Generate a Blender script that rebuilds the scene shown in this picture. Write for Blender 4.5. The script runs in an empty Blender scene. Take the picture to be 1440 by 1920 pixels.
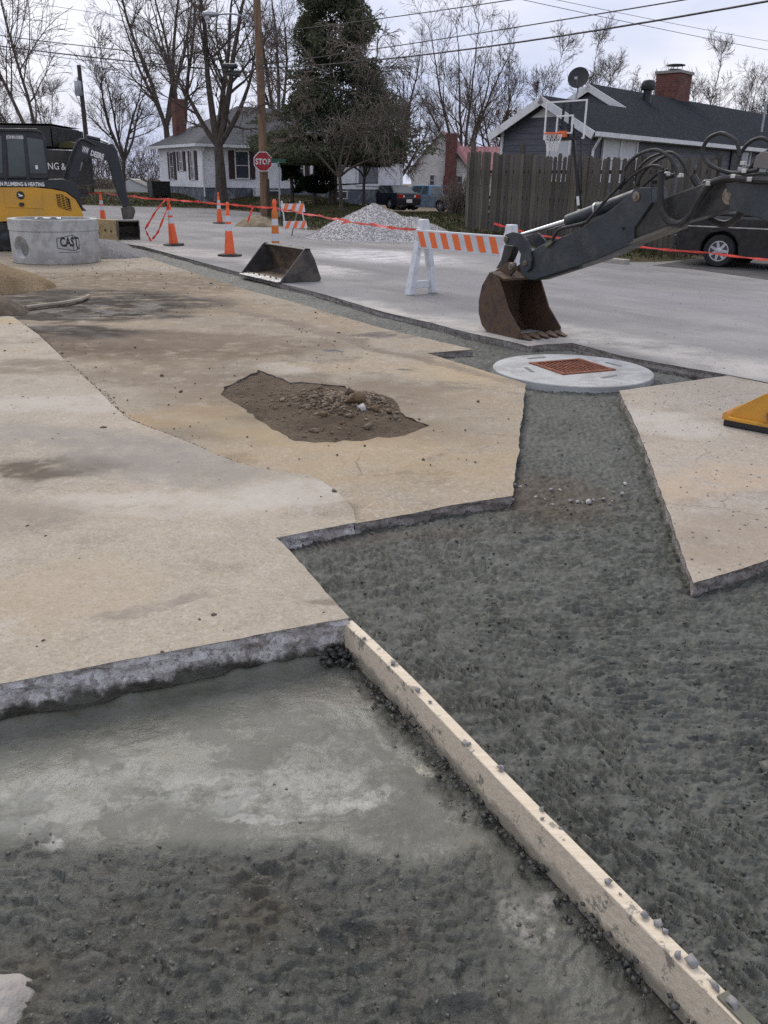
import bpy, math, random
import numpy as np
from mathutils import Vector, Matrix
from mathutils.geometry import tessellate_polygon

# ------------------------------------------------------------------ camera
S = bpy.context.scene
COL = S.collection
R = math.radians
cd = bpy.data.cameras.new('camera'); cam = bpy.data.objects.new('camera', cd); COL.objects.link(cam)
S.camera = cam
cd.sensor_fit = 'VERTICAL'; cd.sensor_height = 36.0; cd.lens = 29.625
cd.clip_start = 0.05; cd.clip_end = 3000
_p = math.atan(618/1580.); _r = R(1.0)
_f = Vector((0, math.cos(_p), -math.sin(_p))); _u0 = Vector((0, math.sin(_p), math.cos(_p))); _r0 = Vector((1, 0, 0))
_rt = _r0*math.cos(_r) + _u0*math.sin(_r); _up = _u0*math.cos(_r) - _r0*math.sin(_r)
cam.matrix_world = Matrix(((_rt.x, _up.x, -_f.x, 0), (_rt.y, _up.y, -_f.y, 0), (_rt.z, _up.z, -_f.z, 1.55), (0, 0, 0, 1)))

# ------------------------------------------------------------------ sky and sun
SUN_EL, SUN_AZ = 46, 340          # soft veiled sun high ahead of the camera (compass degrees from +Y)
w = bpy.data.worlds.new('World'); S.world = w; w.use_nodes = True
nt = w.node_tree; nt.nodes.clear()
out = nt.nodes.new('ShaderNodeOutputWorld'); bg = nt.nodes.new('ShaderNodeBackground')
sky = nt.nodes.new('ShaderNodeTexSky'); sky.sky_type = 'NISHITA'; sky.sun_disc = False
sky.sun_elevation = R(SUN_EL); sky.sun_rotation = R(SUN_AZ); sky.altitude = 100; sky.dust_density = 2.0
tc = nt.nodes.new('ShaderNodeTexCoord'); mp = nt.nodes.new('ShaderNodeMapping'); mp.inputs['Scale'].default_value = (1, 1, 2.6)
n1 = nt.nodes.new('ShaderNodeTexNoise'); n1.inputs['Scale'].default_value = 2.2; n1.inputs['Detail'].default_value = 5; n1.inputs['Roughness'].default_value = .55
rp = nt.nodes.new('ShaderNodeValToRGB')
rp.color_ramp.elements[0].position = .38; rp.color_ramp.elements[0].color = (4.3, 4.85, 6.8, 1)
rp.color_ramp.elements[1].position = .62; rp.color_ramp.elements[1].color = (7.7, 7.65, 8.3, 1)
mx = nt.nodes.new('ShaderNodeMix'); mx.data_type = 'RGBA'; mx.inputs['Factor'].default_value = .9
nt.links.new(tc.outputs['Generated'], mp.inputs['Vector']); nt.links.new(mp.outputs[0], n1.inputs['Vector'])
nt.links.new(n1.outputs['Fac'], rp.inputs['Fac'])
nt.links.new(sky.outputs['Color'], mx.inputs['A']); nt.links.new(rp.outputs['Color'], mx.inputs['B'])
nt.links.new(mx.outputs['Result'], bg.inputs['Color']); bg.inputs['Strength'].default_value = .095
nt.links.new(bg.outputs[0], out.inputs['Surface'])
sl = bpy.data.lights.new('sun', 'SUN'); sl.energy = 1.3; sl.angle = R(40); sl.color = (1, .93, .82)
so = bpy.data.objects.new('sun', sl); COL.objects.link(so)
_d = Vector((math.sin(R(SUN_AZ))*math.cos(R(SUN_EL)), math.cos(R(SUN_AZ))*math.cos(R(SUN_EL)), math.sin(R(SUN_EL))))
so.rotation_euler = (-_d).to_track_quat('-Z', 'Y').to_euler(); so.location = (0, 0, 30)
S.view_settings.view_transform = 'Standard'; S.view_settings.look = 'None'; S.view_settings.gamma = 1
S.view_settings.exposure = 0.45; S.view_settings.use_curve_mapping = False

# ------------------------------------------------------------------ helpers
rnd = random.Random(7)
ORG = {}
def V3(a, z=0.0): return Vector((a[0], a[1], a[2] if len(a) > 2 else z))
def tag(o, label=None, cat=None, group=None, kind=None):
    if label: o['label'] = label
    if cat: o['category'] = cat
    if group: o['group'] = group
    if kind: o['kind'] = kind
    return o
def thing(name, label, cat, loc=(0, 0, 0), rz=0, group=None):
    o = bpy.data.objects.new(name, None); COL.objects.link(o); o.empty_display_size = .1
    o.location = loc; o.rotation_euler = (0, 0, rz); ORG[o.name] = Vector(loc) if rz == 0 else Vector((0, 0, 0))
    return tag(o, label, cat, group)
def link_mesh(name, me, mat, parent=None, org=None):
    o = bpy.data.objects.new(name, me); COL.objects.link(o)
    for m in (mat if isinstance(mat, (list, tuple)) else [mat]): me.materials.append(m)
    if parent is not None: o.parent = parent; ORG[o.name] = ORG.get(parent.name, Vector((0, 0, 0)))
    if org is not None: o.location = org
    return o
def copy_tree(o, parent=None):
    c = o.copy(); COL.objects.link(c)
    if parent is not None: c.parent = parent
    for ch in list(o.children): copy_tree(ch, c)
    return c
class MB:
    def __init__(s): s.v = []; s.f = []; s.mi = []; s.cm = 0
    def add(s, vs, fs):
        n = len(s.v); s.v += [tuple(x) for x in vs]; s.f += [tuple(i+n for i in f) for f in fs]; s.mi += [s.cm]*len(fs); return s
    def box(s, c, d, m=None):
        c = Vector(c); vs = []
        for z in (-.5, .5):
            for x, y in ((-.5, -.5), (.5, -.5), (.5, .5), (-.5, .5)):
                v = Vector((x*d[0], y*d[1], z*d[2])); vs.append(c + (m @ v if m is not None else v))
        return s.add(vs, [(3, 2, 1, 0), (4, 5, 6, 7), (0, 1, 5, 4), (1, 2, 6, 5), (2, 3, 7, 6), (3, 0, 4, 7)])
    def prism(s, poly, a, b, fr):
        # poly in (u, v); fr = (O, U, V, W): extruded along W from a to b
        O, U, Vv, W = [Vector(x) for x in fr]; n = len(poly)
        ar = sum(poly[i][0]*poly[(i+1) % n][1]-poly[(i+1) % n][0]*poly[i][1] for i in range(n))
        if ar*(U.cross(Vv).dot(W)) < 0: poly = poly[::-1]
        lo = [O+U*p[0]+Vv*p[1]+W*a for p in poly]; hi = [O+U*p[0]+Vv*p[1]+W*b for p in poly]
        tr = tessellate_polygon([[Vector((p[0], p[1], 0)) for p in poly]])
        fs = []
        if n <= 4: fs += [tuple(range(n))[::-1], tuple(range(n, 2*n))]
        else:
            for t in tr:
                q = [poly[i] for i in t]
                a2 = (q[1][0]-q[0][0])*(q[2][1]-q[0][1])-(q[2][0]-q[0][0])*(q[1][1]-q[0][1])
                sg = a2*(U.cross(Vv).dot(W))
                t = tuple(t) if sg > 0 else tuple(t)[::-1]
                fs += [t[::-1], tuple(i+n for i in t)]
        fs += [(i, (i+1) % n, (i+1) % n+n, i+n) for i in range(n)]
        return s.add(lo+hi, fs)
    def tube(s, pts, r, n=8, caps=True):
        pts = [Vector(p) for p in pts]; rs = r if isinstance(r, (list, tuple)) else [r]*len(pts)
        base = []; up = None
        for i, p in enumerate(pts):
            t = (pts[min(i+1, len(pts)-1)]-pts[max(i-1, 0)]).normalized()
            if up is None: up = Vector((0, 0, 1)) if abs(t.z) < .9 else Vector((1, 0, 0))
            a = t.cross(up)
            if a.length < 1e-4: a = t.cross(Vector((1, 0, 0)))
            a.normalize(); b = t.cross(a).normalized(); up = -b if False else up
            base += [p+a*math.cos(2*math.pi*k/n)*rs[i]+b*math.sin(2*math.pi*k/n)*rs[i] for k in range(n)]
        fs = []
        for i in range(len(pts)-1):
            for k in range(n):
                fs.append((i*n+k, i*n+(k+1) % n, (i+1)*n+(k+1) % n, (i+1)*n+k))
        if caps: fs += [tuple(range(n))[::-1], tuple(range((len(pts)-1)*n, len(pts)*n))]
        return s.add(base, fs)
    def lathe(s, prof, n=24, o=(0, 0, 0), m=None, ph=0.0):
        o = Vector(o); vs = []
        for r, z in prof:
            for k in range(n):
                v = Vector((r*math.cos(2*math.pi*k/n+ph), r*math.sin(2*math.pi*k/n+ph), z)); vs.append(o+(m @ v if m is not None else v))
        fs = []
        for i in range(len(prof)-1):
            for k in range(n): fs.append((i*n+k, i*n+(k+1) % n, (i+1)*n+(k+1) % n, (i+1)*n+k))
        if prof[0][0] > 1e-5: fs.append(tuple(range(n))[::-1])
        if prof[-1][0] > 1e-5: fs.append(tuple(range((len(prof)-1)*n, len(prof)*n)))
        return s.add(vs, fs)
    def quad(s, a, b, c, d): return s.add([a, b, c, d], [(0, 1, 2, 3)])
    def build(s, name, mat, parent=None, smooth=False, bevel=0, org=None, seg=2):
        if parent is not None: o = ORG.get(parent.name, Vector((0, 0, 0)))
        elif org is not None: o = Vector(org)
        else:
            a = np.array(s.v); o = Vector(((a[:, 0].min()+a[:, 0].max())/2, (a[:, 1].min()+a[:, 1].max())/2, a[:, 2].min()))
        me = bpy.data.meshes.new(name); me.from_pydata([(x-o.x, y-o.y, z-o.z) for x, y, z in s.v], [], s.f)
        ob = link_mesh(name, me, mat, parent, None if parent is not None else o)
        if any(s.mi): me.polygons.foreach_set('material_index', s.mi)
        if smooth: smooth_mesh(me, 40)
        if bevel:
            bv = ob.modifiers.new('bevel', 'BEVEL'); bv.width = bevel; bv.segments = seg; bv.limit_method = 'ANGLE'; bv.angle_limit = R(35)
        ORG.setdefault(ob.name, o)
        return ob
def smooth_mesh(me, ang=40):
    me.polygons.foreach_set('use_smooth', [True]*len(me.polygons))
    try: me.set_sharp_from_angle(angle=R(ang))
    except Exception: pass
def np_mesh(name, v, f, mat, parent=None, org=None, smooth=False, kind=None):
    v = np.asarray(v, dtype=np.float32); f = np.asarray(f, dtype=np.int32); k = f.shape[1]
    me = bpy.data.meshes.new(name); me.vertices.add(len(v)); me.vertices.foreach_set('co', v.ravel())
    me.loops.add(f.size); me.loops.foreach_set('vertex_index', f.ravel())
    me.polygons.add(len(f)); me.polygons.foreach_set('loop_start', np.arange(0, f.size, k, dtype=np.int32))
    if smooth: me.polygons.foreach_set('use_smooth', np.ones(len(f), dtype=bool))
    me.update(calc_edges=True)
    o = link_mesh(name, me, mat, parent, org)
    if kind: o['kind'] = kind
    return o
TB = np.random.RandomState(11).rand(256, 256)
def vnoise(x, y, seed=0):
    x = x+seed*17.31; y = y+seed*7.77
    xi = np.floor(x).astype(int); yi = np.floor(y).astype(int); fx = x-xi; fy = y-yi
    fx = fx*fx*fx*(fx*(fx*6-15)+10); fy = fy*fy*fy*(fy*(fy*6-15)+10)
    a = TB[xi & 255, yi & 255]; b = TB[(xi+1) & 255, yi & 255]; c = TB[xi & 255, (yi+1) & 255]; d = TB[(xi+1) & 255, (yi+1) & 255]
    return (a*(1-fx)+b*fx)*(1-fy)+(c*(1-fx)+d*fx)*fy
def fbm(x, y, lam, octv=3, seed=0, gain=.5):
    t = 0; a = 1.; s = 0
    for i in range(octv):
        t = t+a*(vnoise(x/lam, y/lam, seed+i*3)*2-1); s += a; a *= gain; lam /= 2.07
    return t/s
def sstep(a, b, x): t = np.clip((x-a)/(b-a), 0, 1); return t*t*(3-2*t)
def in_poly(x, y, poly):
    r = np.zeros(x.shape, dtype=bool); n = len(poly)
    for i in range(n):
        x0, y0 = poly[i]; x1, y1 = poly[(i+1) % n]
        if y0 == y1: continue
        c = ((y0 > y) != (y1 > y)) & (x < (x1-x0)*(y-y0)/(y1-y0)+x0); r ^= c
    return r
def pl_dist(x, y, pl, closed=False):
    d = np.full(x.shape, 1e9); m = len(pl)
    for i in range(m if closed else m-1):
        x0, y0 = pl[i]; x1, y1 = pl[(i+1) % m]; dx, dy = x1-x0, y1-y0
        t = np.clip(((x-x0)*dx+(y-y0)*dy)/(dx*dx+dy*dy+1e-12), 0, 1)
        d = np.minimum(d, np.hypot(x-x0-t*dx, y-y0-t*dy))
    return d
def rocks(P, rad, seed=0, flat=.7, jit=.35):
    # many small angular stones as one array: P (n,3) centres, rad (n,)
    rs = np.random.RandomState(seed); n = len(P)
    v0 = np.array([(x, y, z) for z in (-1, 1) for y in (-1, 1) for x in (-1, 1)], float)*.72; f0 = np.array([(0, 2, 3), (0, 3, 1), (4, 5, 7), (4, 7, 6), (0, 1, 5), (0, 5, 4), (2, 6, 7), (2, 7, 3), (0, 4, 6), (0, 6, 2), (1, 3, 7), (1, 7, 5)])
    v = v0[None]*(.30+.95*rs.rand(n, 8, 3))
    v = v*np.array([1, 1, 1])[None, None]*(.7+.6*rs.rand(n, 1, 3))
    q = rs.randn(n, 4); q /= np.linalg.norm(q, axis=1)[:, None]; a, b, c, d = q.T
    M = np.stack([np.stack([1-2*(c*c+d*d), 2*(b*c-a*d), 2*(b*d+a*c)], 1), np.stack([2*(b*c+a*d), 1-2*(b*b+d*d), 2*(c*d-a*b)], 1), np.stack([2*(b*d-a*c), 2*(c*d+a*b), 1-2*(b*b+c*c)], 1)], 1)
    v = np.einsum('nij,nkj->nki', M, v); v[:, :, 2] *= flat
    v = v*rad[:, None, None]+P[:, None, :]
    f = f0[None]+8*np.arange(n)[:, None, None]
    return v.reshape(-1, 3), f.reshape(-1, 3)
def text_mesh(body, size, mat, parent, M, name='lettering', ext=.002, sx=1.0, bold=0.0, align='LEFT'):
    cu = bpy.data.curves.new(name, 'FONT'); cu.body = body; cu.size = size; cu.extrude = ext; cu.offset = bold; cu.align_x = align; cu.resolution_u = 2
    t = bpy.data.objects.new(name+'_tmp', cu); COL.objects.link(t)
    bpy.context.view_layer.update()
    me = bpy.data.meshes.new_from_object(t.evaluated_get(bpy.context.evaluated_depsgraph_get()))
    bpy.data.objects.remove(t); me.materials.clear()
    me.transform(M @ Matrix.Diagonal((sx, 1, 1, 1)))
    if parent is not None: me.transform(Matrix.Translation(-ORG.get(parent.name, Vector((0, 0, 0)))))
    me.name = name
    return link_mesh(name, me, mat, parent)
def frameM(O, X, Y):
    X = Vector(X).normalized(); Y = Vector(Y).normalized(); Z = X.cross(Y)
    return Matrix(((X.x, Y.x, Z.x, O[0]), (X.y, Y.y, Z.y, O[1]), (X.z, Y.z, Z.z, O[2]), (0, 0, 0, 1)))

# ------------------------------------------------------------------ materials
class NT:
    def __init__(s, name):
        s.m = bpy.data.materials.new(name); s.m.use_nodes = True; s.t = s.m.node_tree; s.t.nodes.clear()
        s.o = s.n('ShaderNodeOutputMaterial'); s.b = s.n('ShaderNodeBsdfPrincipled'); s.l(s.b.outputs[0], s.o.inputs['Surface'])
        s.g = s.n('ShaderNodeNewGeometry'); s.tc = s.n('ShaderNodeTexCoord')
        s.pos = s.g.outputs['Position']; s.obj = s.tc.outputs['Object']
    def n(s, k): return s.t.nodes.new(k)
    def l(s, a, b): s.t.links.new(a, b)
    def put(s, i, v):
        if hasattr(v, 'links'): s.l(v, i)
        elif isinstance(v, tuple) and len(v) == 3 and i.type == 'RGBA': i.default_value = v+(1,)
        else: i.default_value = v
    def math(s, op, a, b=0.0, c=None, clamp=False):
        x = s.n('ShaderNodeMath'); x.operation = op; x.use_clamp = clamp; s.put(x.inputs[0], a); s.put(x.inputs[1], b)
        if c is not None: s.put(x.inputs[2], c)
        return x.outputs[0]
    def vmath(s, op, a, b):
        x = s.n('ShaderNodeVectorMath'); x.operation = op; s.put(x.inputs[0], a)
        if op == 'SCALE': s.put(x.inputs['Scale'], b)
        elif b is not None: s.put(x.inputs[1], b)
        return x.outputs['Value'] if op in ('LENGTH', 'DOT_PRODUCT') else x.outputs[0]
    def mapping(s, v, loc=(0, 0, 0), rot=(0, 0, 0), sc=(1, 1, 1), ty='POINT'):
        x = s.n('ShaderNodeMapping'); x.vector_type = ty; s.l(v, x.inputs['Vector'])
        x.inputs['Location'].default_value = loc; x.inputs['Rotation'].default_value = rot; x.inputs['Scale'].default_value = sc
        return x.outputs[0]
    def noise(s, v, sc, det=3, ro=.55, dist=0.0, color=False):
        x = s.n('ShaderNodeTexNoise'); s.l(v, x.inputs['Vector']); x.inputs['Scale'].default_value = sc
        x.inputs['Detail'].default_value = min(det, 5.5); x.inputs['Roughness'].default_value = ro; x.inputs['Distortion'].default_value = dist
        return x.outputs['Color' if color else 'Fac']
    def voro(s, v, sc, feat='F1', out='Distance'):
        x = s.n('ShaderNodeTexVoronoi'); x.feature = feat; s.l(v, x.inputs['Vector']); x.inputs['Scale'].default_value = sc
        return x.outputs[out]
    def rng(s, v, a, b, c=0.0, d=1.0, smooth=True):
        x = s.n('ShaderNodeMapRange'); x.interpolation_type = 'SMOOTHSTEP' if smooth else 'LINEAR'
        s.put(x.inputs['Value'], v); x.inputs['From Min'].default_value = a; x.inputs['From Max'].default_value = b
        x.inputs['To Min'].default_value = c; x.inputs['To Max'].default_value = d
        return x.outputs[0]
    def mix(s, f, a, b, blend='MIX'):
        x = s.n('ShaderNodeMix'); x.data_type = 'RGBA'; x.blend_type = blend
        s.put(x.inputs['Factor'], f); s.put(x.inputs['A'], a); s.put(x.inputs['B'], b)
        return x.outputs['Result']
    def blob(s, v, cx, cy, rx, ry, ang, lo=.75, hi=1.15):
        q = s.mapping(v, (cx, cy, 0), (0, 0, R(ang)), (rx, ry, 1e4), 'TEXTURE')
        return s.rng(s.vmath('LENGTH', q, None), lo, hi, 1.0, 0.0)
    def warp(s, v, sc, amt, det=3):
        c = s.noise(v, sc, det, .6, color=True)
        return s.vmath('ADD', v, s.vmath('SCALE', s.vmath('SUBTRACT', c, (.5, .5, .5)), amt))
    def bump(s, h, dist, st=1.0, prev=None):
        x = s.n('ShaderNodeBump'); s.put(x.inputs['Height'], h); x.inputs['Distance'].default_value = dist; x.inputs['Strength'].default_value = st
        if prev is not None: s.l(prev, x.inputs['Normal'])
        return x.outputs[0]
    def fin(s, col, rough=.6, metal=0.0, normal=None, spec=None):
        s.put(s.b.inputs['Base Color'], col); s.put(s.b.inputs['Roughness'], rough); s.put(s.b.inputs['Metallic'], metal)
        if spec is not None: s.put(s.b.inputs['Specular IOR Level'], spec)
        if normal is not None: s.l(normal, s.b.inputs['Normal'])
        return s.m
def sc3(c, k): return tuple(min(1, x*k) for x in c)
def M(name, col, rough=.6, metal=0.0, var=.18, scale=4., bump=0.0, bscale=60., dirt=None, dirt_amt=.5, dscale=3., spec=None, stretch=(1, 1, 1)):
    n = NT(name); v = n.mapping(n.obj, sc=stretch)
    c = n.mix(n.rng(n.noise(v, scale, 4, .6), .3, .7), sc3(col, 1-var), sc3(col, 1+var))
    if dirt:
        c = n.mix(n.math('MULTIPLY', n.rng(n.noise(v, dscale, 6, .68), .45, .62), dirt_amt), c, dirt)
    rr = n.rng(n.noise(v, scale*2.3, 3), .3, .7, max(.03, rough-.08), min(1, rough+.1))
    nm = n.bump(n.noise(v, bscale, 4, .6), bump) if bump else None
    return n.fin(c, rr, metal, nm, spec)

# ------------------------------------------------------------------ ground materials
def mat_slab(name, warm, grey, blobs=(), wet=(), spread=1.0, cracks=.6):
    n = NT(name); p = n.pos
    wv = n.warp(p, 1.1, .5)
    c = n.mix(n.rng(n.noise(wv, .55, 4, .6), .35, .65), warm, grey)
    c = n.mix(n.math('MULTIPLY', n.rng(n.noise(n.warp(p, 2, .3), .9, 5, .62), .54, .72), .5*spread), c, (.38, .285, .165))      # ochre mud film
    c = n.mix(n.math('MULTIPLY', n.rng(n.noise(wv, 1.7, 7, .7), .52, .66), .62*spread), c, (.15, .118, .085))                  # trodden dirt
    c = n.mix(n.math('MULTIPLY', n.rng(n.noise(p, 3.1, 6, .7), .55, .75), .38), c, (.60, .57, .52))                          # pale scuffs
    c = n.mix(n.math('MULTIPLY', n.rng(n.noise(p, 14, 5, .7), .45, .75), .35), c, sc3(grey, .62))
    c = n.mix(n.math('MULTIPLY', n.rng(n.noise(p, 38, 4, .75), .50, .70), .42), c, sc3(grey, .52))
    c = n.mix(n.math('MULTIPLY', n.rng(n.noise(n.vmath('ADD', p, (7., 3., 0.)), 21, 4, .75), .54, .72), .4), c, (.62, .58, .51))
    c = n.mix(n.math('MULTIPLY', n.rng(n.noise(p, 130, 3, .7), .50, .70), .45), c, sc3(grey, .42))
    ag = n.n('ShaderNodeSeparateXYZ'); n.l(n.voro(n.warp(p, 60, .01, 2), 95, 'F1', 'Color'), ag.inputs[0]); c = n.mix(n.math('MULTIPLY', n.rng(ag.outputs[0], .72, .95), .24), c, sc3(grey, .48)); c = n.mix(n.math('MULTIPLY', n.rng(ag.outputs[1], .75, .95), .22), c, (.60, .57, .53))
    spk = n.rng(n.voro(n.warp(p, 30, .02), 21), .05, .13, 1.0, 0.0)
    spk = n.math('MULTIPLY', spk, n.rng(n.noise(p, 2.3, 3), .5, .62))
    c = n.mix(n.math('MULTIPLY', spk, .75), c, (.10, .08, .06))
    cr = n.voro(n.warp(p, 2.6, .34, 5), .42, 'DISTANCE_TO_EDGE')
    crk = n.math('MULTIPLY', n.rng(cr, .001, .0045, 1.0, 0.0), n.rng(n.noise(p, .8, 2), .50, .60))
    crk = n.math('MULTIPLY', crk, cracks)
    c = n.mix(crk, c, (.13, .11, .085))
    rough = n.rng(n.noise(p, 5, 3), .3, .7, .75, .95)
    dw = n.warp(n.warp(p, .9, .9, 5), 6, .12)
    bn_ = n.rng(n.noise(p, 4.2, 6, .7), .26, .56); wn_ = n.rng(n.noise(n.mapping(p, sc=(1, 1.8, 1)), 1.6, 5, .65), .33, .52); wr_ = n.rng(n.noise(p, 2.4, 3), .45, .6)
    for (cx, cy, rx, ry, an, col, amt) in blobs:
        f = n.blob(dw, cx, cy, rx, ry, an, .55, 1.15)
        f = n.math('MULTIPLY', f, bn_); f = n.math('MULTIPLY', f, amt)
        c = n.mix(f, c, col)
    for (cx, cy, rx, ry, an) in wet:
        f = n.blob(dw, cx, cy, rx, ry, an, .6, 1.1)
        f = n.math('MULTIPLY', f, wn_)
        c = n.mix(n.math('MULTIPLY', f, .96), c, (.038, .029, .021))
        rough = n.math('SUBTRACT', rough, n.math('MULTIPLY', n.math('MULTIPLY', f, wr_), .16))
    b = n.bump(n.noise(p, 9, 6, .65), .012, .8)
    b = n.bump(n.noise(p, 130, 3, .7), .0016, .8, b)
    b = n.bump(n.math('MULTIPLY', crk, -1.0), .004, 1.0, b)
    return n.fin(c, rough, 0, b, .18)
def mat_side(dk=1.0, name='broken_concrete_edge'):
    n = NT(name); p = n.pos
    z = n.n('ShaderNodeSeparateXYZ'); n.l(p, z.inputs[0]); z = z.outputs['Z']
    c = n.mix(n.rng(n.noise(p, 26, 5, .7), .35, .68), (.46, .435, .41), (.76, .735, .70))
    ag = n.n('ShaderNodeSeparateXYZ'); n.l(n.voro(n.warp(p, 40, .012), 58, 'F1', 'Color'), ag.inputs[0]); c = n.mix(n.math('MULTIPLY', n.rng(ag.outputs[0], .45, .9), .6), c, (.62, .60, .60)); c = n.mix(n.math('MULTIPLY', n.rng(ag.outputs[1], .65, .95), .6), c, (.20, .17, .155))
    c = n.mix(n.math('MULTIPLY', n.rng(n.noise(p, 7, 5, .7), .49, .60), .5), c, (.22, .18, .15))
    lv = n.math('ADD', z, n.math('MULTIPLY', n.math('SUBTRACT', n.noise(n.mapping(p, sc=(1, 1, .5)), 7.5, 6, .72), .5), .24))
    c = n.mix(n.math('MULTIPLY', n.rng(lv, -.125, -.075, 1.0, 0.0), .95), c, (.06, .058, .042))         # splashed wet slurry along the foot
    c = n.mix(n.rng(n.noise(p, 90, 3, .7), .55, .75), c, sc3((.2, .19, .18), .5))
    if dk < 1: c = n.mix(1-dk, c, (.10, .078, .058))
    b = n.bump(n.noise(p, 22, 6, .7), .02, .9); b = n.bump(n.noise(p, 120, 3, .7), .003, .8, b)
    return n.fin(c, n.rng(lv, -.10, -.06, .4, .9), 0, b, .3)
def mat_road():
    n = NT('worn_road'); p = n.pos
    st = n.mapping(p, rot=(0, 0, R(-54)), sc=(3.2, .8, 1), ty='TEXTURE')
    c = n.mix(n.rng(n.noise(st, .8, 5, .6), .35, .65), (.205, .198, .192), (.265, .256, .248))
    c = n.mix(n.math('MULTIPLY', n.rng(n.noise(n.warp(p, 1.5, .5), .33, 5, .6), .48, .68), .55), c, (.375, .36, .34))      # dried lime dust
    c = n.mix(n.math('MULTIPLY', n.rng(n.noise(st, 3.2, 6, .7), .56, .72), .3), c, (.44, .415, .39))
    c = n.mix(n.math('MULTIPLY', n.rng(n.noise(st, 1.9, 6, .7), .58, .74), .5), c, (.19, .18, .17))
    dw = n.warp(p, .7, 1.2, 5)
    rn_ = n.rng(n.noise(p, 2.2, 6, .7), .25, .65)
    for (cx, cy, rx, ry, an, col, amt) in ROAD_DUST:
        f = n.math('MULTIPLY', n.blob(dw, cx, cy, rx, ry, an, .5, 1.2), rn_)
        c = n.mix(n.math('MULTIPLY', f, amt), c, col)
    c = n.mix(n.math('MULTIPLY', n.rng(n.noise(p, 70, 4, .7), .46, .72), .3), c, (.14, .135, .13))
    b = n.bump(n.noise(p, 85, 3, .7), .003, .8); b = n.bump(n.noise(p, 4, 5, .6), .012, .5, b)
    return n.fin(c, .88, 0, b, .3)
def mat_fresh():
    n = NT('fresh_raked_concrete'); p = n.pos
    c = n.mix(n.rng(n.noise(n.warp(p, 3, .2), 1.6, 5, .6), .32, .68), (.060, .0625, .0525), (.098, .101, .086))
    c = n.mix(n.math('MULTIPLY', n.rng(n.noise(p, 34, 5, .7), .42, .68), .7), c, (.145, .150, .131))
    c = n.mix(n.math('MULTIPLY', n.rng(n.noise(p, 60, 4, .7), .54, .72), .8), c, (.024, .026, .022))
    dw = n.warp(p, 4, .22, 5)
    f = n.blob(dw, MUD[0], MUD[1], .40, .5, 0, .45, 1.2)
    c = n.mix(n.math('MULTIPLY', f, .7), c, (.085, .064, .042))
    c = n.mix(n.math('MULTIPLY', n.blob(dw, MUD2[0], MUD2[1], .75, .10, 11, .4, 1.2), .6), c, (.10, .085, .068))
    b = n.bump(n.noise(p, 75, 4, .75), .006, .7)
    return n.fin(c, n.rng(n.noise(p, 20, 4), .3, .7, .5, .8), 0, b, .3)
def mat_pit():
    n = NT('wet_slurry_floor'); p = n.pos
    at = n.n('ShaderNodeAttribute'); at.attribute_name = 'rough_part'; rf = at.outputs['Fac']
    dw = n.warp(n.warp(p, 2.2, .35, 5), 12, .05)
    c = n.mix(n.rng(n.noise(dw, 1.5, 5, .6), .35, .65), (.088, .090, .070), (.140, .142, .118))
    c = n.mix(n.math('MULTIPLY', n.rng(n.noise(p, 5, 6, .68), .50, .68), .55), c, (.095, .09, .07))
    pn_ = n.rng(n.noise(p, 13, 6, .78), .40, .55)
    for (cx, cy, rx, ry, an, col, amt) in PIT_BLOBS:
        f = n.math('MULTIPLY', n.blob(dw, cx, cy, rx, ry, an, .62, 1.06), pn_); c = n.mix(n.math('MULTIPLY', f, amt), c, col)
    cr = n.mix(n.rng(n.noise(dw, 2.0, 5, .6), .35, .65), (.058, .059, .048), (.098, .099, .083))
    cr = n.mix(n.math('MULTIPLY', n.rng(n.noise(p, 40, 5, .7), .45, .7), .7), cr, (.145, .147, .126))
    cr = n.mix(n.math('MULTIPLY', n.rng(n.noise(p, 65, 4, .7), .54, .7), .8), cr, (.02, .02, .016))
    cr = n.mix(n.math('MULTIPLY', n.rng(n.noise(p, 2.4, 4), .52, .68), .5), cr, (.085, .066, .042))
    stk = n.mapping(dw, rot=(0, 0, R(18)), sc=(3.5, .55, 1), ty='TEXTURE')
    tr_ = n.noise(stk, 9, 5, .7); c = n.mix(n.math('MULTIPLY', n.rng(tr_, .50, .62), .38), c, (.075, .075, .058)); c = n.mix(n.math('MULTIPLY', n.rng(n.noise(stk, 17, 5, .75), .54, .66), .2), c, (.20, .202, .18))
    c = n.mix(rf, c, cr)
    c = n.mix(n.math('MULTIPLY', n.rng(n.noise(p, 95, 4, .75), .54, .68), .45), c, (.05, .05, .04))
    spk = n.math('MULTIPLY', n.rng(n.voro(p, 34), .05, .14, 1.0, 0.0), n.rng(n.noise(p, 5, 3), .48, .56))
    c = n.mix(n.math('MULTIPLY', spk, .8), c, (.04, .038, .032))
    bn = n.n('ShaderNodeBump'); n.l(n.noise(p, 55, 5, .72), bn.inputs['Height']); bn.inputs['Distance'].default_value = .009; n.l(rf, bn.inputs['Strength'])
    b2 = n.bump(n.noise(p, 38, 5, .75), .003, .8, n.bump(tr_, .004, .6, bn.outputs[0]))
    ro = n.math('ADD', n.rng(n.noise(dw, 3.5, 5, .7), .46, .56, .18, .46), n.math('MULTIPLY', rf, .2))
    return n.fin(c, ro, 0, b2, .35)
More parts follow.
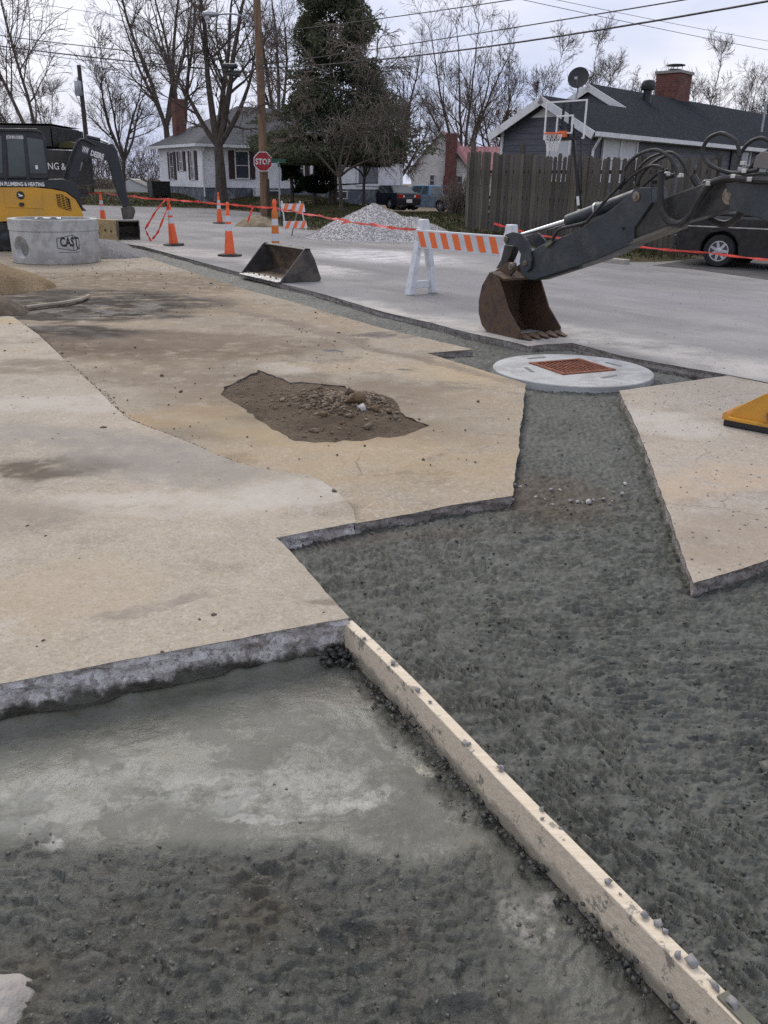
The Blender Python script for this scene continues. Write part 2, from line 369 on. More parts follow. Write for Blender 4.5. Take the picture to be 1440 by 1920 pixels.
def mat_grass(name='mown_winter_grass'):
    n = NT(name); p = n.pos
    c = n.mix(n.rng(n.noise(n.warp(p, .6, 1), .35, 5, .6), .38, .62), (.060, .075, .026), (.125, .105, .058))
    c = n.mix(n.math('MULTIPLY', n.rng(n.noise(p, 2.2, 6, .7), .45, .65), .6), c, (.15, .115, .072))
    c = n.mix(n.math('MULTIPLY', n.rng(n.noise(p, 22, 4, .7), .45, .7), .6), c, (.03, .035, .014))
    b = n.bump(n.noise(p, 30, 5, .75), .05, 1.0)
    return n.fin(c, .95, 0, b, .2)
def mat_earth(name, a, b_, dark):
    n = NT(name); p = n.pos
    c = n.mix(n.rng(n.noise(n.warp(p, 2, .3), 1.8, 6, .65), .35, .65), a, b_)
    c = n.mix(n.math('MULTIPLY', n.rng(n.noise(p, 25, 5, .72), .48, .68), .65), c, dark)
    c = n.mix(n.math('MULTIPLY', n.rng(n.voro(p, 40), .08, .2, 1.0, 0.0), .3), c, sc3(b_, 1.7))
    b = n.bump(n.noise(p, 30, 6, .72), .03, 1.0)
    return n.fin(c, .95, 0, b, .2)

# ------------------------------------------------------------------ outlines of the paving (metres, camera at the origin)
ROAD_EDGE = [(-6.794,22.413), (-5.991,21.46), (-2.704,15.731), (-1.708,13.994), (-0.927,12.713), (-0.045,11.011), (0.533,10.192), (0.876,9.573), (1.323,8.97), (1.462,8.734), (1.702,8.881), (1.961,8.969), (2.146,8.619), (2.327,8.268), (2.593,7.951), (3.057,7.467)]
B_EDGE = [(-6.256,20.684), (-4.2,16.816), (-2.098,13.069), (-1.408,12.043), (-0.037,9.735), (0.876,8.528), (0.392,8.283), (1.173,6.997), (0.692,4.256), (0.446,4.138), (0,3.89), (-0.145,3.813)]
SEAM = [(-4.43,10.081), (-3.682,8.92), (-2.835,7.453), (-2.254,6.463), (-1.997,5.992), (-1.769,5.622), (-1.534,5.382), (-1.255,5.116), (-1.007,4.84), (-0.788,4.648), (-0.582,4.553), (-0.433,4.523), (-0.318,4.348), (-0.233,4.176), (-0.162,3.977), (-0.145,3.813)]
A_EDGE = [(-0.145,3.813), (-0.502,3.611), (-0.37,3.355), (-0.232,3.061), (-0.125,2.849), (-0.604,2.641), (-1.248,2.358)]
R_EDGE = [(1.902,6.779), (1.71,5.471), (1.549,4.536), (1.31,3.21), (1.727,3.454)]
PATCH = [(-1.285,6.429), (-1.24,6.927), (-1.136,7.366), (-0.8,6.881), (-0.547,6.861), (-0.337,6.799), (-0.107,6.446), (0.104,5.999), (0.306,5.634), (0.128,5.372), (-0.142,5.231), (-0.384,5.193), (-0.583,5.204), (-0.713,5.421), (-1.039,6.012)]
LAWN_EDGE = [(-140, 120), (-60, 78), (-20.199,53.791), (-16.591,52.508), (-10.043,51.042), (-6.531,45.608), (-4.071,32.391), (-2.802,30.216), (-0.525,29.943), (2.058,28.263), (3.789,23.085), (4.958,19.34), (6.2, 19.6), (7.6, 21.0), (30, 21.0), (200, 21.0)]
MUD = (0.911,4.395); MUD2 = (0.105,3.79)
ROAD_DUST = [(-1.738,16.947)+(2.2, .8, -54, (.60, .565, .53), .8), (0.348,10.38)+(3.0, .5, -54, (.56, .52, .46), .8), (2.431,9.112)+(2.6, .6, -50, (.55, .52, .48), .7), (-0.101,19.844)+(2.6, 1.6, -54, (.66, .645, .63), .85),
             (-4.8,20.355)+(3.4, .8, -54, (.58, .53, .48), .6), (-5.829,31.366)+(4, 3, -54, (.36, .34, .32), .5), (4.168,12.916)+(2.4, 1.0, -50, (.27, .265, .27), .6), (3.445,7.802)+(.8, .5, 0, (.50, .47, .43), .7), (1.552,14.663)+(2.0, .8, -54, (.25, .245, .25), .5)]
PIT_BLOBS = [(-0.39,2.076)+(.42, .12, 8, (.23, .235, .21), .8), (-0.923,2.027)+(.40, .18, 20, (.20, .205, .185), .75), (-0.08,2.025)+(.16, .035, 20, (.36, .355, .32), .7), (-0.325,1.951)+(.16, .02, 2, (.34, .34, .31), .7),
             (0.362,1.571)+(.05, .12, 40, (.50, .48, .41), .95), (0.412,1.639)+(.035, .04, 0, (.52, .50, .43), .9), (0.132,2.191)+(.035, .05, 30, (.48, .46, .36), .9), (-0.924,1.82)+(.07, .035, 28, (.56, .55, .50), 1.0), (-0.142,2.586)+(.25, .12, 0, (.15, .125, .11), .5),
             (-0.875,2.53)+(.7, .10, 22, (.115, .112, .08), .8), (0.281,1.819)+(.12, .14, 0, (.17, .162, .125), .7)]

SIDE = mat_side(); SIDE_M = mat_side(.42, 'muddy_concrete_edge')
def slab(name, outer, z, depth, top, hole=None, jit=.006, seg=.05, side=None):
    def sub(pl, sd, jit=jit, seg=seg):
        o = []
        for i in range(len(pl)):
            a = Vector(pl[i][:2]); b = Vector(pl[(i+1) % len(pl)][:2]); L = (b-a).length; far = min(a.length, b.length)
            s = max(seg, .011*far); k = max(1, min(160, int(L/s))) if far < 40 else 1
            nn = Vector((-(b-a).y, (b-a).x)).normalized() if L > 0 else Vector((0, 0))
            for j in range(k):
                q = a+(b-a)*(j/k)
                if 0 < j: q = q+nn*(fb1(q.x*9+q.y*5+sd)*jit+rnd.uniform(-1, 1)*jit*.35)
                o.append((q.x, q.y))
        return o
    po = sub(outer, 0); loops = [[Vector((x, y, 0)) for x, y in po]]
    ph = sub(hole, 5, .045, .03) if hole else []
    if hole: loops.append([Vector((x, y, 0)) for x, y in ph])
    allp = po+ph; vs = [(x, y, z) for x, y in allp]; fs = []; mi = []
    for t in tessellate_polygon(loops):
        a, b, c = [allp[i] for i in t]
        cr = (b[0]-a[0])*(c[1]-a[1])-(c[0]-a[0])*(b[1]-a[1])
        fs.append(tuple(t) if cr > 0 else tuple(t)[::-1]); mi.append(0)
    for pl, sgn in ((po, 1), (ph, -1)):
        if not pl: continue
        ar = sum(pl[i][0]*pl[(i+1) % len(pl)][1]-pl[(i+1) % len(pl)][0]*pl[i][1] for i in range(len(pl))); n = len(pl)
        prev = [allp.index(pl[0])+k for k in range(n)] if pl is po else [len(po)+k for k in range(n)]
        for q, dz in enumerate((.006, .03, .06, .10, .14, depth)):
            if dz > depth: break
            row = []
            for k in range(n):
                a = pl[k-1]; b = pl[(k+1) % n]; nx, ny = b[1]-a[1], -(b[0]-a[0]); L = math.hypot(nx, ny) or 1
                s = (1 if ar > 0 else -1)*sgn
                e = (-.010+.012*fb1(pl[k][0]*13+pl[k][1]*11+q*3.3)+rnd.uniform(-.004, .004))*(1 if q else .6)
                row.append(len(vs)); vs.append((pl[k][0]+nx/L*s*e, pl[k][1]+ny/L*s*e, z-dz))
            for k in range(n):
                f = (prev[k], row[k], row[(k+1) % n], prev[(k+1) % n])
                fs.append(f if (ar > 0)*sgn == 1 or (ar < 0 and sgn < 0) else f[::-1]); mi.append(1)
            prev = row
    me = bpy.data.meshes.new(name); me.from_pydata(vs, [], fs); me.polygons.foreach_set('material_index', mi)
    o = link_mesh(name, me, [top, side or SIDE]); o['kind'] = 'structure'; return o
def fb1(t): return math.sin(t)*.5+math.sin(t*2.31+1.3)*.3+math.sin(t*5.17+.4)*.2

# ground sheet to the horizon
gm = MB(); gm.quad((-900, -300, -.45), (900, -300, -.45), (900, 1500, -.45), (-900, 1500, -.45))
tag(gm.build('ground', mat_earth('bare_earth', (.15, .12, .085), (.22, .18, .13), (.06, .05, .035)), org=(0, 0, 0)), kind='structure')

# the street and the slabs
WET = [(-4.146,10.988)+(2.0, .9, 0), (-4.071,11.797)+(2.2, 1.3, -10), (-4.088,10.294)+(1.4, .7, 0), (-3.686,11.047)+(1.0, .5, 10), (-3.55,9.174)+(.9, .5, 0), (-3.094,10.413)+(.8, .3, -10)]
slab('road', ROAD_EDGE+[(27, -25.7), (200, -25.7), (200, 23)]+[(x, y+1.6) for x, y in LAWN_EDGE[::-1][1:]]+[(-140, 27.6), (-10.6, 27.6)], 0, .3, mat_road(), jit=.012, side=SIDE_M)
TAN = (.44, .375, .282); GRY = (.375, .345, .305)
slab('pavement', B_EDGE+SEAM[::-1][1:]+[(-9, 13.2), (-25, 13.2), (-25, 27), (-10.7, 27)], -.006, .3,
     mat_slab('old_stained_concrete', (.40, .325, .225), (.345, .30, .235),
              [(-0.647,6.53)+(1.35, .75, 0, (.17, .13, .09), .75), (-0.588,5.521)+(1.3, .5, 0, (.17, .135, .095), .6), (-0.137,4.944)+(1.5, .8, 0, (.42, .30, .15), .35), (-2.06,10.104)+(2.5, 1.2, 0, (.22, .17, .12), .5), (-1.488,5.814)+(.6, .3, 20, (.42, .28, .13), .55), (-2.45,8.327)+(2.2, 1.0, 0, (.17, .128, .085), .95), (-3.11,8.562)+(1.6, .9, 0, (.135, .10, .07), 1.0), (-1.677,8.704)+(1.6, .5, 0, (.20, .155, .11), .7), (-1.8,7.133)+(1.0, .5, 10, (.19, .145, .10), .7), (-0.209,9.281)+(.5, .16, 10, (.14, .12, .11), .9),
               (-0.53,8.366)+(.14, .06, 0, (.10, .10, .11), .9), (0.177,7.431)+(.10, .05, 0, (.09, .10, .115), 1), (-0.875,7.434)+(.35, .25, 0, (.48, .44, .37), .5), (-4.453,13.717)+(3.0, 2.2, 0, (.17, .128, .082), .9), (-2.88,11.407)+(2.0, 1.2, 0, (.24, .185, .12), .7), (-1.017,5.494)+(.7, .2, -40, (.44, .35, .21), .5), (0.681,7.338)+(.6, .5, 0, (.46, .35, .20), .45), (-1.626,10.588)+(4.5, .13, -54, (.20, .16, .125), .8), (-1.021,9.819)+(4.5, .13, -54, (.22, .175, .135), .7), (-0.489,6.115)+(1.75, .95, 0, (.25, .20, .14), .5)], WET), hole=PATCH, jit=.008, side=SIDE_M)
slab('pavement', [(x+.010, y+.004) for x, y in SEAM]+A_EDGE[1:]+[(-6, .3), (-9, .3), (-9, 13)], 0, .32,
     mat_slab('newer_concrete', TAN, (.40, .35, .272),
              [(-1.889,4.636)+(.45, .22, 10, (.12, .095, .07), .95), (-3.076,7.247)+(1.2, .4, 10, (.20, .155, .11), .7), (-1.294,3.068)+(.5, .35, 20, (.42, .34, .23), .35), (-0.204,2.969)+(.12, .09, 0, (.20, .16, .12), .8), (-4.231,9.855)+(1.0, .25, 20, (.42, .33, .16), .6), (-1.748,5.074)+(1.0, .35, -20, (.27, .245, .215), .75), (-1.135,4.58)+(.8, .25, -15, (.28, .255, .22), .7), (-2.457,5.975)+(.9, .3, 10, (.50, .46, .39), .6), (-1.074,4.062)+(.7, .2, 0, (.52, .48, .41), .6), (-1.848,3.874)+(.5, .3, 0, (.25, .215, .175), .6), (-0.452,4.173)+(.5, .25, 0, (.50, .46, .40), .6), (-0.821,2.992)+(.25, .06, 30, (.22, .19, .16), .6)], spread=.6, cracks=.0), jit=.005)
rd = Vector((.585, -.811)); tip = Vector((3.057,7.467)); e0 = Vector((1.31,3.21)); e1 = Vector((1.727,3.454)); ed = (e1-e0).normalized()
slab('pavement', R_EDGE[:4]+[tuple(e0+ed*1.2), tuple(e0+ed*5.5), tuple(tip+rd*5.0+Vector((-.012, -.009))), tuple(tip+Vector((-.012, -.012)))], -.002, .3,
     mat_slab('right_hand_concrete', (.44, .375, .285), (.40, .355, .295), [(1.753,3.764)+(.5, .4, 0, (.30, .24, .18), .6), (1.851,4.552)+(.7, .25, 20, (.47, .36, .25), .6), (1.999,5.829)+(.5, .4, 0, (.52, .48, .42), .6)], spread=.6, cracks=.35), jit=.005, side=SIDE_M)
dp = [(6.35, 19.5)]+[(5.616,18.569), (6.224,17.856), (6.953,15.955), (9.5, 12.5), (30, 6), (30, 24), (7.7, 21.5)]
dm = MB(); dm.prism(dp, .001, .005, ((0, 0, 0), (1, 0, 0), (0, 1, 0), (0, 0, 1)))
tag(dm.build('driveway', M('dark_driveway_asphalt', (.062, .060, .060), .85, bump=.004, bscale=90, dirt=(.13, .12, .11), dscale=.9), org=(0, 0, 0)), kind='structure')

# fresh concrete in the trench and round the drain
POLS = [ROAD_EDGE+[(27, -25.7), (80, 130), (-120, 130), (-120, 27.6), (-10.6, 27.6)], B_EDGE+SEAM[::-1][1:]+[(-9, 13.2), (-25, 13.2), (-25, 27), (-10.7, 27)], SEAM+A_EDGE[1:]+[(-6, .3), (-9, .3), (-9, 13)],
        R_EDGE[:4]+[tuple(e0+ed*5.5), tuple(tip+rd*5.0), tuple(tip)]]
BD0 = Vector((-0.135,2.874)); BD1 = Vector((0.736,1.263)); BDd = (BD1-BD0).normalized(); BDn = Vector((-BDd.y, BDd.x))   # board line; BDn points to the trench side
if BDn.x < 0: BDn = -BDn
def grid(y0, y1, u0, u1, du, keep):
    ny = int(math.log(y1/y0)/(du*1.35)); nx = int((u1-u0)/du)
    yy = y0*np.exp(np.linspace(0, math.log(y1/y0), ny)); uu = np.linspace(u0, u1, nx)
    Y, U_ = np.meshgrid(yy, uu, indexing='ij'); X = U_*Y
    ok = keep(X, Y); idx = np.arange(ny*nx).reshape(ny, nx)
    q = ok[:-1, :-1] & ok[1:, :-1] & ok[:-1, 1:] & ok[1:, 1:]
    f = np.stack([idx[:-1, :-1][q], idx[:-1, 1:][q], idx[1:, 1:][q], idx[1:, :-1][q]], 1)
    us = np.unique(f); mp_ = np.zeros(ny*nx, int); mp_[us] = np.arange(len(us))
    return X.ravel()[us], Y.ravel()[us], mp_[f]
def side_of_board(X, Y): return (X-BD0.x)*BDn.x+(Y-BD0.y)*BDn.y
def keep_fresh(X, Y):
    k = (side_of_board(X, Y) > -.0) | (Y > BD0.y+.05)
    k &= X < 4.0
    for pl in POLS: k &= ~(in_poly(X, Y, pl) & (pl_dist(X, Y, pl, True) > .10))
    return k
def crumbs(X, Y, sd=0):
    a = np.clip((vnoise(X/.021, Y/.021, 3+sd)-.55)/.45, 0, 1); b = np.clip((vnoise(X/.034, Y/.026, 9+sd)-.58)/.42, 0, 1)
    l1 = np.abs(2*vnoise(X/.050+.3*vnoise(X/.02, Y/.02, 61), Y/.042, 3+sd)-1); l2 = np.abs(2*vnoise(X/.023, Y/.021, 12+sd)-1)
    return .020*l1**.8+.0085*l2+a*.006-b*.010-.010
def ridges(X, Y, an, lam, st, sd):
    c, s = math.cos(R(an)), math.sin(R(an)); p_ = X*c+Y*s; q_ = -X*s+Y*c
    wob = fbm(X, Y, .5, 2, sd)*.05
    return vnoise((p_+wob)/lam, q_/st, sd)*2-1
X, Y, Fc = grid(.72, 24, -.62, .80, .0023, keep_fresh)
neck = sstep(4.2, 4.9, Y); sbd = side_of_board(X, Y)
tread = sstep(.85, 1.15, X-.10*(Y-2)+.12*fbm(X, Y, .4, 2, 30))*(1-sstep(2.7, 3.2, Y)); mid = (1-neck)*(1-tread)
def rake(ph, lx, sd): # torn scallops: each one steps down on its near side
    ph = ph+1.0*vnoise(X/.16, Y/.12, sd)+.6*vnoise(X/.04, Y/.03, sd+1); fr = ph-np.floor(ph); s_ = np.where(fr < .27, fr/.27, (1-fr)/.73); return (s_**1.15-.45)*sstep(.30, .58, vnoise(X/lx, Y/.045, sd+2))
alb = sstep(.75, .25, sbd+.25*fbm(X, Y, .6, 2, 33))
rdg = neck*.6*rake((X-.12*Y)/.042, .045, 2)+mid*(alb*rake((-sbd if BDn.y < 0 else sbd)/.030, .05, 5)+(1-alb)*rake((Y+.22*X+.10*np.sin(X*3))/.032, .06, 9))+tread*1.1*rake((Y+.03*np.sin(X*5))/.037, .14, 14)
nb = np.minimum.reduce([pl_dist(X, Y, pl, True) for pl in POLS])
amp = 1/(1+Y*.03)
Zf = -.064+.010*fbm(X, Y, .5, 2, 41)+amp*(.026*rdg+crumbs(X, Y)*(.30+.35*vnoise(X/.4, Y/.4, 70))+.012*fbm(X, Y, .034, 4, 44, .7)+.004*fbm(X, Y, .2, 2, 45))-.012*np.exp(-nb/.04)
dr = (1.686,7.605); rdr = np.hypot(X-dr[0], Y-dr[1]); Zf -= .02*np.exp(-((rdr-.76)/.08)**2)                         # scooped gap round the drain cover
tip_d = pl_dist(X, Y, [ROAD_EDGE[11], ROAD_EDGE[15]]); Zf -= .05*np.exp(-(tip_d/.13)**2)*sstep(1.9, 2.3, X)
sb = np.abs(side_of_board(X, Y)); Zf = np.where((Y < BD0.y) & (sb < .06), Zf-.02*np.exp(-sb/.02), Zf)
Zf = np.minimum(Zf, -.02)
np_mesh('fresh_concrete', np.stack([X, Y, Zf], 1), Fc, mat_fresh(), smooth=False, kind='structure')

# the shallow pit left of the board
AF0 = Vector(A_EDGE[4]); AF1 = Vector(A_EDGE[6])
def keep_pit(X, Y):
    k = side_of_board(X, Y) < .02
    pl = POLS[2]; k &= ~(in_poly(X, Y, pl) & (pl_dist(X, Y, pl, True) > .12)); k &= Y < 3.0
    return k
PX, PY, Pf = grid(.68, 3.0, -.95, .68, .0030, keep_pit)
bl = 1.83+.06*fbm(PX, PY, .5, 2, 51)+.10*(PX+.2)*-.3
lump = sstep(.06, -.06, PY-bl+.04*fbm(PX, PY, .15, 3, 52))
lump = np.clip(lump*(1-.55*sstep(.15, .45, PX)), 0, 1)
sbp = -side_of_board(PX, PY); lump = np.maximum(lump, sstep(.14, .05, sbp+.05*fbm(PX, PY, .12, 2, 54))*.8)
Zp = -.168+.006*fbm(PX, PY, .5, 3, 55)+lump*(.010*fbm(PX, PY, .12, 3, 56)+.6*crumbs(PX, PY, 40)+.013*fbm(PX, PY, .05, 4, 46, .7)+.012*(1-np.mod(PY/.05+1.6*vnoise(PX/.12, PY/.1, 47)+.8*vnoise(PX/.03, PY/.03, 48), 1))*sstep(.4, .6, vnoise(PX/.06, PY/.05, 49))+.002)+(1-lump)*(.0022*fbm(PX, PY, .06, 4, 58, .6))
for (hx, hy), rr_ in (((-.30, 1.72), .05), ((.20, 1.30), .09), ((-.62, 1.25), .08), ((.42, 1.22), .10), ((-.05, 1.52), .07)):
    q = np.hypot(PX-hx, (PY-hy)*1.3)/rr_; Zp += -.022*np.exp(-q**4)+.012*np.exp(-((q-1.25)/.25)**2)*lump
fd = pl_dist(PX, PY, [tuple(AF0), tuple(AF1), (-6, .3)]); Zp += .045*np.exp(-fd/.035)*(.6+.5*fbm(PX, PY, .12, 2, 59))
po = np_mesh('pit_floor', np.stack([PX, PY, Zp], 1), Pf, mat_pit(), smooth=True, kind='structure')
at = po.data.attributes.new('rough_part', 'FLOAT', 'POINT'); at.data.foreach_set('value', lump.astype(np.float32))

# dirt showing where a square of paving is missing
def keep_patch(X, Y): return in_poly(X, Y, PATCH) | (pl_dist(X, Y, PATCH, True) < .12)
DX, DY, Df = grid(4.4, 8.2, -.42, .12, .0034, keep_patch)
mc = (-0.237,6.264); mr = np.hypot((DX-mc[0])/.48, (DY-mc[1])/.36)
def patch_z(X, Y):
    mr = np.hypot((X-mc[0])/.50, (Y-mc[1])/.34); dd = np.where(in_poly(X, Y, PATCH), 0, pl_dist(X, Y, PATCH, True)); return -.015-.35*np.maximum(0, dd-.015)+.012*fbm(X, Y, .5, 3, 61)+.014*fbm(X, Y, .08, 3, 62)+.062*np.exp(-mr**2*1.6)*(1+.5*fbm(X, Y, .16, 3, 63))
np_mesh('dirt_patch', np.stack([DX, DY, patch_z(DX, DY)], 1), Df, mat_earth('brown_clay_dirt', (.10, .074, .050), (.165, .125, .085), (.045, .034, .025)), smooth=True, kind='structure')

# lawns and verge beyond the street
LP = LAWN_EDGE+[(200, 400), (-200, 400)]
def lawn_z(X, Y):
    ins = in_poly(X, Y, LP); d = pl_dist(X, Y, LAWN_EDGE); d = np.where(ins, d, -d)+.10*fbm(X, Y, .8, 3, 71)
    A = .62*sstep(2.0, -4.0, X+.1*(Y-40))*sstep(0, 5, d)+.33*sstep(-1, 2, X)*sstep(0, 4.5, d)*sstep(48, 36, Y)*sstep(7.5, 3.5, X-.0)+.5*sstep(7, 10, X)*sstep(0, 8, d)
    A = A-.36*sstep(44, 57, Y)*sstep(-4, 0, X)*sstep(17, 10, X)
    return np.where(d > 0, .012+.05*sstep(0, .5, d)+A+.02*fbm(X, Y, .6, 2, 72)*sstep(0, .5, d), -.10+.1*sstep(-.4, 0, d))
xs = np.unique(np.concatenate([np.linspace(-200, -30, 40), np.linspace(-30, 14, 290), np.linspace(14, 200, 50)])); ys = np.unique(np.concatenate([np.linspace(14, 36, 190), np.linspace(36, 70, 130), np.linspace(70, 400, 60)]))
LX, LY = np.meshgrid(xs, ys, indexing='xy'); LZ = lawn_z(LX, LY); ix = np.arange(LX.size).reshape(LX.shape)
kq = (LZ[:-1, :-1] > -.099) | (LZ[1:, 1:] > -.099) | (LZ[1:, :-1] > -.099) | (LZ[:-1, 1:] > -.099)
Lf = np.stack([ix[:-1, :-1][kq], ix[:-1, 1:][kq], ix[1:, 1:][kq], ix[1:, :-1][kq]], 1)
GRASS = mat_grass()
np_mesh('lawn', np.stack([LX.ravel(), LY.ravel(), LZ.ravel()], 1), Lf, GRASS, smooth=True, kind='structure')
rs = np.random.RandomState(5)
bx = rs.uniform(-22, 9, 150000); by = 17+rs.rand(150000)**1.1*40; bz = lawn_z(bx, by)
k = (bz > .02) & (bx/by > -.52) & (bx/by < .46); bx, by, bz = bx[k][:62000], by[k][:62000], bz[k][:62000]; nb_ = len(bx)
bh = rs.uniform(.03, .10, nb_); an = rs.uniform(0, 6.28, nb_); bw = .012+by*.0005; ln = rs.uniform(-.05, .05, (nb_, 2))
bv = np.stack([np.stack([bx-np.cos(an)*bw, by-np.sin(an)*bw, bz-.01], 1), np.stack([bx+np.cos(an)*bw, by+np.sin(an)*bw, bz-.01], 1), np.stack([bx+ln[:, 0], by+ln[:, 1], bz+bh], 1)], 1).reshape(-1, 3)
tag(np_mesh('grass', bv, np.arange(3*nb_).reshape(-1, 3), GRASS), 'short winter grass on the verge and lawns across the street', 'grass', kind='stuff')

S.cycles.max_bounces = 5; S.cycles.diffuse_bounces = 2; S.cycles.glossy_bounces = 2; S.cycles.transparent_max_bounces = 6; S.cycles.transmission_bounces = 3
S.cycles.use_adaptive_sampling = True; S.cycles.adaptive_threshold = .015; S.cycles.use_denoising = False
X3, Y3, Z3 = Vector((1, 0, 0)), Vector((0, 1, 0)), Vector((0, 0, 1))
def gz(x, y): return float(lawn_z(np.array([x], float), np.array([y], float))[0])
WHITE = M('white_painted_trim', (.72, .72, .71), .5, var=.05, dirt=(.45, .43, .40), dirt_amt=.35)
GLASS = M('window_glass', (.05, .06, .07), .08, var=.3, scale=1.2, spec=.8)
BLIND = M('drawn_white_blind', (.55, .56, .57), .5, var=.08, stretch=(1, 1, 12))
SHING = M('dark_roof_shingles', (.019, .023, .028), .85, var=.35, scale=9, bump=.02, bscale=25, dirt=(.032, .036, .042), stretch=(1, 1, 3), spec=.08)
def mat_brick(name, c1, c2, sc=1.0):
    n = NT(name); v = n.mapping(n.obj, rot=(R(90), 0, 0)); b = n.n('ShaderNodeTexBrick')
    q = n.n('ShaderNodeSeparateXYZ'); n.l(n.obj, q.inputs[0]); cb = n.n('ShaderNodeCombineXYZ')
    n.l(n.math('ADD', q.outputs[0], q.outputs[1]), cb.inputs[0]); n.l(q.outputs[2], cb.inputs[1]); n.l(cb.outputs[0], b.inputs['Vector'])
    b.inputs['Color1'].default_value = c1+(1,); b.inputs['Color2'].default_value = c2+(1,); b.inputs['Mortar'].default_value = (.22, .17, .15, 1)
    b.inputs['Scale'].default_value = sc; b.inputs['Brick Width'].default_value = .21; b.inputs['Row Height'].default_value = .075; b.inputs['Mortar Size'].default_value = .008
    c = n.mix(n.math('MULTIPLY', n.rng(n.noise(n.obj, 3, 5, .65), .45, .65), .5), b.outputs['Color'], (.05, .03, .025))
    return n.fin(c, .9, 0, n.bump(b.outputs['Fac'], -.01))
BRICK = mat_brick('red_chimney_brick', (.20, .065, .045), (.15, .05, .035))

def frame2(O, ang, z):   # house frame: U along ang, W = 90 deg left of it
    a = R(ang); return Vector((O[0], O[1], z)), Vector((math.cos(a), math.sin(a), 0)), Vector((-math.sin(a), math.cos(a), 0))
def plate(mb, pts, th):  # thick sheet through 3D points
    pts = [Vector(p) for p in pts]; n = (pts[1]-pts[0]).cross(pts[2]-pts[1]).normalized()
    if n.z < 0: pts = pts[::-1]; n = -n
    U = (pts[1]-pts[0]).normalized(); W = n.cross(U)
    mb.prism([((p-pts[0]).dot(U), (p-pts[0]).dot(W)) for p in pts], -th, 0, (pts[0], U, W, n))
def window(par, O, U, out, w_, h_, mull=0, pane=GLASS, fr=.09, shutter=None, hbar=True, trim=WHITE):
    # O: lower left corner on the wall; out: outward normal
    p = MB()
    p.box(O+U*w_/2+Z3*h_/2+out*.015, (1, 1, 1), Matrix((U*(w_-.02), out*.03, Z3*(h_-.02))).transposed())
    po_ = p.build('window', pane, par)
    f = MB()
    def bar(c, a, b): f.box(c+out*.035, (1, 1, 1), Matrix((U*a, out*.07, Z3*b)).transposed())
    bar(O+U*w_/2+Z3*(-fr/2), w_+2*fr, fr); bar(O+U*w_/2+Z3*(h_+fr/2), w_+2*fr, fr)
    bar(O+U*(-fr/2)+Z3*h_/2, fr, h_); bar(O+U*(w_+fr/2)+Z3*h_/2, fr, h_)
    for k_ in range(mull): bar(O+U*(w_*(k_+1)/(mull+1))+Z3*h_/2, fr, h_-.004)
    if hbar:
        for k_ in range(mull+1):
            ww = w_/(mull+1); bar(O+U*(ww*(k_+.5))+Z3*h_*.48, ww-fr-.004, .04)
    f.build('frame', trim, po_)
    if shutter:
        for s_ in (-1, 1):
            sm = MB(); x0 = -fr-.19 if s_ < 0 else w_+fr+.19
            sm.box(O+U*x0+Z3*h_/2+out*.03, (1, 1, 1), Matrix((U*.36, out*.05, Z3*(h_+.1))).transposed()); sm.build('shutter', shutter, par)
    return po_
def lap(mb, O, U, out, a, b, z0, z1):   # one lapped siding board
    t0, t1 = .028, .008
    mb.prism([(0, 0), (t0, 0), (t1, z1-z0+.02), (0, z1-z0+.02)], 0, b-a, (O+U*a+Z3*z0, out, Z3, U))

# ---------------------------------------------------------------- grey house
gO, gL, gG = frame2((6.51, 30.0), 47, 0.0)
gh = thing('grey_house', 'low grey house with dark shingle roof and white trim behind the wooden fence', 'house', (6.51, 30, .4)); SID = M('blue_grey_vinyl_siding', (.075, .078, .098), .55, var=.12, stretch=(.3, .3, 3))
EZ, SLP, ZB0 = 3.38, .53, .35; GW, MR, MA = 3.5, 3.5, 5.4
P = lambda a, g, z: gO+gL*a+gG*g+Z3*z
core = MB(); core.prism([(0, 0), (GW, 0), (GW, EZ-ZB0-.05), (GW/2, EZ+GW/2*SLP-ZB0-.12), (0, EZ-ZB0-.05)], .05, 9, (P(0, 0, ZB0), gG, Z3, gL))
core.prism([(.02, 0), (2*MR, 0), (2*MR, EZ-ZB0-.05), (MR, EZ+MR*SLP-ZB0-.12), (.02, EZ-ZB0-.05)], MA+.15, 32, (P(0, 0, ZB0), gG, Z3, gL))
wall = core.build('wall', SID, gh)
z = ZB0
while z < EZ+GW/2*SLP-.35:      # gable boards, each its own piece
    z1 = z+.19; g0 = max(0, (z1-EZ)/SLP) if z1 > EZ else 0
    if GW-2*g0 < .4: break
    m = MB(); lap(m, P(0, 0, 0), gG, -gL, g0, GW-g0, z, z1); m.build('siding_board', SID, wall); z = z1
z = ZB0
while z < EZ-.25:
    m = MB(); lap(m, P(0, 0, 0), gL, -gG, 0, 31, z, z+.19); m.build('siding_board', SID, wall); z += .19
rf = MB(); ov = .38
def rz(g, top): return EZ+min(g, 2*top-g)*SLP
fp = [(-ov, -ov), (32.4, -ov), (32.4, MR), (MA, MR), (MA, GW/2), (-ov, GW/2)]
plate(rf, [P(a, g, EZ+g*SLP) for a, g in fp], .09)
plate(rf, [P(a, g, EZ+(GW-g)*SLP) for a, g in [(-ov, GW/2), (MA+1.5, GW/2), (MA+1.5, GW+ov), (-ov, GW+ov)]], .09)
plate(rf, [P(a, g, EZ+(2*MR-g)*SLP) for a, g in [(MA, MR), (32.4, MR), (32.4, 2*MR+ov), (MA, 2*MR+ov)]], .09)
roof = rf.build('roof', SHING, gh)
tr = MB()
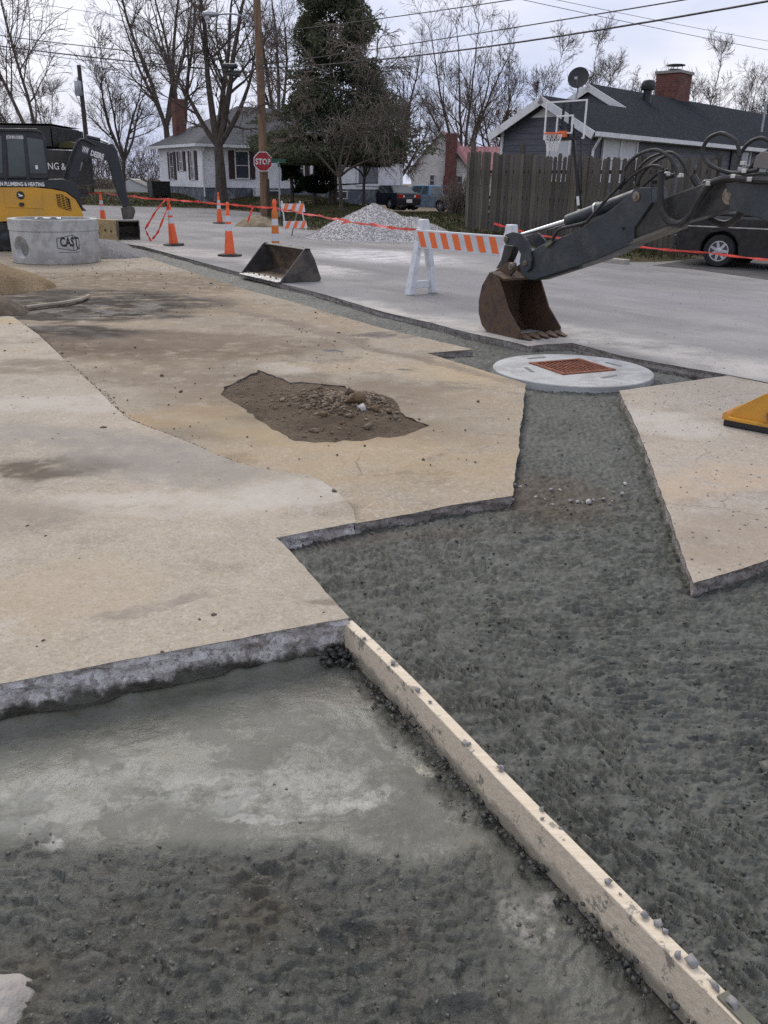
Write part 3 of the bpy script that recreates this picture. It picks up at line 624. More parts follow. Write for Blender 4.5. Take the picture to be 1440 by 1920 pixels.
def rake(mb, a, g0, g1, top, wdt=.24):
    q0, q1 = P(a, g0, rz(g0, top)-.01), P(a, g1, rz(g1, top)-.01)
    d_ = (q1-q0); L_ = d_.length; d_.normalize(); n_ = gL.cross(d_); n_ = -n_ if n_.z > 0 else n_
    mb.prism([(0, 0), (L_, 0), (L_, wdt), (0, wdt)], 0, .06, (q0, d_, n_, -gL))
for i_, (a, g0, g1, top) in enumerate(((-ov-.003, -ov, GW/2+.01, GW/2), (-ov-.003, GW+ov, GW/2-.01, GW/2), (MA-.003, GW/2+.05, MR+.01, MR), (MA-.003, MR+1.6, MR-.01, MR))):
    m = MB(); rake(m, a, g0, g1, top); m.build('fascia', WHITE, gh)
m = MB(); m.box(P(16, -ov-.06, EZ-ov*SLP-.08), (1, 1, 1), Matrix((gL*32.8, gG*.12, Z3*.14)).transposed()); m.build('gutter', WHITE, gh)
m = MB(); m.box(P(16, -ov/2, EZ-ov*SLP-.14), (1, 1, 1), Matrix((gL*32.4, gG*ov, Z3*.02)).transposed()); m.build('soffit', WHITE, gh)
m = MB(); m.prism([(GW/2-.6, EZ+(GW/2-.6)*SLP-.32), (GW/2+.6, EZ+(GW/2-.6)*SLP-.32), (GW/2, EZ+GW/2*SLP-.30)], -.06, -.03, (P(0, 0, 0), gG, Z3, gL)); m.build('gable_vent', WHITE, gh)
m = MB(); m.tube([P(-.1, -ov-.05, EZ-.35), P(.02, -.12, EZ-.75), P(.02, -.10, ZB0)], .045, 8); m.tube([P(-.1, -ov-.05, EZ-.30), P(-.1, -ov-.05, EZ-.36)], .05, 8); m.build('downspout', WHITE, gh)
for g_ in (0, GW):
    m = MB(); m.box(P(-.03, g_, (ZB0+EZ)/2-.06), (.09, .09, EZ-ZB0-.1), Matrix.Rotation(R(47), 3, 'Z')); m.build('corner_trim', SID if g_ == 0 else WHITE, gh)
window(gh, P(.8, 0, 1.75)-gG*.03, gL, -gG, 2.2, 1.35, 1, BLIND)
window(gh, P(0, .75, 1.75)-gL*.03, gG, -gL, .75, 1.2, 0, BLIND)
window(gh, P(12.2, 0, 1.9)-gG*.03, gL, -gG, .9, 1.25, 0, GLASS); window(gh, P(14.3, 0, 1.7)-gG*.03, gL, -gG, 3.4, 1.45, 2, GLASS)
m = MB(); m.box(P(11.5, -.06, 2.5), (1, 1, 1), Matrix((gL*.6, gG*.06, Z3*1.6)).transposed()); m.build('shutter', M('black_shutter', (.012, .012, .014), .5), gh)
ch = MB(); cq = P(13.2, 3.9, 0); rm = Matrix.Rotation(R(47), 3, 'Z'); ch.box(cq+Z3*5.1, (1.25, 1.1, 2.3), rm); cho = ch.build('chimney', BRICK, roof, bevel=.01)
m = MB(); m.box(cq+Z3*6.3, (1.38, 1.22, .11), rm); m.build('chimney_crown', M('concrete_cap', (.3, .28, .26), .9), roof)
m = MB(); m.lathe([(.02, 0), (.26, 0), (.26, .10), (.02, .10)], 14, cq+Z3*6.36); m.lathe([(.42, .24), (.40, .28), (.05, .32)], 14, cq+Z3*6.36)
for k_ in range(4): m.tube([cq+Z3*6.4+Vector((.3*math.cos(k_*1.57), .3*math.sin(k_*1.57), 0)), cq+Z3*6.62+Vector((.3*math.cos(k_*1.57), .3*math.sin(k_*1.57), 0))], .015, 5)
m.build('chimney_cap', M('black_cap_metal', (.02, .02, .02), .5), roof, smooth=True)
BLK = M('black_plastic', (.016, .016, .018), .42, var=.3)
vq = P(8.6, 2.7, EZ+2.7*SLP); m = MB(); m.lathe([(.17, -.1), (.17, .38), (.27, .40), (.29, .52), (.29, .62), (.22, .74), (.02, .78)], 16, vq); m.build('roof_vent', BLK, roof, smooth=True)
vq = P(17.5, 1.3, EZ+1.3*SLP); m = MB(); m.tube([vq-Z3*.1, vq+Z3*1.3, vq+Z3*1.45+gL*.12, vq+Z3*1.4+gL*.35], .06, 8); m.build('vent_pipe', M('galvanised_pipe', (.35, .36, .37), .4, .6), roof)
sd = thing('satellite_dish', 'black round satellite dish mounted on the grey house roof peak', 'dish', P(1.6, 1.7, EZ+1.7*SLP)); dq = P(1.6, 1.7, EZ+1.7*SLP)
m = MB(); m.tube([dq-Z3*.02, dq+Z3*.3+gL*.1, dq+Z3*.60+gL*.1], .03, 8); m.build('mast', M('dish_mast', (.3, .3, .3), .5, .5), sd)
dn = Vector((-.35, -.85, .35)).normalized(); dM = dn.to_track_quat('Z', 'Y').to_matrix(); dc = dq+Z3*.68+gL*.1
m = MB(); m.lathe([(.001, .0), (.15, .015), (.29, .06), (.36, .10), (.36, .112), (.29, .075), (.001, .015)], 28, dc, dM); m.build('dish', BLK, sd, smooth=True)
m = MB(); m.tube([dc-dn*.05-dM.col[1]*.25, dc+dn*.42-dM.col[1]*.22], .014, 6); m.box(dc+dn*.44-dM.col[1]*.2, (.09, .09, .09), dM); m.build('feed_arm', M('dish_arm', (.4, .4, .4), .5), sd)

# ---------------------------------------------------------------- wooden fence, every picket its own piece
fA = Vector((2.40, 27.3, 0)); fd_ = (Vector((6.15, 22.2, 0))-fA).normalized(); fn_ = Vector((-fd_.y, fd_.x, 0)); fn_ = -fn_ if fn_.y > 0 else fn_
FW = M('weathered_grey_cedar', (.082, .072, .060), .9, var=.35, scale=3, bump=.006, bscale=14, dirt=(.06, .065, .035), dirt_amt=.6, dscale=2, stretch=(3, 3, .35))
_nt = FW.node_tree; _b = next(x for x in _nt.nodes if x.type == 'BSDF_PRINCIPLED'); _oi = _nt.nodes.new('ShaderNodeObjectInfo'); _hs = _nt.nodes.new('ShaderNodeHueSaturation'); _mr = _nt.nodes.new('ShaderNodeMapRange'); _mr.inputs['To Min'].default_value = .6; _mr.inputs['To Max'].default_value = 1.45
_src = _b.inputs['Base Color'].links[0].from_socket; _nt.links.new(_oi.outputs['Random'], _mr.inputs['Value']); _nt.links.new(_mr.outputs[0], _hs.inputs['Value']); _nt.links.new(_src, _hs.inputs['Color']); _nt.links.new(_hs.outputs[0], _b.inputs['Base Color'])
fe = thing('wooden_fence', 'tall weathered grey picket fence with green tinge at its foot', 'fence', fA)
pk = []
for k_ in range(4):
    m = MB(); h_ = 2.06+.03*k_; w2 = .058+.004*k_; m.prism([(-w2, 0), (w2, 0), (w2, h_-.05), (w2-.035, h_), (-w2+.035, h_), (-w2, h_-.05)], -.009, .009, ((0, 0, 0), (1, 0, 0), (0, 0, 1), (0, 1, 0)))
    pk.append(m)
fm = []; fang = math.atan2(fd_.y, fd_.x); t_ = 0.0; j_ = 0
def fence_z(t): return .31-.26*min(1, t/6.3)
while t_ < 8.4:
    k_ = rnd.randrange(4)
    if len(fm) <= 3 or fm[k_ % len(fm)] is None:
        o_ = pk[k_].build('picket', FW, fe)
        # local mesh: undo the parent offset used by build
        o_.data.transform(Matrix.Translation(fA)); fm.append(o_.data)
    else:
        o_ = bpy.data.objects.new('picket', fm[k_ % len(fm)]); COL.objects.link(o_); o_.parent = fe
    side = .045 if j_ % 2 else .0
    o_.location = fd_*t_+fn_*(.03+.004*rnd.random())+Z3*(fence_z(t_)+.02+rnd.uniform(-.02, .02)); o_.rotation_euler = (rnd.uniform(-.01, .01), rnd.uniform(-.018, .018), fang+rnd.uniform(-.06, .06))
    t_ += .150+rnd.uniform(-.004, .010); j_ += 1
for zz in (.35, 1.05, 1.75):
    m = MB(); m.box(fA+fd_*4.2+Z3*(fence_z(4.2)+zz)-fn_*.03, (1, 1, 1), Matrix((fd_*8.5, fn_*.05, Z3*.09-fd_*0)).transposed()); m.build('rail', FW, fe)
for q_ in range(5):
    m = MB(); b0 = fA+fd_*(q_*2.08+.0)-fn_*.10; m.box(b0+Z3*(fence_z(q_*2.08)+1.1), (.11, .11, 2.6 if q_ < 2 else 2.2), Matrix.Rotation(fang, 3, 'Z')); m.build('post', FW, fe)

# ---------------------------------------------------------------- white house with hip roof
WS = M('white_lap_siding', (.60, .60, .60), .6, var=.06, dirt=(.42, .42, .40), dirt_amt=.3, stretch=(1, 1, 3))
def mat_laps(name, col, pitch):
    n = NT(name); q = n.n('ShaderNodeSeparateXYZ'); n.l(n.obj, q.inputs[0])
    fr_ = n.math('FRACT', n.math('MULTIPLY', q.outputs[2], 1/pitch)); c = n.mix(n.rng(n.noise(n.obj, 2, 4, .6), .35, .65), sc3(col, .86), sc3(col, 1.06))
    c = n.mix(n.math('MULTIPLY', n.rng(n.noise(n.obj, 5, 6, .7), .52, .66), .5), c, sc3(col, .6))
    return n.fin(c, .65, 0, n.bump(fr_, -.012, .35))
WSL = mat_laps('white_lap_siding_wall', (.80, .80, .81), .11); FND = M('painted_block_foundation', (.10, .115, .135), .85, dirt=(.35, .35, .35), dirt_amt=.6, dscale=1.5)
hO, hL, hG = frame2((-10.95, 53.0), 33, 0); Q = lambda a, g, z: hO+hL*a+hG*g+Z3*z
wh = thing('white_house', 'white sided house with grey hip roof behind the forked bare tree', 'house', (-10.95, 53, .6)); HZ = 3.5
m = MB(); m.prism([(0, 0), (14, 0), (14, 7.5), (0, 7.5)], 1.1, HZ, (hO, hL, hG, Z3)); hw = m.build('wall', WSL, wh)
m = MB(); m.prism([(.05, .05), (13.95, .05), (13.95, 7.45), (.05, 7.45)], .2, 1.1, (hO, hL, hG, Z3)); m.build('foundation', FND, wh)
m = MB(); o_ = .5; e = [Q(-o_, -o_, HZ-.02), Q(14+o_, -o_, HZ-.02), Q(14+o_, 7.5+o_, HZ-.02), Q(-o_, 7.5+o_, HZ-.02)]; r0, r1 = Q(4.0, 3.75, HZ+2.35), Q(10.0, 3.75, HZ+2.35)
for pts in ([e[0], e[1], r1, r0], [e[1], e[2], r1], [e[2], e[3], r0, r1], [e[3], e[0], r0]): plate(m, pts, .1)
hr = m.build('roof', M('grey_asphalt_shingles', (.075, .078, .085), .9, var=.3, scale=6, bump=.02, bscale=20, dirt=(.12, .12, .125)), wh)
m = MB()
for a, b in ((e[0], e[1]), (e[3], e[0])): d_ = b-a; m.box((a+b)/2-Z3*.10, (1, 1, 1), Matrix((d_*.998, (Z3.cross(d_)).normalized()*.10, Z3*.16)).transposed())
m.build('eave_trim', WHITE, wh)
MAR = M('maroon_shutter', (.035, .012, .014), .6)
for g_ in (1.15, 3.05, 4.75):
    hh = 1.5 if g_ != 3.05 else 1.0; window(wh, Q(0, g_+.55, 2.95-hh+.1), -hG, -hL, .55, hh, 0, GLASS, .05, MAR)
window(wh, Q(2.1, 0, 1.65), hL, -hG, .8, 1.45, 0, GLASS, .07, MAR); window(wh, Q(5.6, 0, 1.65), hL, -hG, 1.0, 1.3, 0, GLASS, .08, MAR); window(wh, Q(10.6, 0, 1.45), hL, -hG, 1.5, 1.5, 0, M('grey_drape', (.16, .17, .19), .4), .14, None, False)
m = MB(); m.tube([Q(.05, -.45, HZ-.15), Q(.03, -.08, HZ-.5), Q(.03, -.08, .6)], .05, 8); m.build('downspout', WHITE, wh)
m = MB(); m.box(Q(14, 0, 2.3), (.12, .12, 2.4), Matrix.Rotation(R(33), 3, 'Z')); m.build('corner_trim', WHITE, wh)
for a_ in (4.2, 9.0): window(wh, Q(a_, .05, .55), hL, -hG, .75, .38, 0, GLASS, .05, None, False)
ac = thing('window_air_conditioner', 'white boxy air conditioner low on the white house foundation', 'air conditioner', Q(3.5, -.3, .62)); m = MB(); m.box(Q(3.5, -.3, .85), (.75, .5, .46), Matrix.Rotation(R(33), 3, 'Z')); m.build('casing', WHITE, ac, bevel=.02)
m = MB(); m.box(Q(3.6, -.56, .85), (.42, .02, .36), Matrix.Rotation(R(33), 3, 'Z')); m.build('grille', M('ac_grille', (.12, .12, .13), .6), ac)
sg = thing('storage_crate', 'black box-like crate beside the left end of white house', 'crate', Q(-1.6, 3.2, .55)); m = MB(); m.box(Q(-1.6, 3.2, .95), (1.15, .9, .8), Matrix.Rotation(R(33), 3, 'Z')); m.build('body', BLK, sg, bevel=.03); m = MB(); m.box(Q(-1.6, 3.2, 1.37), (1.2, .95, .05), Matrix.Rotation(R(33), 3, 'Z')); m.build('lid', BLK, sg)
cc = Vector((-13.398,58.5,4.082)); m = MB(); m.box(Vector((cc.x, cc.y, 4.0)), (.66, .66, 4.2), Matrix.Rotation(R(33), 3, 'Z')); m.box(Vector((cc.x, cc.y, 6.13)), (.70, .70, .12), Matrix.Rotation(R(33), 3, 'Z')); m.build('chimney', BRICK, hr)

# ---------------------------------------------------------------- small white house with red metal roof
sO, sL, sG = frame2((7.027,80,3.495), 28, 0); T = lambda a, g, z: sO*1.0+sL*a+sG*g+Z3*z; sO.z = 0
sh = thing('cottage', 'small weathered white cottage with red metal roof and brick chimney', 'house', (sO.x, sO.y, -.2))
gp_ = Vector((-.98, .2, 0)).normalized(); sN = Vector((-gp_.y, gp_.x, 0)); sN = sN if sN.y < 0 else -sN; sB = -sN
OLD = mat_laps('flaking_white_boards', (.68, .67, .63), .14)
T = lambda a, g, z: Vector((sO.x, sO.y, 0))+gp_*a+sB*g+Z3*z
WW, E2, PKZ = 5.2, 2.8, 5.8
m = MB(); m.prism([(0, -.4), (WW, -.4), (WW, E2), (WW/2, PKZ-.1), (0, E2)], 0, 8, (T(0, 0, 0), gp_, Z3, sB)); m.build('wall', OLD, sh)
m = MB(); sl_ = (PKZ-E2)/(WW/2)
plate(m, [T(-.35, -.35, E2-.35*sl_), T(-.35, 8.4, E2-.35*sl_), T(WW/2, 8.4, PKZ), T(WW/2, -.35, PKZ)], .07); plate(m, [T(WW+.35, -.35, E2-.35*sl_), T(WW+.35, 8.4, E2-.35*sl_), T(WW/2, 8.4, PKZ), T(WW/2, -.35, PKZ)], .07)
RED = M('faded_red_metal_roof', (.36, .13, .14), .5, var=.12, scale=1.5, dirt=(.33, .18, .18)); sr = m.build('roof', RED, sh)
for q_ in range(22):
    g_ = -.3+q_*.41; m = MB(); a, b = T(-.35, g_, E2-.35*sl_+.02), T(WW/2-.02, g_, PKZ+.01); m.tube([a, b], .028, 4); m.build('rib', RED, sr)
# the roof also runs on as a wing to the right
m = MB(); m.prism([(0, -.4), (6.5, -.4), (6.5, 2.4), (0, 2.4)], 1.5, 7.0, (T(0, 0, 0), -gp_, Z3, sB)); m.build('wall', OLD, sh)
m = MB(); plate(m, [T(.4, 1.0, 2.35), T(-7, 1.0, 2.35), T(-7, 4.2, 4.75), T(WW/2, 4.2, 4.75)], .07); wing = m.build('roof', RED, sh)
for q_ in range(20):
    m = MB(); x_ = -.1-q_*.35; m.tube([T(x_, 1.0, 2.38), T(x_, 4.2, 4.78)], .028, 4); m.build('rib', RED, wing)
for a0, a1 in ((-.4, WW/2), (WW+.4, WW/2)):
    m = MB(); q0, q1 = T(a0, -.36, E2-.4*sl_-.08), T(a1, -.36, PKZ-.08); m.tube([q0, q1], .09, 4); m.build('fascia', M('grey_fascia', (.2, .19, .18), .8), sh)
window(sh, T(.65, -.02, 1.15), -gp_*-1, sN, .42, 1.0, 0, GLASS, .06); window(sh, T(3.15, -.02, 1.4), gp_, sN, .35, .8, 0, GLASS, .05)
m = MB(); cx = T(1.65, -.42, 0); m.box(cx+Z3*2.6, (.95, .7, 6.0), Matrix.Rotation(R(-10), 3, 'Z')); m.box(cx+Z3*.9, (1.15, .72, 2.6), Matrix.Rotation(R(-10), 3, 'Z')); m.build('chimney', mat_brick('painted_red_brick', (.16, .042, .036), (.13, .035, .03)), sh)
# white shed far left
ss = thing('garden_shed', 'small white shed with pitched roof behind the excavator bucket', 'shed', (-16.855,60,0.483)); q = Vector((-16.855,60,0.483)); m = MB(); m.prism([(-.9, 0), (.9, 0), (.9, .45), (-.3, 1.0), (-.9, .8)], 0, 2, (q, X3, Z3, Y3)); m.build('body', WS, ss); m = MB(); plate(m, [q+Vector((-.4, -.1, 1.04)), q+Vector((1.0, -.1, .44)), q+Vector((1.0, 2.1, .44)), q+Vector((-.4, 2.1, 1.04))], .05); m.build('roof', M('shed_roof', (.3, .28, .25), .9), ss)

# ---------------------------------------------------------------- bare trees
BARK = M('grey_brown_bark', (.078, .062, .050), .95, var=.4, scale=6, bump=.03, bscale=18, stretch=(2, 2, .4)); TWIG = M('thin_brown_twigs', (.125, .098, .082), .95, var=.3)
PALE = M('pale_twigs', (.15, .125, .10), .95, var=.3)
def grow(seed, H, r0, fork, limbs, up=.10, n1=10, n2=9, n3=5, spread=(28, 55), trunk_dir=(0, 0, 1), twig=.011, droop=0.0, jit=.16, lim=(.75, 1.0), l1=.42):
    rg = np.random.RandomState(seed); big = MB(); segs = []
    def rv(): v = rg.randn(3); return v/np.linalg.norm(v)
    def path(p, d, L, n, trop, j):
        pts = [np.array(p)]; d = np.array(d, float)
        for i in range(n):
            d = d+rv()*j+np.array([0, 0, trop]); d /= np.linalg.norm(d); pts.append(pts[-1]+d*L/n)
        return pts, d
    def kid(d, lo, hi):
        a = R(rg.uniform(lo, hi)); v = rv(); v = v-d*np.dot(v, d); v /= np.linalg.norm(v); return d*math.cos(a)+v*math.sin(a)
    def at_(pts, t):
        x = t*(len(pts)-1); i = min(int(x), len(pts)-2); f = x-i; return pts[i]*(1-f)+pts[i+1]*f, (pts[i+1]-pts[i])/np.linalg.norm(pts[i+1]-pts[i])
    def small(p, d, L, r, lev):
        n = 4 if lev == 2 else 3
        pts, _ = path(p, d, L, n, up*.8-droop*(lev-1), jit*1.3)
        for i in range(n): segs.append((pts[i], pts[i+1], max(twig, r*(1-i/n*.7)), max(twig*.6, r*(1-(i+1)/n*.7))))
        if lev >= 4: return
        for q in range(n2 if lev == 2 else n3):
            t = rg.uniform(.15, 1.0); s_, dd = at_(pts, t); small(s_, kid(dd, 22, 58), L*rg.uniform(.38, .62)*(1-.25*t), r*.5, lev+1)
    tp, td = path((0, 0, -.3), trunk_dir, fork+.3, 5, .02, .05)
    big.tube([Vector(p) for p in tp], [r0*(1.35 if i == 0 else 1-.06*i) for i in range(len(tp))], 10)
    for (dx, dy, sc_) in limbs:
        d = np.array([dx, dy, 1.0]); d /= np.linalg.norm(d); L = (H-fork)*sc_
        lp, ld = path(tp[-1]*1.0-np.array([0, 0, .12]), d, L, 9, up, jit*.75)
        rr = r0*(.34+.28*sc_); big.tube([Vector(p) for p in lp], [max(.02, rr*(1-.9*i/9)) for i in range(10)], 7)
        for q in range(n1):
            t = rg.uniform(.18, .98) if q else .97; s_, dd = at_(lp, t); l_ = L*l1*rg.uniform(.6, 1.1)*(1.15-.6*t); rb = max(.02, rr*(1-.9*t)*.55)
            bp, bd = path(s_, kid(dd, *spread), l_, 5, up*1.1-droop, jit*1.2)
            big.tube([Vector(p) for p in bp], [max(.012, rb*(1-.8*i/5)) for i in range(6)], 5)
            for q2 in range(n2):
                t2 = rg.uniform(.2, 1.0); s2, d2 = at_(bp, t2); small(s2, kid(d2, 22, 60), l_*rg.uniform(.35, .6), max(twig, rb*.4), 3)
    return big, segs
def seg_mesh(segs):
    p0 = np.array([s[0] for s in segs]); p1 = np.array([s[1] for s in segs]); r0 = np.array([s[2] for s in segs]); r1 = np.array([s[3] for s in segs])
    d = p1-p0; d /= np.linalg.norm(d, axis=1)[:, None]+1e-9; a = np.cross(d, np.array([.31, .52, .79])); a /= np.linalg.norm(a, axis=1)[:, None]+1e-9; b = np.cross(d, a); vs = []
    for p, r in ((p0, r0), (p1, r1)):
        for k in range(3): vs.append(p+(a*math.cos(2.094*k)+b*math.sin(2.094*k))*r[:, None])
    v = np.stack(vs, 1).reshape(-1, 3); n = len(segs); base = 6*np.arange(n)[:, None]
    f = np.concatenate([base+np.array([k, (k+1) % 3, 3+(k+1) % 3, 3+k]) for k in range(3)], 0)
    return v, f
VAR = {}
def variant(key, **kw):
    big, segs = grow(**kw); VAR[key] = (big, segs, None)
def put_tree(key, name, label, loc, rz_=0, sc_=1.0, group=None, tw=None, cat='tree', sz=None):
    t = bpy.data.objects.new(name, None); COL.objects.link(t); t.location = loc; t.rotation_euler = (0, 0, R(rz_)); t.scale = (sc_, sc_, sz or sc_); tag(t, label, cat, group)
    big, segs, meshes = VAR[key]
    if meshes is None:
        o1 = big.build('trunk', BARK, t, smooth=True); v, f = seg_mesh(segs); o2 = np_mesh('crown', v, f, tw or TWIG, t); VAR[key] = (big, segs, (o1.data, o2.data))
    else:
        for nm, me in zip(('trunk', 'crown'), meshes): o = bpy.data.objects.new(nm, me); COL.objects.link(o); o.parent = t
    return t
def on(px_x, y, dz=0): return (px_x, y, gz(px_x, y)+dz)
variant('fork', seed=4, H=13, r0=.33, fork=2.6, limbs=[(-.22, .1, 1.0), (.30, 0, .95), (-.75, .2, .55), (.75, -.2, .6), (.05, .5, .9)], up=.05)
variant('tall', seed=8, H=17, r0=.26, fork=4.5, limbs=[(-.25, 0, 1.0), (.12, .1, 1.0), (.34, -.1, .85), (-.5, .3, .7)], up=.06, l1=.36)
variant('lean', seed=15, H=13, r0=.17, fork=2.2, limbs=[(-.55, 0, 1.0), (-.20, .1, .95), (-1.0, .2, .7)], trunk_dir=(-.75, 0, 1), up=.05)
variant('brush', seed=23, H=9.5, r0=.16, fork=2.4, limbs=[(-.3, .2, 1), (.3, .1, 1), (.6, -.2, .8), (-.6, -.2, .85), (0, .4, .95)], up=.12, n1=9, n2=9, jit=.2)
variant('vase', seed=31, H=13, r0=.24, fork=1.8, limbs=[(-.35, .1, 1), (.25, .2, 1), (.55, -.1, .9), (-.12, -.2, .95), (.05, .3, 1.), (-.7, 0, .7)], up=.10, n1=8)
variant('slim', seed=40, H=12, r0=.10, fork=3.5, limbs=[(.05, 0, 1.0), (-.25, .1, .7), (.3, .1, .6)], up=.09, n1=15, l1=.36, spread=(30, 62))
variant('weep', seed=47, H=7.4, r0=.10, fork=1.5, limbs=[(-.45, -.2, .9), (.35, -.3, .95), (.05, 0, 1.0), (-.9, -.1, .7), (.9, -.1, .7)], up=.0, droop=.05, n1=11, n2=9, jit=.24, spread=(30, 75))
q = (-9.166,49,0.727); put_tree('fork', 'bare_tree', 'big forked bare tree with smooth grey trunk right before the white house', (q[0], q[1], q[2]), 0, 1.0)
q = (-16.075,66,1.365); put_tree('tall', 'bare_tree', 'tallest dark bare tree rising behind the white house brick chimney', (q[0], q[1], .3), 0, 1.05)
q = (-15.419,69,1.379); put_tree('tall', 'bare_tree', 'second tall bare tree just right of the white house chimney', (q[0], q[1], .3), 140, 1.0)
q = (-15.128,44,2.788); put_tree('lean', 'bare_tree', 'bare tree leaning left above the black truck', (q[0], q[1], .2), 0, 1.0)
q = (-17.727,60,0.669); put_tree('brush', 'bare_tree', 'dense twiggy brown tree between transformer pole and white house', (q[0], q[1], .3), 30, 1.0)
q = (-8.019,66,1.132); put_tree('tall', 'bare_tree', 'tall bare tree directly right of the wooden utility pole', (q[0], q[1], .2), 75, .95)
q = (-7.003,72,1.123); put_tree('slim', 'bare_tree', 'slim bare tree behind the left edge of the evergreen', (q[0], q[1], .2), 20, 1.25)
q = (0.684,66,0.91); put_tree('fork', 'bare_tree', 'bare tree rising just right of the evergreen', (q[0], q[1], -.1), 200, .80)
q = (7.456,92,1.271); put_tree('vase', 'bare_tree', 'broad vase-shaped bare tree behind the red roofed cottage', (q[0], q[1], 0), 0, 1.27)
q = (11.006,96,1.312); put_tree('brush', 'bare_tree', 'spreading bare tree above the cottage red roof, beside the grey gable', (q[0], q[1], 0), 210, 1.4)
q = (4.705,98,1.201); put_tree('slim', 'bare_tree', 'thin bare tree left of the cottage chimney', (q[0], q[1], 0), 60, 1.0)
q = (16.193,100,1.928); put_tree('slim', 'bare_tree', 'slim far tree above the left slope of the grey gable', (q[0], q[1], 0), 100, 1.30)
q = (20.743,95,1.996); put_tree('slim', 'bare_tree', 'slim far tree just right of the satellite dish', (q[0], q[1], 0), 170, 1.32)
q = (24.161,98,2.055); put_tree('slim', 'bare_tree', 'slim far tree left of the black roof vent', (q[0], q[1], 0), 230, 1.12)
q = (27.325,98,2.107); put_tree('brush', 'bare_tree', 'bushy far tree between black roof vent and brick chimney', (q[0], q[1], 0), 90, 1.25)
q = (31.785,95,2.176); put_tree('slim', 'bare_tree', 'slim far tree just right of the grey house brick chimney', (q[0], q[1], 0), 10, 1.2)
q = (35.375,98,2.237); put_tree('vase', 'bare_tree', 'bare far tree behind the roof vent pipe', (q[0], q[1], 0), 120, .88)
q = (35.906,92,2.239); put_tree('brush', 'bare_tree', 'bushy far tree right of the vent pipe', (q[0], q[1], 0), 300, 1.25)
q = (37.499,90,2.263); put_tree('vase', 'bare_tree', 'bare far tree at the right edge above the grey roof', (q[0], q[1], 0), 40, .88)
q = (-26.471,62,1.191); put_tree('brush', 'bare_tree', 'small bare tree at the left edge above the black truck', (q[0], q[1], .3), 150, .82)
q = (-29.053,78,1.168); put_tree('slim', 'bare_tree', 'slender bare tree behind the leaning trunk and black truck', (q[0], q[1], .3), 250, .9)
q = (-1.983,37,0.347); put_tree('weep', 'bare_tree', 'small drooping bare tree in front of the evergreen', (q[0], q[1], q[2]), 0, 1.0, tw=PALE)
q = (-1.258,44,0.557); put_tree('weep', 'bare_tree', 'dark leaning bare tree by the white house picture window', (q[0], q[1], q[2]), 130, .85)
# far wood, reads as one mass
rg = np.random.RandomState(3); allv = []; allf = []; nn = 0
for k_ in range(46):
    key = ('brush', 'vase', 'slim')[k_ % 3]; v, f = seg_mesh(VAR[key][1][::2]); s_ = rg.uniform(.45, .8); a = rg.uniform(0, 6.28)
    px_ = -.54+k_/46*.86+rg.uniform(-.01, .01); yy = rg.uniform(82, 125)
    c_, s2 = math.cos(a), math.sin(a); vv = v*s_; vv = np.stack([vv[:, 0]*c_-vv[:, 1]*s2+px_*yy, vv[:, 0]*s2+vv[:, 1]*c_+yy, vv[:, 2]*.95-.2], 1); allv.append(vv); allf.append(f+nn); nn += len(vv)
tag(np_mesh('far_wood', np.concatenate(allv), np.concatenate(allf), TWIG), 'bare brown woodland far behind the houses', 'wood', kind='stuff')
# undergrowth behind the left trees
N = 26000; bx = rg.uniform(-.48, -.02, N); by = rg.uniform(70, 82, N); bx *= by; bz = rg.rand(N)**1.5*(2.0+2.2*vnoise(bx/3, by/4, 5)); dd = rg.randn(N, 3)*np.array([.35, .35, .5]); 
sv, sf = seg_mesh([((bx[i], by[i], bz[i]), (bx[i]+dd[i, 0], by[i]+dd[i, 1], bz[i]+abs(dd[i, 2])+.25), .02, .008) for i in range(0, N, 2)])
tag(np_mesh('undergrowth', sv, sf, TWIG), 'tangled brown undergrowth between and behind the houses', 'undergrowth', kind='stuff')

# ---------------------------------------------------------------- evergreen
def leafy(name, base, H, Rm, N, seed, mat, par, low=.12, size=(.10, .20), pw=.85, cols=9):
    rg = np.random.RandomState(seed); h = low+(1-low)*rg.rand(N)**1.25; th = rg.rand(N)*6.283
    lob = .45+.62*vnoise(th*cols/6.283, h*H/1.0, seed)+.45*(vnoise(th*3/6.283, h*3.5, seed+2)-.5)
    Rr = Rm*np.minimum((1-h)**pw+.06, .30+1.6*(h-low+.04)/.4)*lob; r = Rr*np.sqrt(.10+.9*rg.rand(N))
    gap = vnoise(th*cols/6.283+9, h*H/.55, seed+5) > .40; h, th, r = h[gap], th[gap], r[gap]; n = len(h)
    c = np.stack([base[0]+r*np.cos(th), base[1]+r*np.sin(th), base[2]+h*H-.12*r], 1)
    od = np.stack([np.cos(th), np.sin(th), rg.uniform(-.5, .5, n)], 1)+rg.randn(n, 3)*.55; od /= np.linalg.norm(od, axis=1)[:, None]
    sd_ = np.cross(od, rg.randn(n, 3)); sd_ /= np.linalg.norm(sd_, axis=1)[:, None]; s = rg.uniform(size[0], size[1], n)[:, None]
    v = np.stack([c-od*s*.5, c+sd_*s*.35, c+od*s*.8, c-sd_*s*.35], 1).reshape(-1, 3)-np.array(ORG.get(par.name, Vector((0, 0, 0))))
    return np_mesh(name, v, np.arange(4*n).reshape(-1, 4), mat, par)
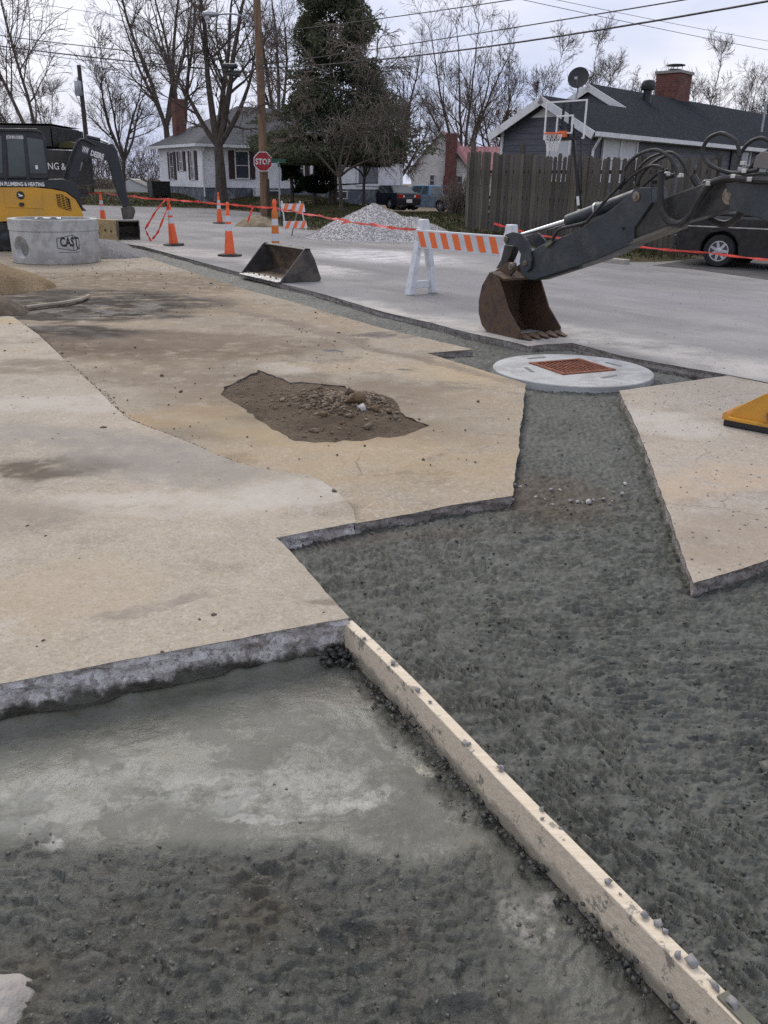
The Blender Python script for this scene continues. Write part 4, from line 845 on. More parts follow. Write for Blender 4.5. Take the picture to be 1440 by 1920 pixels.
def mat_leaf(name, a, b, c_):
    n = NT(name); c = n.mix(n.rng(n.noise(n.pos, .9, 4, .6), .35, .65), a, b); c = n.mix(n.math('MULTIPLY', n.rng(n.noise(n.pos, 7, 3, .6), .48, .68), .7), c, c_); n.fin(c, .7, 0, None, .2); tl = n.n('ShaderNodeBsdfTranslucent'); n.l(c, tl.inputs['Color']); ms = n.n('ShaderNodeMixShader'); ms.inputs[0].default_value = .45; n.l(n.b.outputs[0], ms.inputs[1]); n.l(tl.outputs[0], ms.inputs[2]); n.l(ms.outputs[0], n.o.inputs['Surface']); return n.m
EVG = mat_leaf('dark_evergreen_needles', (.066, .084, .050), (.11, .122, .072), (.17, .15, .10))
q = (-2.959,46,0.176); et = thing('evergreen_tree', 'tall dark green evergreen tree with a ragged pointed crown', 'tree', q)
m = MB(); m.tube([Vector(q)+Z3*t+X3*.12*math.sin(t) for t in (-.3, 1, 2.5, 4.5, 6.5, 8.6)], [.26, .21, .19, .14, .09, .03], 9)
for k_ in range(26):
    hh = 1.2+k_*.27; a = k_*2.4; m.tube([Vector(q)+Z3*hh, Vector(q)+Z3*(hh+.15)+Vector((math.cos(a), math.sin(a), 0))*(3.0-.29*hh)*.9], [.05, .012], 5)
m.build('trunk', BARK, et, smooth=True)
leafy('crown', (q[0]+.15, q[1], q[2]), 11.0, 6.2, 100000, 2, EVG, et, low=.22, size=(.07, .17), pw=.82)
DK = mat_leaf('glossy_holly_leaves', (.012, .022, .012), (.022, .036, .018), (.035, .05, .028))
for px_, py_, Y_, hh, rr_, lb in ((545, 378, 45, 3.0, 1.1, 'dark holly bush right of the stop sign, before the white house'), (585, 380, 44, 3.2, 1.0, 'dark ivy-clad stump left of the evergreen trunk')):
    q = D(*{545: (-5.087,47,0.585), 585: (-3.831,46,0.573)}[px_]) if False else {545: (-5.087,47,0.585), 585: (-3.831,46,0.573)}[px_]
    t = thing('holly_bush', lb, 'bush', q); m = MB(); m.tube([Vector(q)-Z3*.2, Vector(q)+Z3*1.0, Vector(q)+Z3*2.2], [.12, .09, .03], 7); m.build('trunk', BARK, t); leafy('crown', q, hh, rr_, 6000, px_, DK, t, low=.15, size=(.10, .18), pw=.5, cols=6)
# shrub tangle by the fence end and oak with brown leaves
q = (2.445,31,0.592); t = thing('bare_shrub', 'leafless twiggy shrub at the left end of the wooden fence', 'shrub', q); rg = np.random.RandomState(6); sg_ = []
for k_ in range(420):
    a = rg.uniform(0, 6.28); p = np.array([rg.randn()*.22, rg.randn()*.22, 0]); d = np.array([math.cos(a)*.45, math.sin(a)*.45, 1.0]); L = rg.uniform(.4, 1.3)
    for i in range(4): d = d+rg.randn(3)*.25; p1 = p+d/np.linalg.norm(d)*L/4; sg_.append((p, p1, .010, .006)); p = p1
v, f = seg_mesh(sg_); np_mesh('branches', v, f, TWIG, t)
q = (12.939,100,1.326); t = thing('oak_tree', 'oak holding brown leaves between the cottage roof and grey house', 'tree', (q[0], q[1], 0)); m = MB(); m.tube([Vector((q[0], q[1], -.2)), Vector((q[0], q[1], 3)), Vector((q[0]+.2, q[1], 6.5))], [.25, .2, .05], 7); m.build('trunk', BARK, t)
leafy('crown', (q[0], q[1], 0), 9.0, 3.8, 5200, 9, mat_leaf('dry_oak_leaves', (.10, .055, .035), (.14, .08, .05), (.07, .045, .03)), t, low=.2, size=(.12, .22), pw=.45)

# ---------------------------------------------------------------- backhoe (arm and stabiliser reach into view from the right)
bO, bU, bW = Vector((1.71, 9.24, 0)), Vector((.5524, -.8336, 0)), Vector((.8336, .5524, 0)); BF = (bO, bU, Z3, bW)
def BP(tz, off=0.0): return bO+bU*tz[0]+Z3*tz[1]+bW*off
STEEL = M('scuffed_dark_blue_grey_paint', (.026, .035, .043), .40, var=.25, scale=5, bump=.002, bscale=40, dirt=(.085, .085, .08), dirt_amt=.35, dscale=4, spec=.5)
STEEL2 = M('dusty_dark_steel_paint', (.024, .025, .025), .5, var=.25, scale=4, bump=.002, bscale=50, dirt=(.10, .088, .07), dirt_amt=.5, dscale=3)
RUST = M('rusty_brown_steel', (.125, .075, .045), .62, .25, var=.35, scale=5, bump=.004, bscale=45, dirt=(.035, .03, .028), dirt_amt=.75, dscale=5)
WORN = M('worn_bright_steel', (.30, .28, .26), .4, .7, var=.3, dirt=(.16, .09, .05), dirt_amt=.7, dscale=8)
PIN = M('greasy_steel_pin', (.22, .19, .15), .5, .6, var=.3, dirt=(.08, .06, .04), dscale=20)
CHROME = M('chromed_rod', (.62, .64, .66), .16, 1.0, var=.05)
RUB = M('black_hose_rubber', (.014, .014, .015), .5, var=.3, dirt=(.05, .047, .042), dirt_amt=.5, dscale=6)
YEL = M('construction_yellow_paint', (.62, .30, .035), .42, var=.08, scale=3, dirt=(.34, .19, .05), dirt_amt=.5, dscale=5, bump=.0008, bscale=60)
SILV = M('zinc_fitting', (.55, .54, .5), .35, .8, var=.2)
bh = thing('backhoe', 'dark backhoe arm with rusty bucket and yellow stabiliser foot entering from the right', 'backhoe', (1.71, 9.24, 0))
dip = [(-0.213,0.601), (-0.319,0.637), (-0.366,0.721), (-0.21,0.889), (-0.04,0.971), (0.349,1.102), (0.699,1.258), (1.075,1.484), (1.156,1.546), (1.298,1.548), (1.329,1.409), (1.165,1.189), (1.183,1.073), (1.105,1.028), (0.753,0.884), (0.488,0.795), (0,0.638), (-0.104,0.605)]
m = MB(); m.prism(dip, -.11, .11, BF); dpo = m.build('dipper', STEEL, bh, bevel=.012)
a, b = (-0.034,0.63), (0.503,0.799)
for k_ in range(24):      # rack teeth under the sliding dipper
    f = k_/23; t_, z_ = a[0]+(b[0]-a[0])*f, a[1]+(b[1]-a[1])*f; m = MB(); m.prism([(t_-.011, z_+.02), (t_+.011, z_+.02), (t_+.004, z_-.016), (t_-.004, z_-.016)], -.09, -.05, BF); m.build('rack_tooth', STEEL2, dpo)
boom = [(1.073,1.064), (1.082,1.173), (1.238,1.387), (1.543,1.496), (1.935,1.613), (2.064,1.655), (2.627,1.686), (3.017,1.629), (3.114,1.191), (2.437,1.319), (2.137,1.395), (1.872,1.317), (1.575,1.243), (1.226,1.086)]
m = MB(); m.prism(boom, -.085, .085, BF); bmo = m.build('boom', STEEL2, bh, bevel=.012)
a, b = (1.101,1.07), (1.587,1.243); m = MB(); m.prism([(a[0], a[1]), (b[0], b[1]), (b[0], b[1]-.03), (a[0], a[1]-.03)], -.11, .11, BF); m.build('slide_flange', M('dusty_flange', (.15, .14, .115), .7), bmo)
pl_ = [(2.077,1.587), (2.377,1.616), (2.641,1.618), (2.716,1.264), (2.433,1.337), (2.161,1.386)]; m = MB(); m.prism(pl_, -.125, -.087, BF); m.build('boom_cheek', STEEL, bmo, bevel=.006)
def disc(name, tz, off, r, h_, mat, par, hole=0):
    m = MB(); mm = Matrix((bU, Z3, -bW)).transposed(); pr = [(r, 0), (r, h_*.8), (r*.9, h_), (r*.45, h_), (r*.42, h_+.012), (.001, h_+.012)]; m.lathe(pr, 20, BP(tz, off), mm); return m.build(name, mat, par, smooth=True)
disc('pivot_pin', (1.148,1.465), -.108, .045, .018, PIN, dpo); disc('pivot_pin', (2.121,1.491), -.084, .07, .03, PIN, bmo)
disc('pivot_hole', (1.037,1.188), -.110, .020, .004, BLK, dpo)
ear = [(-0.62,0.996), (-0.586,1.046), (-0.475,1.076), (-0.343,1.065), (-0.245,1.006), (-0.18,0.916), (-0.146,0.812), (-0.149,0.728), (-0.207,0.681), (-0.284,0.705), (-0.333,0.773), (-0.319,0.853), (-0.373,0.915), (-0.46,0.935), (-0.575,0.935)]
for o_ in (-.14, .115):
    m = MB(); m.prism(ear, o_, o_+.028, BF); eo = m.build('bucket_link', STEEL, bh, bevel=.005)
    if o_ < 0:
        disc('link_pin', (-0.565,0.993), -.138, .034, .018, PIN, eo); disc('link_pin', (-0.236,0.769), -.138, .03, .018, PIN, eo)
lk = [(-0.698,0.928), (-0.533,0.926), (-0.596,0.799), (-0.672,0.68), (-0.821,0.661), (-0.744,0.763)]
m = MB(); m.prism(lk, -.05, .05, BF); m.build('tilt_link', STEEL2, bh, bevel=.008)
ps = [(-0.622,0.65), (-0.739,0.495), (-0.781,0.325), (-0.768,0.184), (-0.703,0.063), (-0.589,-0.01), (-0.427,-0.021), (-0.064,0.008), (-0.062,0.09), (-0.168,0.187), (-0.274,0.285), (-0.36,0.435), (-0.43,0.551), (-0.493,0.634)]
bk = MB(); back = ps[:8]; cen = (sum(p[0] for p in ps)/len(ps), sum(p[1] for p in ps)/len(ps))
inn = [(p[0]+(cen[0]-p[0])*.05, p[1]+(cen[1]-p[1])*.05) for p in back]
top = [(-0.493,0.634), (-0.316,0.599)]
m = MB(); m.prism(back+inn[::-1], -.288, .288, BF); buc = m.build('bucket', RUST, bh, smooth=True)
for o_ in (-.305, .287):
    m = MB(); m.prism(ps, o_, o_+.018, BF); m.build('side_plate', RUST, buc, bevel=.004)
m = MB(); q0, q1 = ps[13], (-0.28,0.606); m.prism([(ps[0][0], ps[0][1]+.005), (ps[13][0]+.10, ps[13][1]-.035), (ps[13][0]+.10, ps[13][1]-.055), (ps[0][0], ps[0][1]-.02)], -.284, .284, BF); m.build('top_plate', RUST, buc)
for o_ in (-.13, .10):
    lug = [(-0.798,0.621), (-0.635,0.698), (-0.534,0.758), (-0.429,0.758), (-0.398,0.687), (-0.508,0.603), (-0.702,0.566)]; m = MB(); m.prism(lug, o_, o_+.035, BF); lo_ = m.build('bucket_lug', RUST, buc, bevel=.004)
disc('link_pin', (-0.448,0.721), -.128, .038, .035, PIN, buc)
lip = ps[7]; m = MB(); m.prism([(lip[0]-.06, lip[1]+.03), (lip[0]+.03, lip[1]+.022), (lip[0]+.03, lip[1]+.002), (lip[0]-.06, lip[1]+.004)], -.30, .30, BF); m.build('cutting_lip', RUST, buc)
for k_ in range(5):
    w0 = -.255+k_*.1275; m = MB(); l_ = .135
    vs = [BP((lip[0]-.03, lip[1]+.035), w0-.045), BP((lip[0]-.03, lip[1]+.055), w0+.045), BP((lip[0]-.03, lip[1]), w0+.035), BP((lip[0]-.03, lip[1]), w0-.035), BP((lip[0]+l_, lip[1]+.012), w0-.022), BP((lip[0]+l_, lip[1]+.012), w0+.022), BP((lip[0]+l_, lip[1]+.0), w0+.022), BP((lip[0]+l_, lip[1]+.0), w0-.022)]
    m.add(vs, [(0, 1, 2, 3), (4, 7, 6, 5), (0, 4, 5, 1), (1, 5, 6, 2), (2, 6, 7, 3), (3, 7, 4, 0)]); m.build('tooth', RUST, buc, bevel=.004)
r0_, r1_, r2_ = BP((-0.515,1.03)), BP((0.19,1.214)), BP((1.051,1.472))
m = MB(); m.tube([r0_, r1_+(r1_-r0_)*.1], .026, 14); m.build('cylinder_rod', CHROME, bh, smooth=True)
m = MB(); d_ = (r2_-r1_).normalized(); m.tube([r1_, r1_+d_*.012, r2_], [.05, .062, .062], 18); cyo = m.build('cylinder_barrel', STEEL, bh, smooth=True)
m = MB(); c_ = BP((0.587,1.341)); m.tube([c_-d_*.012, c_+d_*.012], .068, 18); m.build('barrel_clamp', SILV, cyo, smooth=True)
def spline(pts, n=8):
    o = []; P_ = [pts[0]]+list(pts)+[pts[-1]]
    for i in range(1, len(P_)-2):
        for k in range(n):
            t = k/n; a, b, c, d = P_[i-1], P_[i], P_[i+1], P_[i+2]
            o.append(.5*((2*b)+(c-a)*t+(2*a-5*b+4*c-d)*t*t+(3*b-a-3*c+d)*t**3))
    return o+[pts[-1]]
def hose(pts, r, off, mat=RUB, name='hydraulic_hose', offs=None):
    offs = offs or [off]*len(pts); m = MB(); m.tube(spline([BP(p, o) for p, o in zip(pts, offs)]), r, 8); return m.build(name, mat, bh, smooth=True)
hose([(0.131,1.026), (0.217,1.133), (0.391,1.175), (0.566,1.216), (0.625,1.26), (0.811,1.437), (0.927,1.534), (0.999,1.617), (1.004,1.718), (1.12,1.812), (1.3,1.854), (1.435,1.818), (1.538,1.735), (1.597,1.654)], .016, -.13)
hose([(0.928,1.529), (1.028,1.617), (1.141,1.683), (1.243,1.722), (1.349,1.722), (1.405,1.697)], .013, -.10); hose([(1.065,1.556), (1.106,1.648), (1.177,1.718), (1.286,1.781), (1.367,1.806), (1.43,1.775), (1.454,1.673)], .015, -.03)
hose([(1.1,1.557), (1.168,1.608), (1.253,1.663), (1.366,1.697)], .013, .02); hose([(1.204,1.593), (1.338,1.629), (1.438,1.654)], .02, .03); hose([(0.989,1.596), (1.014,1.703), (1.136,1.797), (1.316,1.839), (1.423,1.813), (1.521,1.726), (1.573,1.649)], .014, .03)
hose([(1.437,1.663), (1.444,1.531), (1.487,1.374), (1.581,1.278), (1.699,1.258), (1.787,1.316), (1.842,1.414), (1.886,1.5), (1.953,1.581)], .033, -.15, name='hose_sleeve'); hose([(1.573,1.644), (1.642,1.573), (1.723,1.536)], .033, .10, name='hose_sleeve'); hose([(1.761,1.325), (1.868,1.276), (1.966,1.264), (2.046,1.302), (2.12,1.394)], .033, .12, name='hose_sleeve')
hose([(2.176,1.789), (2.131,1.892), (2.041,1.947), (1.948,1.966), (1.853,1.927), (1.812,1.844), (1.847,1.77), (1.939,1.715), (2.083,1.673), (2.195,1.667), (2.362,1.691)], .017, -.13); hose([(2.142,1.714), (2.121,1.794), (2.161,1.869), (2.237,1.918), (2.326,1.917), (2.453,1.85)], .016, -.05)
hose([(1.946,1.585), (2.06,1.619), (2.181,1.628), (2.334,1.616), (2.643,1.61)], .028, -.15, name='hose_sleeve'); hose([(2.088,1.651), (2.218,1.66), (2.37,1.651), (2.636,1.644)], .024, -.02)
hose([(2.064,1.655), (2.167,1.696), (2.248,1.784), (2.332,1.835)], .022, .03); hose([(2.142,1.714), (2.141,1.66)], .02, -.05, SILV, 'hose_fitting')
for p_, o_ in (((1.47,1.659), -.12), ((1.614,1.647), -.12), ((1.952,1.584), -.17), ((2.173,1.64), -.16), ((2.252,1.681), -.14), ((2.334,1.619), -.17), ((2.17,1.74), -.06)):
    m = MB(); m.box(BP(p_, o_), (.045, .035, .035), Matrix((bU, bW, Z3)).transposed()); m.build('hose_fitting', SILV, bh, bevel=.006)
m = MB(); m.prism([(2.285,1.704), (2.299,1.792), (2.345,1.826), (2.502,1.806), (2.527,1.686)], -.10, -.03, BF); m.build('valve_block', M('dull_zinc_block', (.2, .19, .17), .5, .5), bh, bevel=.008)
m = MB(); m.tube(spline([BP((0.131,1.026), -.125), BP((0.109,0.996), -.128), BP((0.046,0.957), -.128)]), .016, 8); m.build('hose_end', M('olive_fitting', (.14, .14, .08), .7), bh)
# stabiliser foot
sO = Vector((2.358,5.753,0)); sU = (Vector((2.599,5.539,0))-sO).normalized(); sW = Vector((-sU.y, sU.x, 0)); SF = (sO, sU, Z3*1.28, sW)
m = MB(); m.prism([(.012, .0), (.75, .0), (.75, .034), (.012, .034)], .0, .30, SF); st = m.build('rubber_pad', BLK, bh, bevel=.006)
m = MB(); m.prism([(0, .034), (.78, .034), (.78, .052), (.04, .052), (.012, .078), (0, .07)], -.008, .31, SF); sp_ = m.build('stabiliser_foot', YEL, bh, bevel=.004)
m = MB(); m.prism([(.035, .05), (.055, .092), (.24, .20), (.28, .215), (.76, .235), (.76, .05)], .03, .048, SF); m.build('web', YEL, sp_, bevel=.003)
m = MB(); m.prism([(.05, .05), (.08, .115), (.15, .125), (.205, .175), (.212, .235), (.252, .238), (.26, .262), (.76, .28), (.76, .05)], .21, .228, SF); m.build('web', YEL, sp_, bevel=.003)
m = MB(); m.prism([(.04, .052), (.085, .052), (.085, .10), (.06, .09)], .05, .209, SF); m.build('toe_plate', YEL, sp_)
m = MB(); m.prism([(.30, .05), (.72, .05), (.72, .225), (.34, .222)], .07, .19, SF); m.build('leg_boss', YEL, sp_, bevel=.01)
mm = Matrix((sU, Z3, -sW)).transposed(); m = MB(); m.lathe([(.05, 0), (.05, .014), (.034, .016), (.034, .05), (.030, .055), (.001, .056)], 18, sO+sU*.335+Z3*.118+sW*.03, mm); m.build('pin', PIN, sp_, smooth=True)
m = MB(); m.box(sO+sU*.335+Z3*.075+sW*.024, (.05, .012, .05), Matrix((sU, sW, Z3)).transposed()); m.build('pin_keeper', RUST, sp_)
m = MB(); a = sO+sU*.5+Z3*.15+sW*.13; b = a+sU*.9+Z3*.75; m.tube([a, b], .075, 4); m.build('stabiliser_leg', YEL, bh)

# ---------------------------------------------------------------- yellow excavator on the left
eO, eU, eW = Vector((-7.4, 19.8, 0)), Vector((.9292, .3697, 0)), Vector((-.3697, .9292, 0)); EF = (eO, eU, Z3, eW)
def EP(tz, off=0.0): return eO+eU*tz[0]+Z3*tz[1]+eW*off
EY = M('excavator_yellow', (.66, .34, .03), .4, var=.07, dirt=(.42, .24, .06), dirt_amt=.5, dscale=2); ED = M('excavator_dark_paint', (.016, .020, .026), .35, var=.2, dirt=(.05, .048, .045), dirt_amt=.3, dscale=3)
CGL = M('tinted_cab_glass', (.02, .035, .035), .06, var=.3, scale=.8, spec=.9); LET = M('white_vinyl_lettering', (.75, .75, .73), .5, var=.03)
ex = thing('excavator', 'yellow and dark grey compact excavator with its arm down behind the concrete ring', 'excavator', (-7.4, 19.8, 0))
bd = [(-1.98,1.306), (-0.401,1.327), (-0.03,1.293), (0.251,1.237), (0.443,1.084), (0.548,0.863), (0.573,0.722), (0.304,0.675), (-0.487,0.639), (-2.091,0.581)]
m = MB(); m.prism(bd, 0, 1.45, EF); ebo = m.build('engine_housing', EY, ex, bevel=.035, seg=3)
bp = [(-1.956,1.459), (-0.086,1.49), (0.213,1.506), (0.504,1.419), (0.551,1.166), (0.579,0.863), (0.55,0.875), (0.449,1.096), (0.257,1.251), (-0.026,1.307), (-0.399,1.338), (-1.978,1.317)]
m = MB(); m.prism(bp, -.012, 1.46, EF); m.build('upper_cowl', ED, ex, bevel=.012)
for x0, x1 in (('a', 'b'),):
    m = MB(); m.prism([(-0.997,1.29), (-0.236,1.283), (-0.262,0.887), (-1.026,0.913)], -.012, .0, EF); m.build('service_door', EY, ebo, bevel=.004)
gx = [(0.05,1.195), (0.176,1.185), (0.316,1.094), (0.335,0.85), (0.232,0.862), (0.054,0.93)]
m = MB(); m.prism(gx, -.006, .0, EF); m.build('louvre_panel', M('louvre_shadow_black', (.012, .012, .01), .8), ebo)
for k_ in range(8):
    f = k_/7.; a, b = (0.055,1.179), (0.058,0.93); c, d = (0.262,1.129), (0.33,0.862)
    p0 = (a[0]+(b[0]-a[0])*f, a[1]+(b[1]-a[1])*f); p1 = (c[0]+(d[0]-c[0])*f, c[1]+(d[1]-c[1])*f); m = MB(); m.prism([p0, p1, (p1[0], p1[1]+.012), (p0[0], p0[1]+.012)], -.022, -.006, EF); m.build('louvre', EY, ebo)
for f in (.33, .66):
    a, c = (0.056,1.184), (0.274,1.136); b, d = (0.057,0.923), (0.328,0.85); p0 = (a[0]+(c[0]-a[0])*f, a[1]+(c[1]-a[1])*f); p1 = (b[0]+(d[0]-b[0])*f, b[1]+(d[1]-b[1])*f); m = MB(); m.prism([p0, p1, (p1[0]+.014, p1[1]), (p0[0]+.014, p0[1])], -.024, -.022, EF); m.build('louvre_bar', EY, ebo)
bg_ = (-0.681,1.158); m = MB(); m.prism([(bg_[0]+.085*math.cos(a)*(1 if abs(math.cos(a)) < .8 else .95), bg_[1]+.085*math.sin(a)) for a in [k*.3927+.196 for k in range(16)]], -.02, -.012, EF); bdg = m.build('badge', BLK, ebo)
dr_ = [(-.05, -.005), (-.035, .012), (-.01, .01), (.015, .02), (.03, .045), (.04, .03), (.055, .028), (.035, .012), (.025, -.01), (.055, -.03), (.01, -.022), (-.02, -.02), (-.055, -.045), (-.03, -.02)]
m = MB(); m.prism([(bg_[0]-x_, bg_[1]+z_) for x_, z_ in dr_], -.023, -.02, EF); m.build('emblem', LET, bdg)
m = MB(); q = (-0.683,0.972); m.box(EP(q, -.03), (.09, .03, .075), Matrix((eU, eW, Z3)).transposed()); m.build('door_latch', BLK, ebo)
tx = (-0.168,1.337); text_mesh('HAGERMAN PLUMBING & HEATING', .112, LET, ebo, frameM(EP(tx, -.016)+Z3*.012, eU, Z3), sx=.70, bold=.004, align='RIGHT')
# cab
cabO = [(-1.619,2.434), (-1.508,2.47), (-0.209,2.498), (-0.075,2.411), (-0.031,2.281), (-0.059,1.49), (-1.765,1.462)]
m = MB(); m.prism(cabO, .02, 1.0, EF); cab = m.build('cab', ED, ex, bevel=.03)
m = MB(); m.prism([(-1.551,2.468), (-0.187,2.501), (-0.061,2.399), (-0.261,2.435), (-1.561,2.4)], -.03, 1.06, EF); m.build('cab_roof', ED, cab, bevel=.015)
for nm, pts in (('door_glass', [(-0.8,2.366), (-0.478,2.376), (-0.512,1.543), (-0.86,1.537)]), ('side_glass', [(-0.408,2.324), (-0.092,2.28), (-0.083,1.614), (-0.428,1.607)]), ('side_glass', [(-1.36,2.326), (-0.897,2.341), (-0.977,1.597), (-1.467,1.588)])):
    m = MB(); m.prism(pts, .006, .018, EF); m.build(nm, CGL, cab)
for x0 in (222, 30):
    a, b = {222: ((-0.436,2.41), (-0.482,1.483)), 30: ((-0.848,2.396), (-0.939,1.476))}[x0]; m = MB(); m.prism([(a[0]-.035, a[1]), (a[0]+.035, a[1]), (b[0]+.035, b[1]), (b[0]-.035, b[1])], -.01, .02, EF); m.build('cab_post', ED, cab, bevel=.008)
tx = (-0.811,2.29); text_mesh('JOHN DEERE', .085, LET, cab, frameM(EP(tx, .002), eU, Z3), sx=.82, bold=.002)
m = MB(); m.prism([(-0.838,1.865), (-0.747,1.922), (-0.663,1.891), (-0.6,1.693), (-0.562,1.56), (-0.862,1.555)], .3, .8, EF); m.build('seat', BLK, cab)
m = MB(); q = (-0.282,1.733); m.box(EP(q, .002), (.05, .006, .08), Matrix((eU, eW, Z3)).transposed()); m.build('sticker', LET, cab)
# boom, arm, bucket
bp = [(0.24,1.505), (0.478,2.041), (0.626,2.319), (0.773,2.373), (0.957,2.329), (1.261,2.258), (1.318,2.109), (1.269,1.898), (1.036,1.939), (0.825,1.976), (0.699,1.908), (0.563,1.534)]
m = MB(); m.prism(bp, .42, .66, EF); xb = m.build('boom', ED, ex, bevel=.025)
ap = [(1.222,2.234), (1.383,2.273), (1.47,2.125), (1.521,1.81), (1.612,1.192), (1.644,0.913), (1.486,0.912), (1.403,1.165), (1.297,1.641), (1.242,1.944)]
m = MB(); m.prism(ap, .44, .64, EF); xa = m.build('arm', ED, ex, bevel=.02)
m = MB(); m.tube([EP((0.539,1.533), .54), EP((0.608,1.686), .54)], .05, 10); m.build('boom_cylinder', ED, ex, smooth=True); m = MB(); m.tube([EP((0.608,1.686), .54), EP((0.682,1.862), .54)], .026, 10); m.build('cylinder_rod', CHROME, ex, smooth=True)
m = MB(); m.tube([EP((0.842,2.359), .54)+Z3*.03, EP((1.132,2.293), .54)+Z3*.04], .05, 10); m.build('arm_cylinder', ED, ex, smooth=True); m = MB(); m.tube([EP((1.132,2.293), .54)+Z3*.04, EP((1.295,2.236), .54)+Z3*.04], .026, 10); m.build('cylinder_rod', CHROME, ex, smooth=True)
for o_ in (.36, .40):
    m = MB(); m.tube(spline([EP((0.302,1.529), o_), EP((0.51,2.019), o_), EP((0.657,2.286), o_), EP((0.791,2.324), o_), EP((1.017,2.216), o_)]), .02, 6); m.build('hose', RUB, ex, smooth=True)
tx = (0.864,2.026); d0, d1 = (0.738,2.092), (1.083,1.981); tdir = (EP(d1)-EP(d0)).normalized(); text_mesh('DEERE', .16, LET, xb, frameM(EP((0.877,2.013), .417), tdir, Z3-tdir*tdir.z), sx=.62, bold=.006)
text_mesh('WW', .18, LET, xb, frameM(EP((0.702,2.079), .417), tdir, Z3-tdir*tdir.z), sx=.36, bold=.006)
XB_ = M('dusty_bucket_steel', (.115, .10, .085), .65, .2, var=.3, dirt=(.05, .04, .035))
ls = [(1.453,0.9), (1.64,0.949), (1.737,0.913), (1.753,0.816), (1.688,0.656), (1.474,0.643)]; m = MB(); m.prism(ls, .40, .68, EF); m.build('bucket_link', XB_, ex, bevel=.01)
fl = [(1.343,0.631), (1.801,0.643), (1.86,0.507), (1.858,0.357), (1.801,0.207), (1.658,0.168), (1.383,0.205)]
top_ = fl[0]; wd_ = 0.62
bkm = MB(); bU0, bU1 = (1.315,0.641), (1.774,0.642); zt, zb = bU0[1], (1.509,0.2)[1]; u0, u1 = bU0[0], bU1[0]
# a bucket whose mouth faces the camera: shell behind, two side cheeks
def eb(u, z, o): return EP((u, z), o)
prof = [(.10, zt), (.42, zt-.02), (.62, zt-.14), (.66, zt-.30), (.52, zb+.05), (.22, zb), (.20, zb+.02), (.48, zb+.075), (.60, zt-.30), (.57, zt-.16), (.40, zt-.05), (.10, zt-.03)]
m = MB(); m.prism(prof, u0, u1, (eO, eW, Z3, eU)); xk = m.build('bucket', XB_, ex, smooth=True)
for uu in (u0-.012, u1-.004):
    m = MB(); m.prism([(.08, zt), (.42, zt-.01), (.63, zt-.14), (.67, zt-.30), (.53, zb+.05), (.18, zb), (.05, zb+.22)], uu, uu+.016, (eO, eW, Z3, eU)); m.build('side_plate', XB_, xk)
for k_ in range(4):
    m = MB(); u_ = u0+(u1-u0)*(k_+.5)/4; m.box(eb(u_, zb+.012, .15), (.06, .14, .022), Matrix((eU, eW, Z3)).transposed()); m.build('tooth', WORN, xk)
# tracks
for o_ in (-.05, 1.1):
    tp = []; za, ua, ub, rr = .30, -2.1, .02, .29
    for k_ in range(9): a = math.pi*.5+math.pi*k_/8; tp.append((ua+rr*math.cos(a), .30+rr*math.sin(a)))
    for k_ in range(9): a = -math.pi*.5+math.pi*k_/8; tp.append((ub+rr*math.cos(a)-.10, .30+rr*math.sin(a)))
    m = MB(); m.prism(tp, o_, o_+.38, EF); tk = m.build('track', RUB, ex, bevel=.02)
    for k_ in range(5): m = MB(); mm = Matrix((eU, Z3, -eW)).transposed(); m.lathe([(.14, 0), (.14, .03), (.07, .045), (.001, .045)], 14, EP((ua+.1+k_*.46, .26), o_), mm); m.build('roller', ED, tk, smooth=True)
    for k_ in range(14): m = MB(); m.box(EP((ua+.02+k_*.155, .015), o_+.19), (.07, .40, .05), Matrix((eU, eW, Z3)).transposed()); m.build('track_pad', RUB, tk); m = MB(); m.box(EP((ua+.02+k_*.155, .59), o_+.19), (.07, .40, .05), Matrix((eU, eW, Z3)).transposed()); m.build('track_pad', RUB, tk)
m = MB(); m.prism([(-2.0, .35), (.1, .35), (.1, .75), (-2.0, .75)], .35, 1.1, EF); m.build('undercarriage', ED, ex)

# ---------------------------------------------------------------- vehicles
TYRE = M('tyre_rubber', (.018, .018, .018), .8); RIM = M('silver_wheel', (.5, .5, .52), .35, .6); TAIL = M('red_tail_lamp', (.42, .02, .02), .25, var=.1); HUBD = M('dark_wheel', (.05, .05, .055), .5)
def wheel(par, c, r, w_, right, rim=RIM, spokes=7):
    mm = Matrix((X3, Z3, Y3*right)).transposed(); m = MB(); m.lathe([(r*.62, -w_/2), (r*.9, -w_/2), (r, -w_*.35), (r, w_*.35), (r*.92, w_/2), (r*.64, w_/2), (r*.62, w_*.3)], 26, c, mm); wo = m.build('wheel', TYRE, par, smooth=True)
    m = MB(); m.lathe([(r*.63, w_*.40), (r*.60, w_*.44), (r*.54, w_*.30), (.001, w_*.26)], 26, c, mm); ro = m.build('rim', HUBD if spokes else rim, wo, smooth=True)
    m = MB(); m.lathe([(r*.64, w_*.38), (r*.64, w_*.46), (r*.57, w_*.46), (r*.56, w_*.38)], 26, c, mm); m.lathe([(r*.2, w_*.3), (r*.2, w_*.46), (r*.12, w_*.5), (.001, w_*.5)], 16, c, mm)
    for k in range(spokes):
        a = 2*math.pi*k/spokes; m.prism([(r*.12, -r*.10), (r*.60, -r*.075), (r*.60, r*.075), (r*.12, r*.10)], w_*.30, w_*.43, (c, mm @ Vector((math.cos(a), math.sin(a), 0)), mm @ Vector((-math.sin(a), math.cos(a), 0)), mm @ Vector((0, 0, 1))))
    m.build('hubcap', rim, wo, smooth=True)
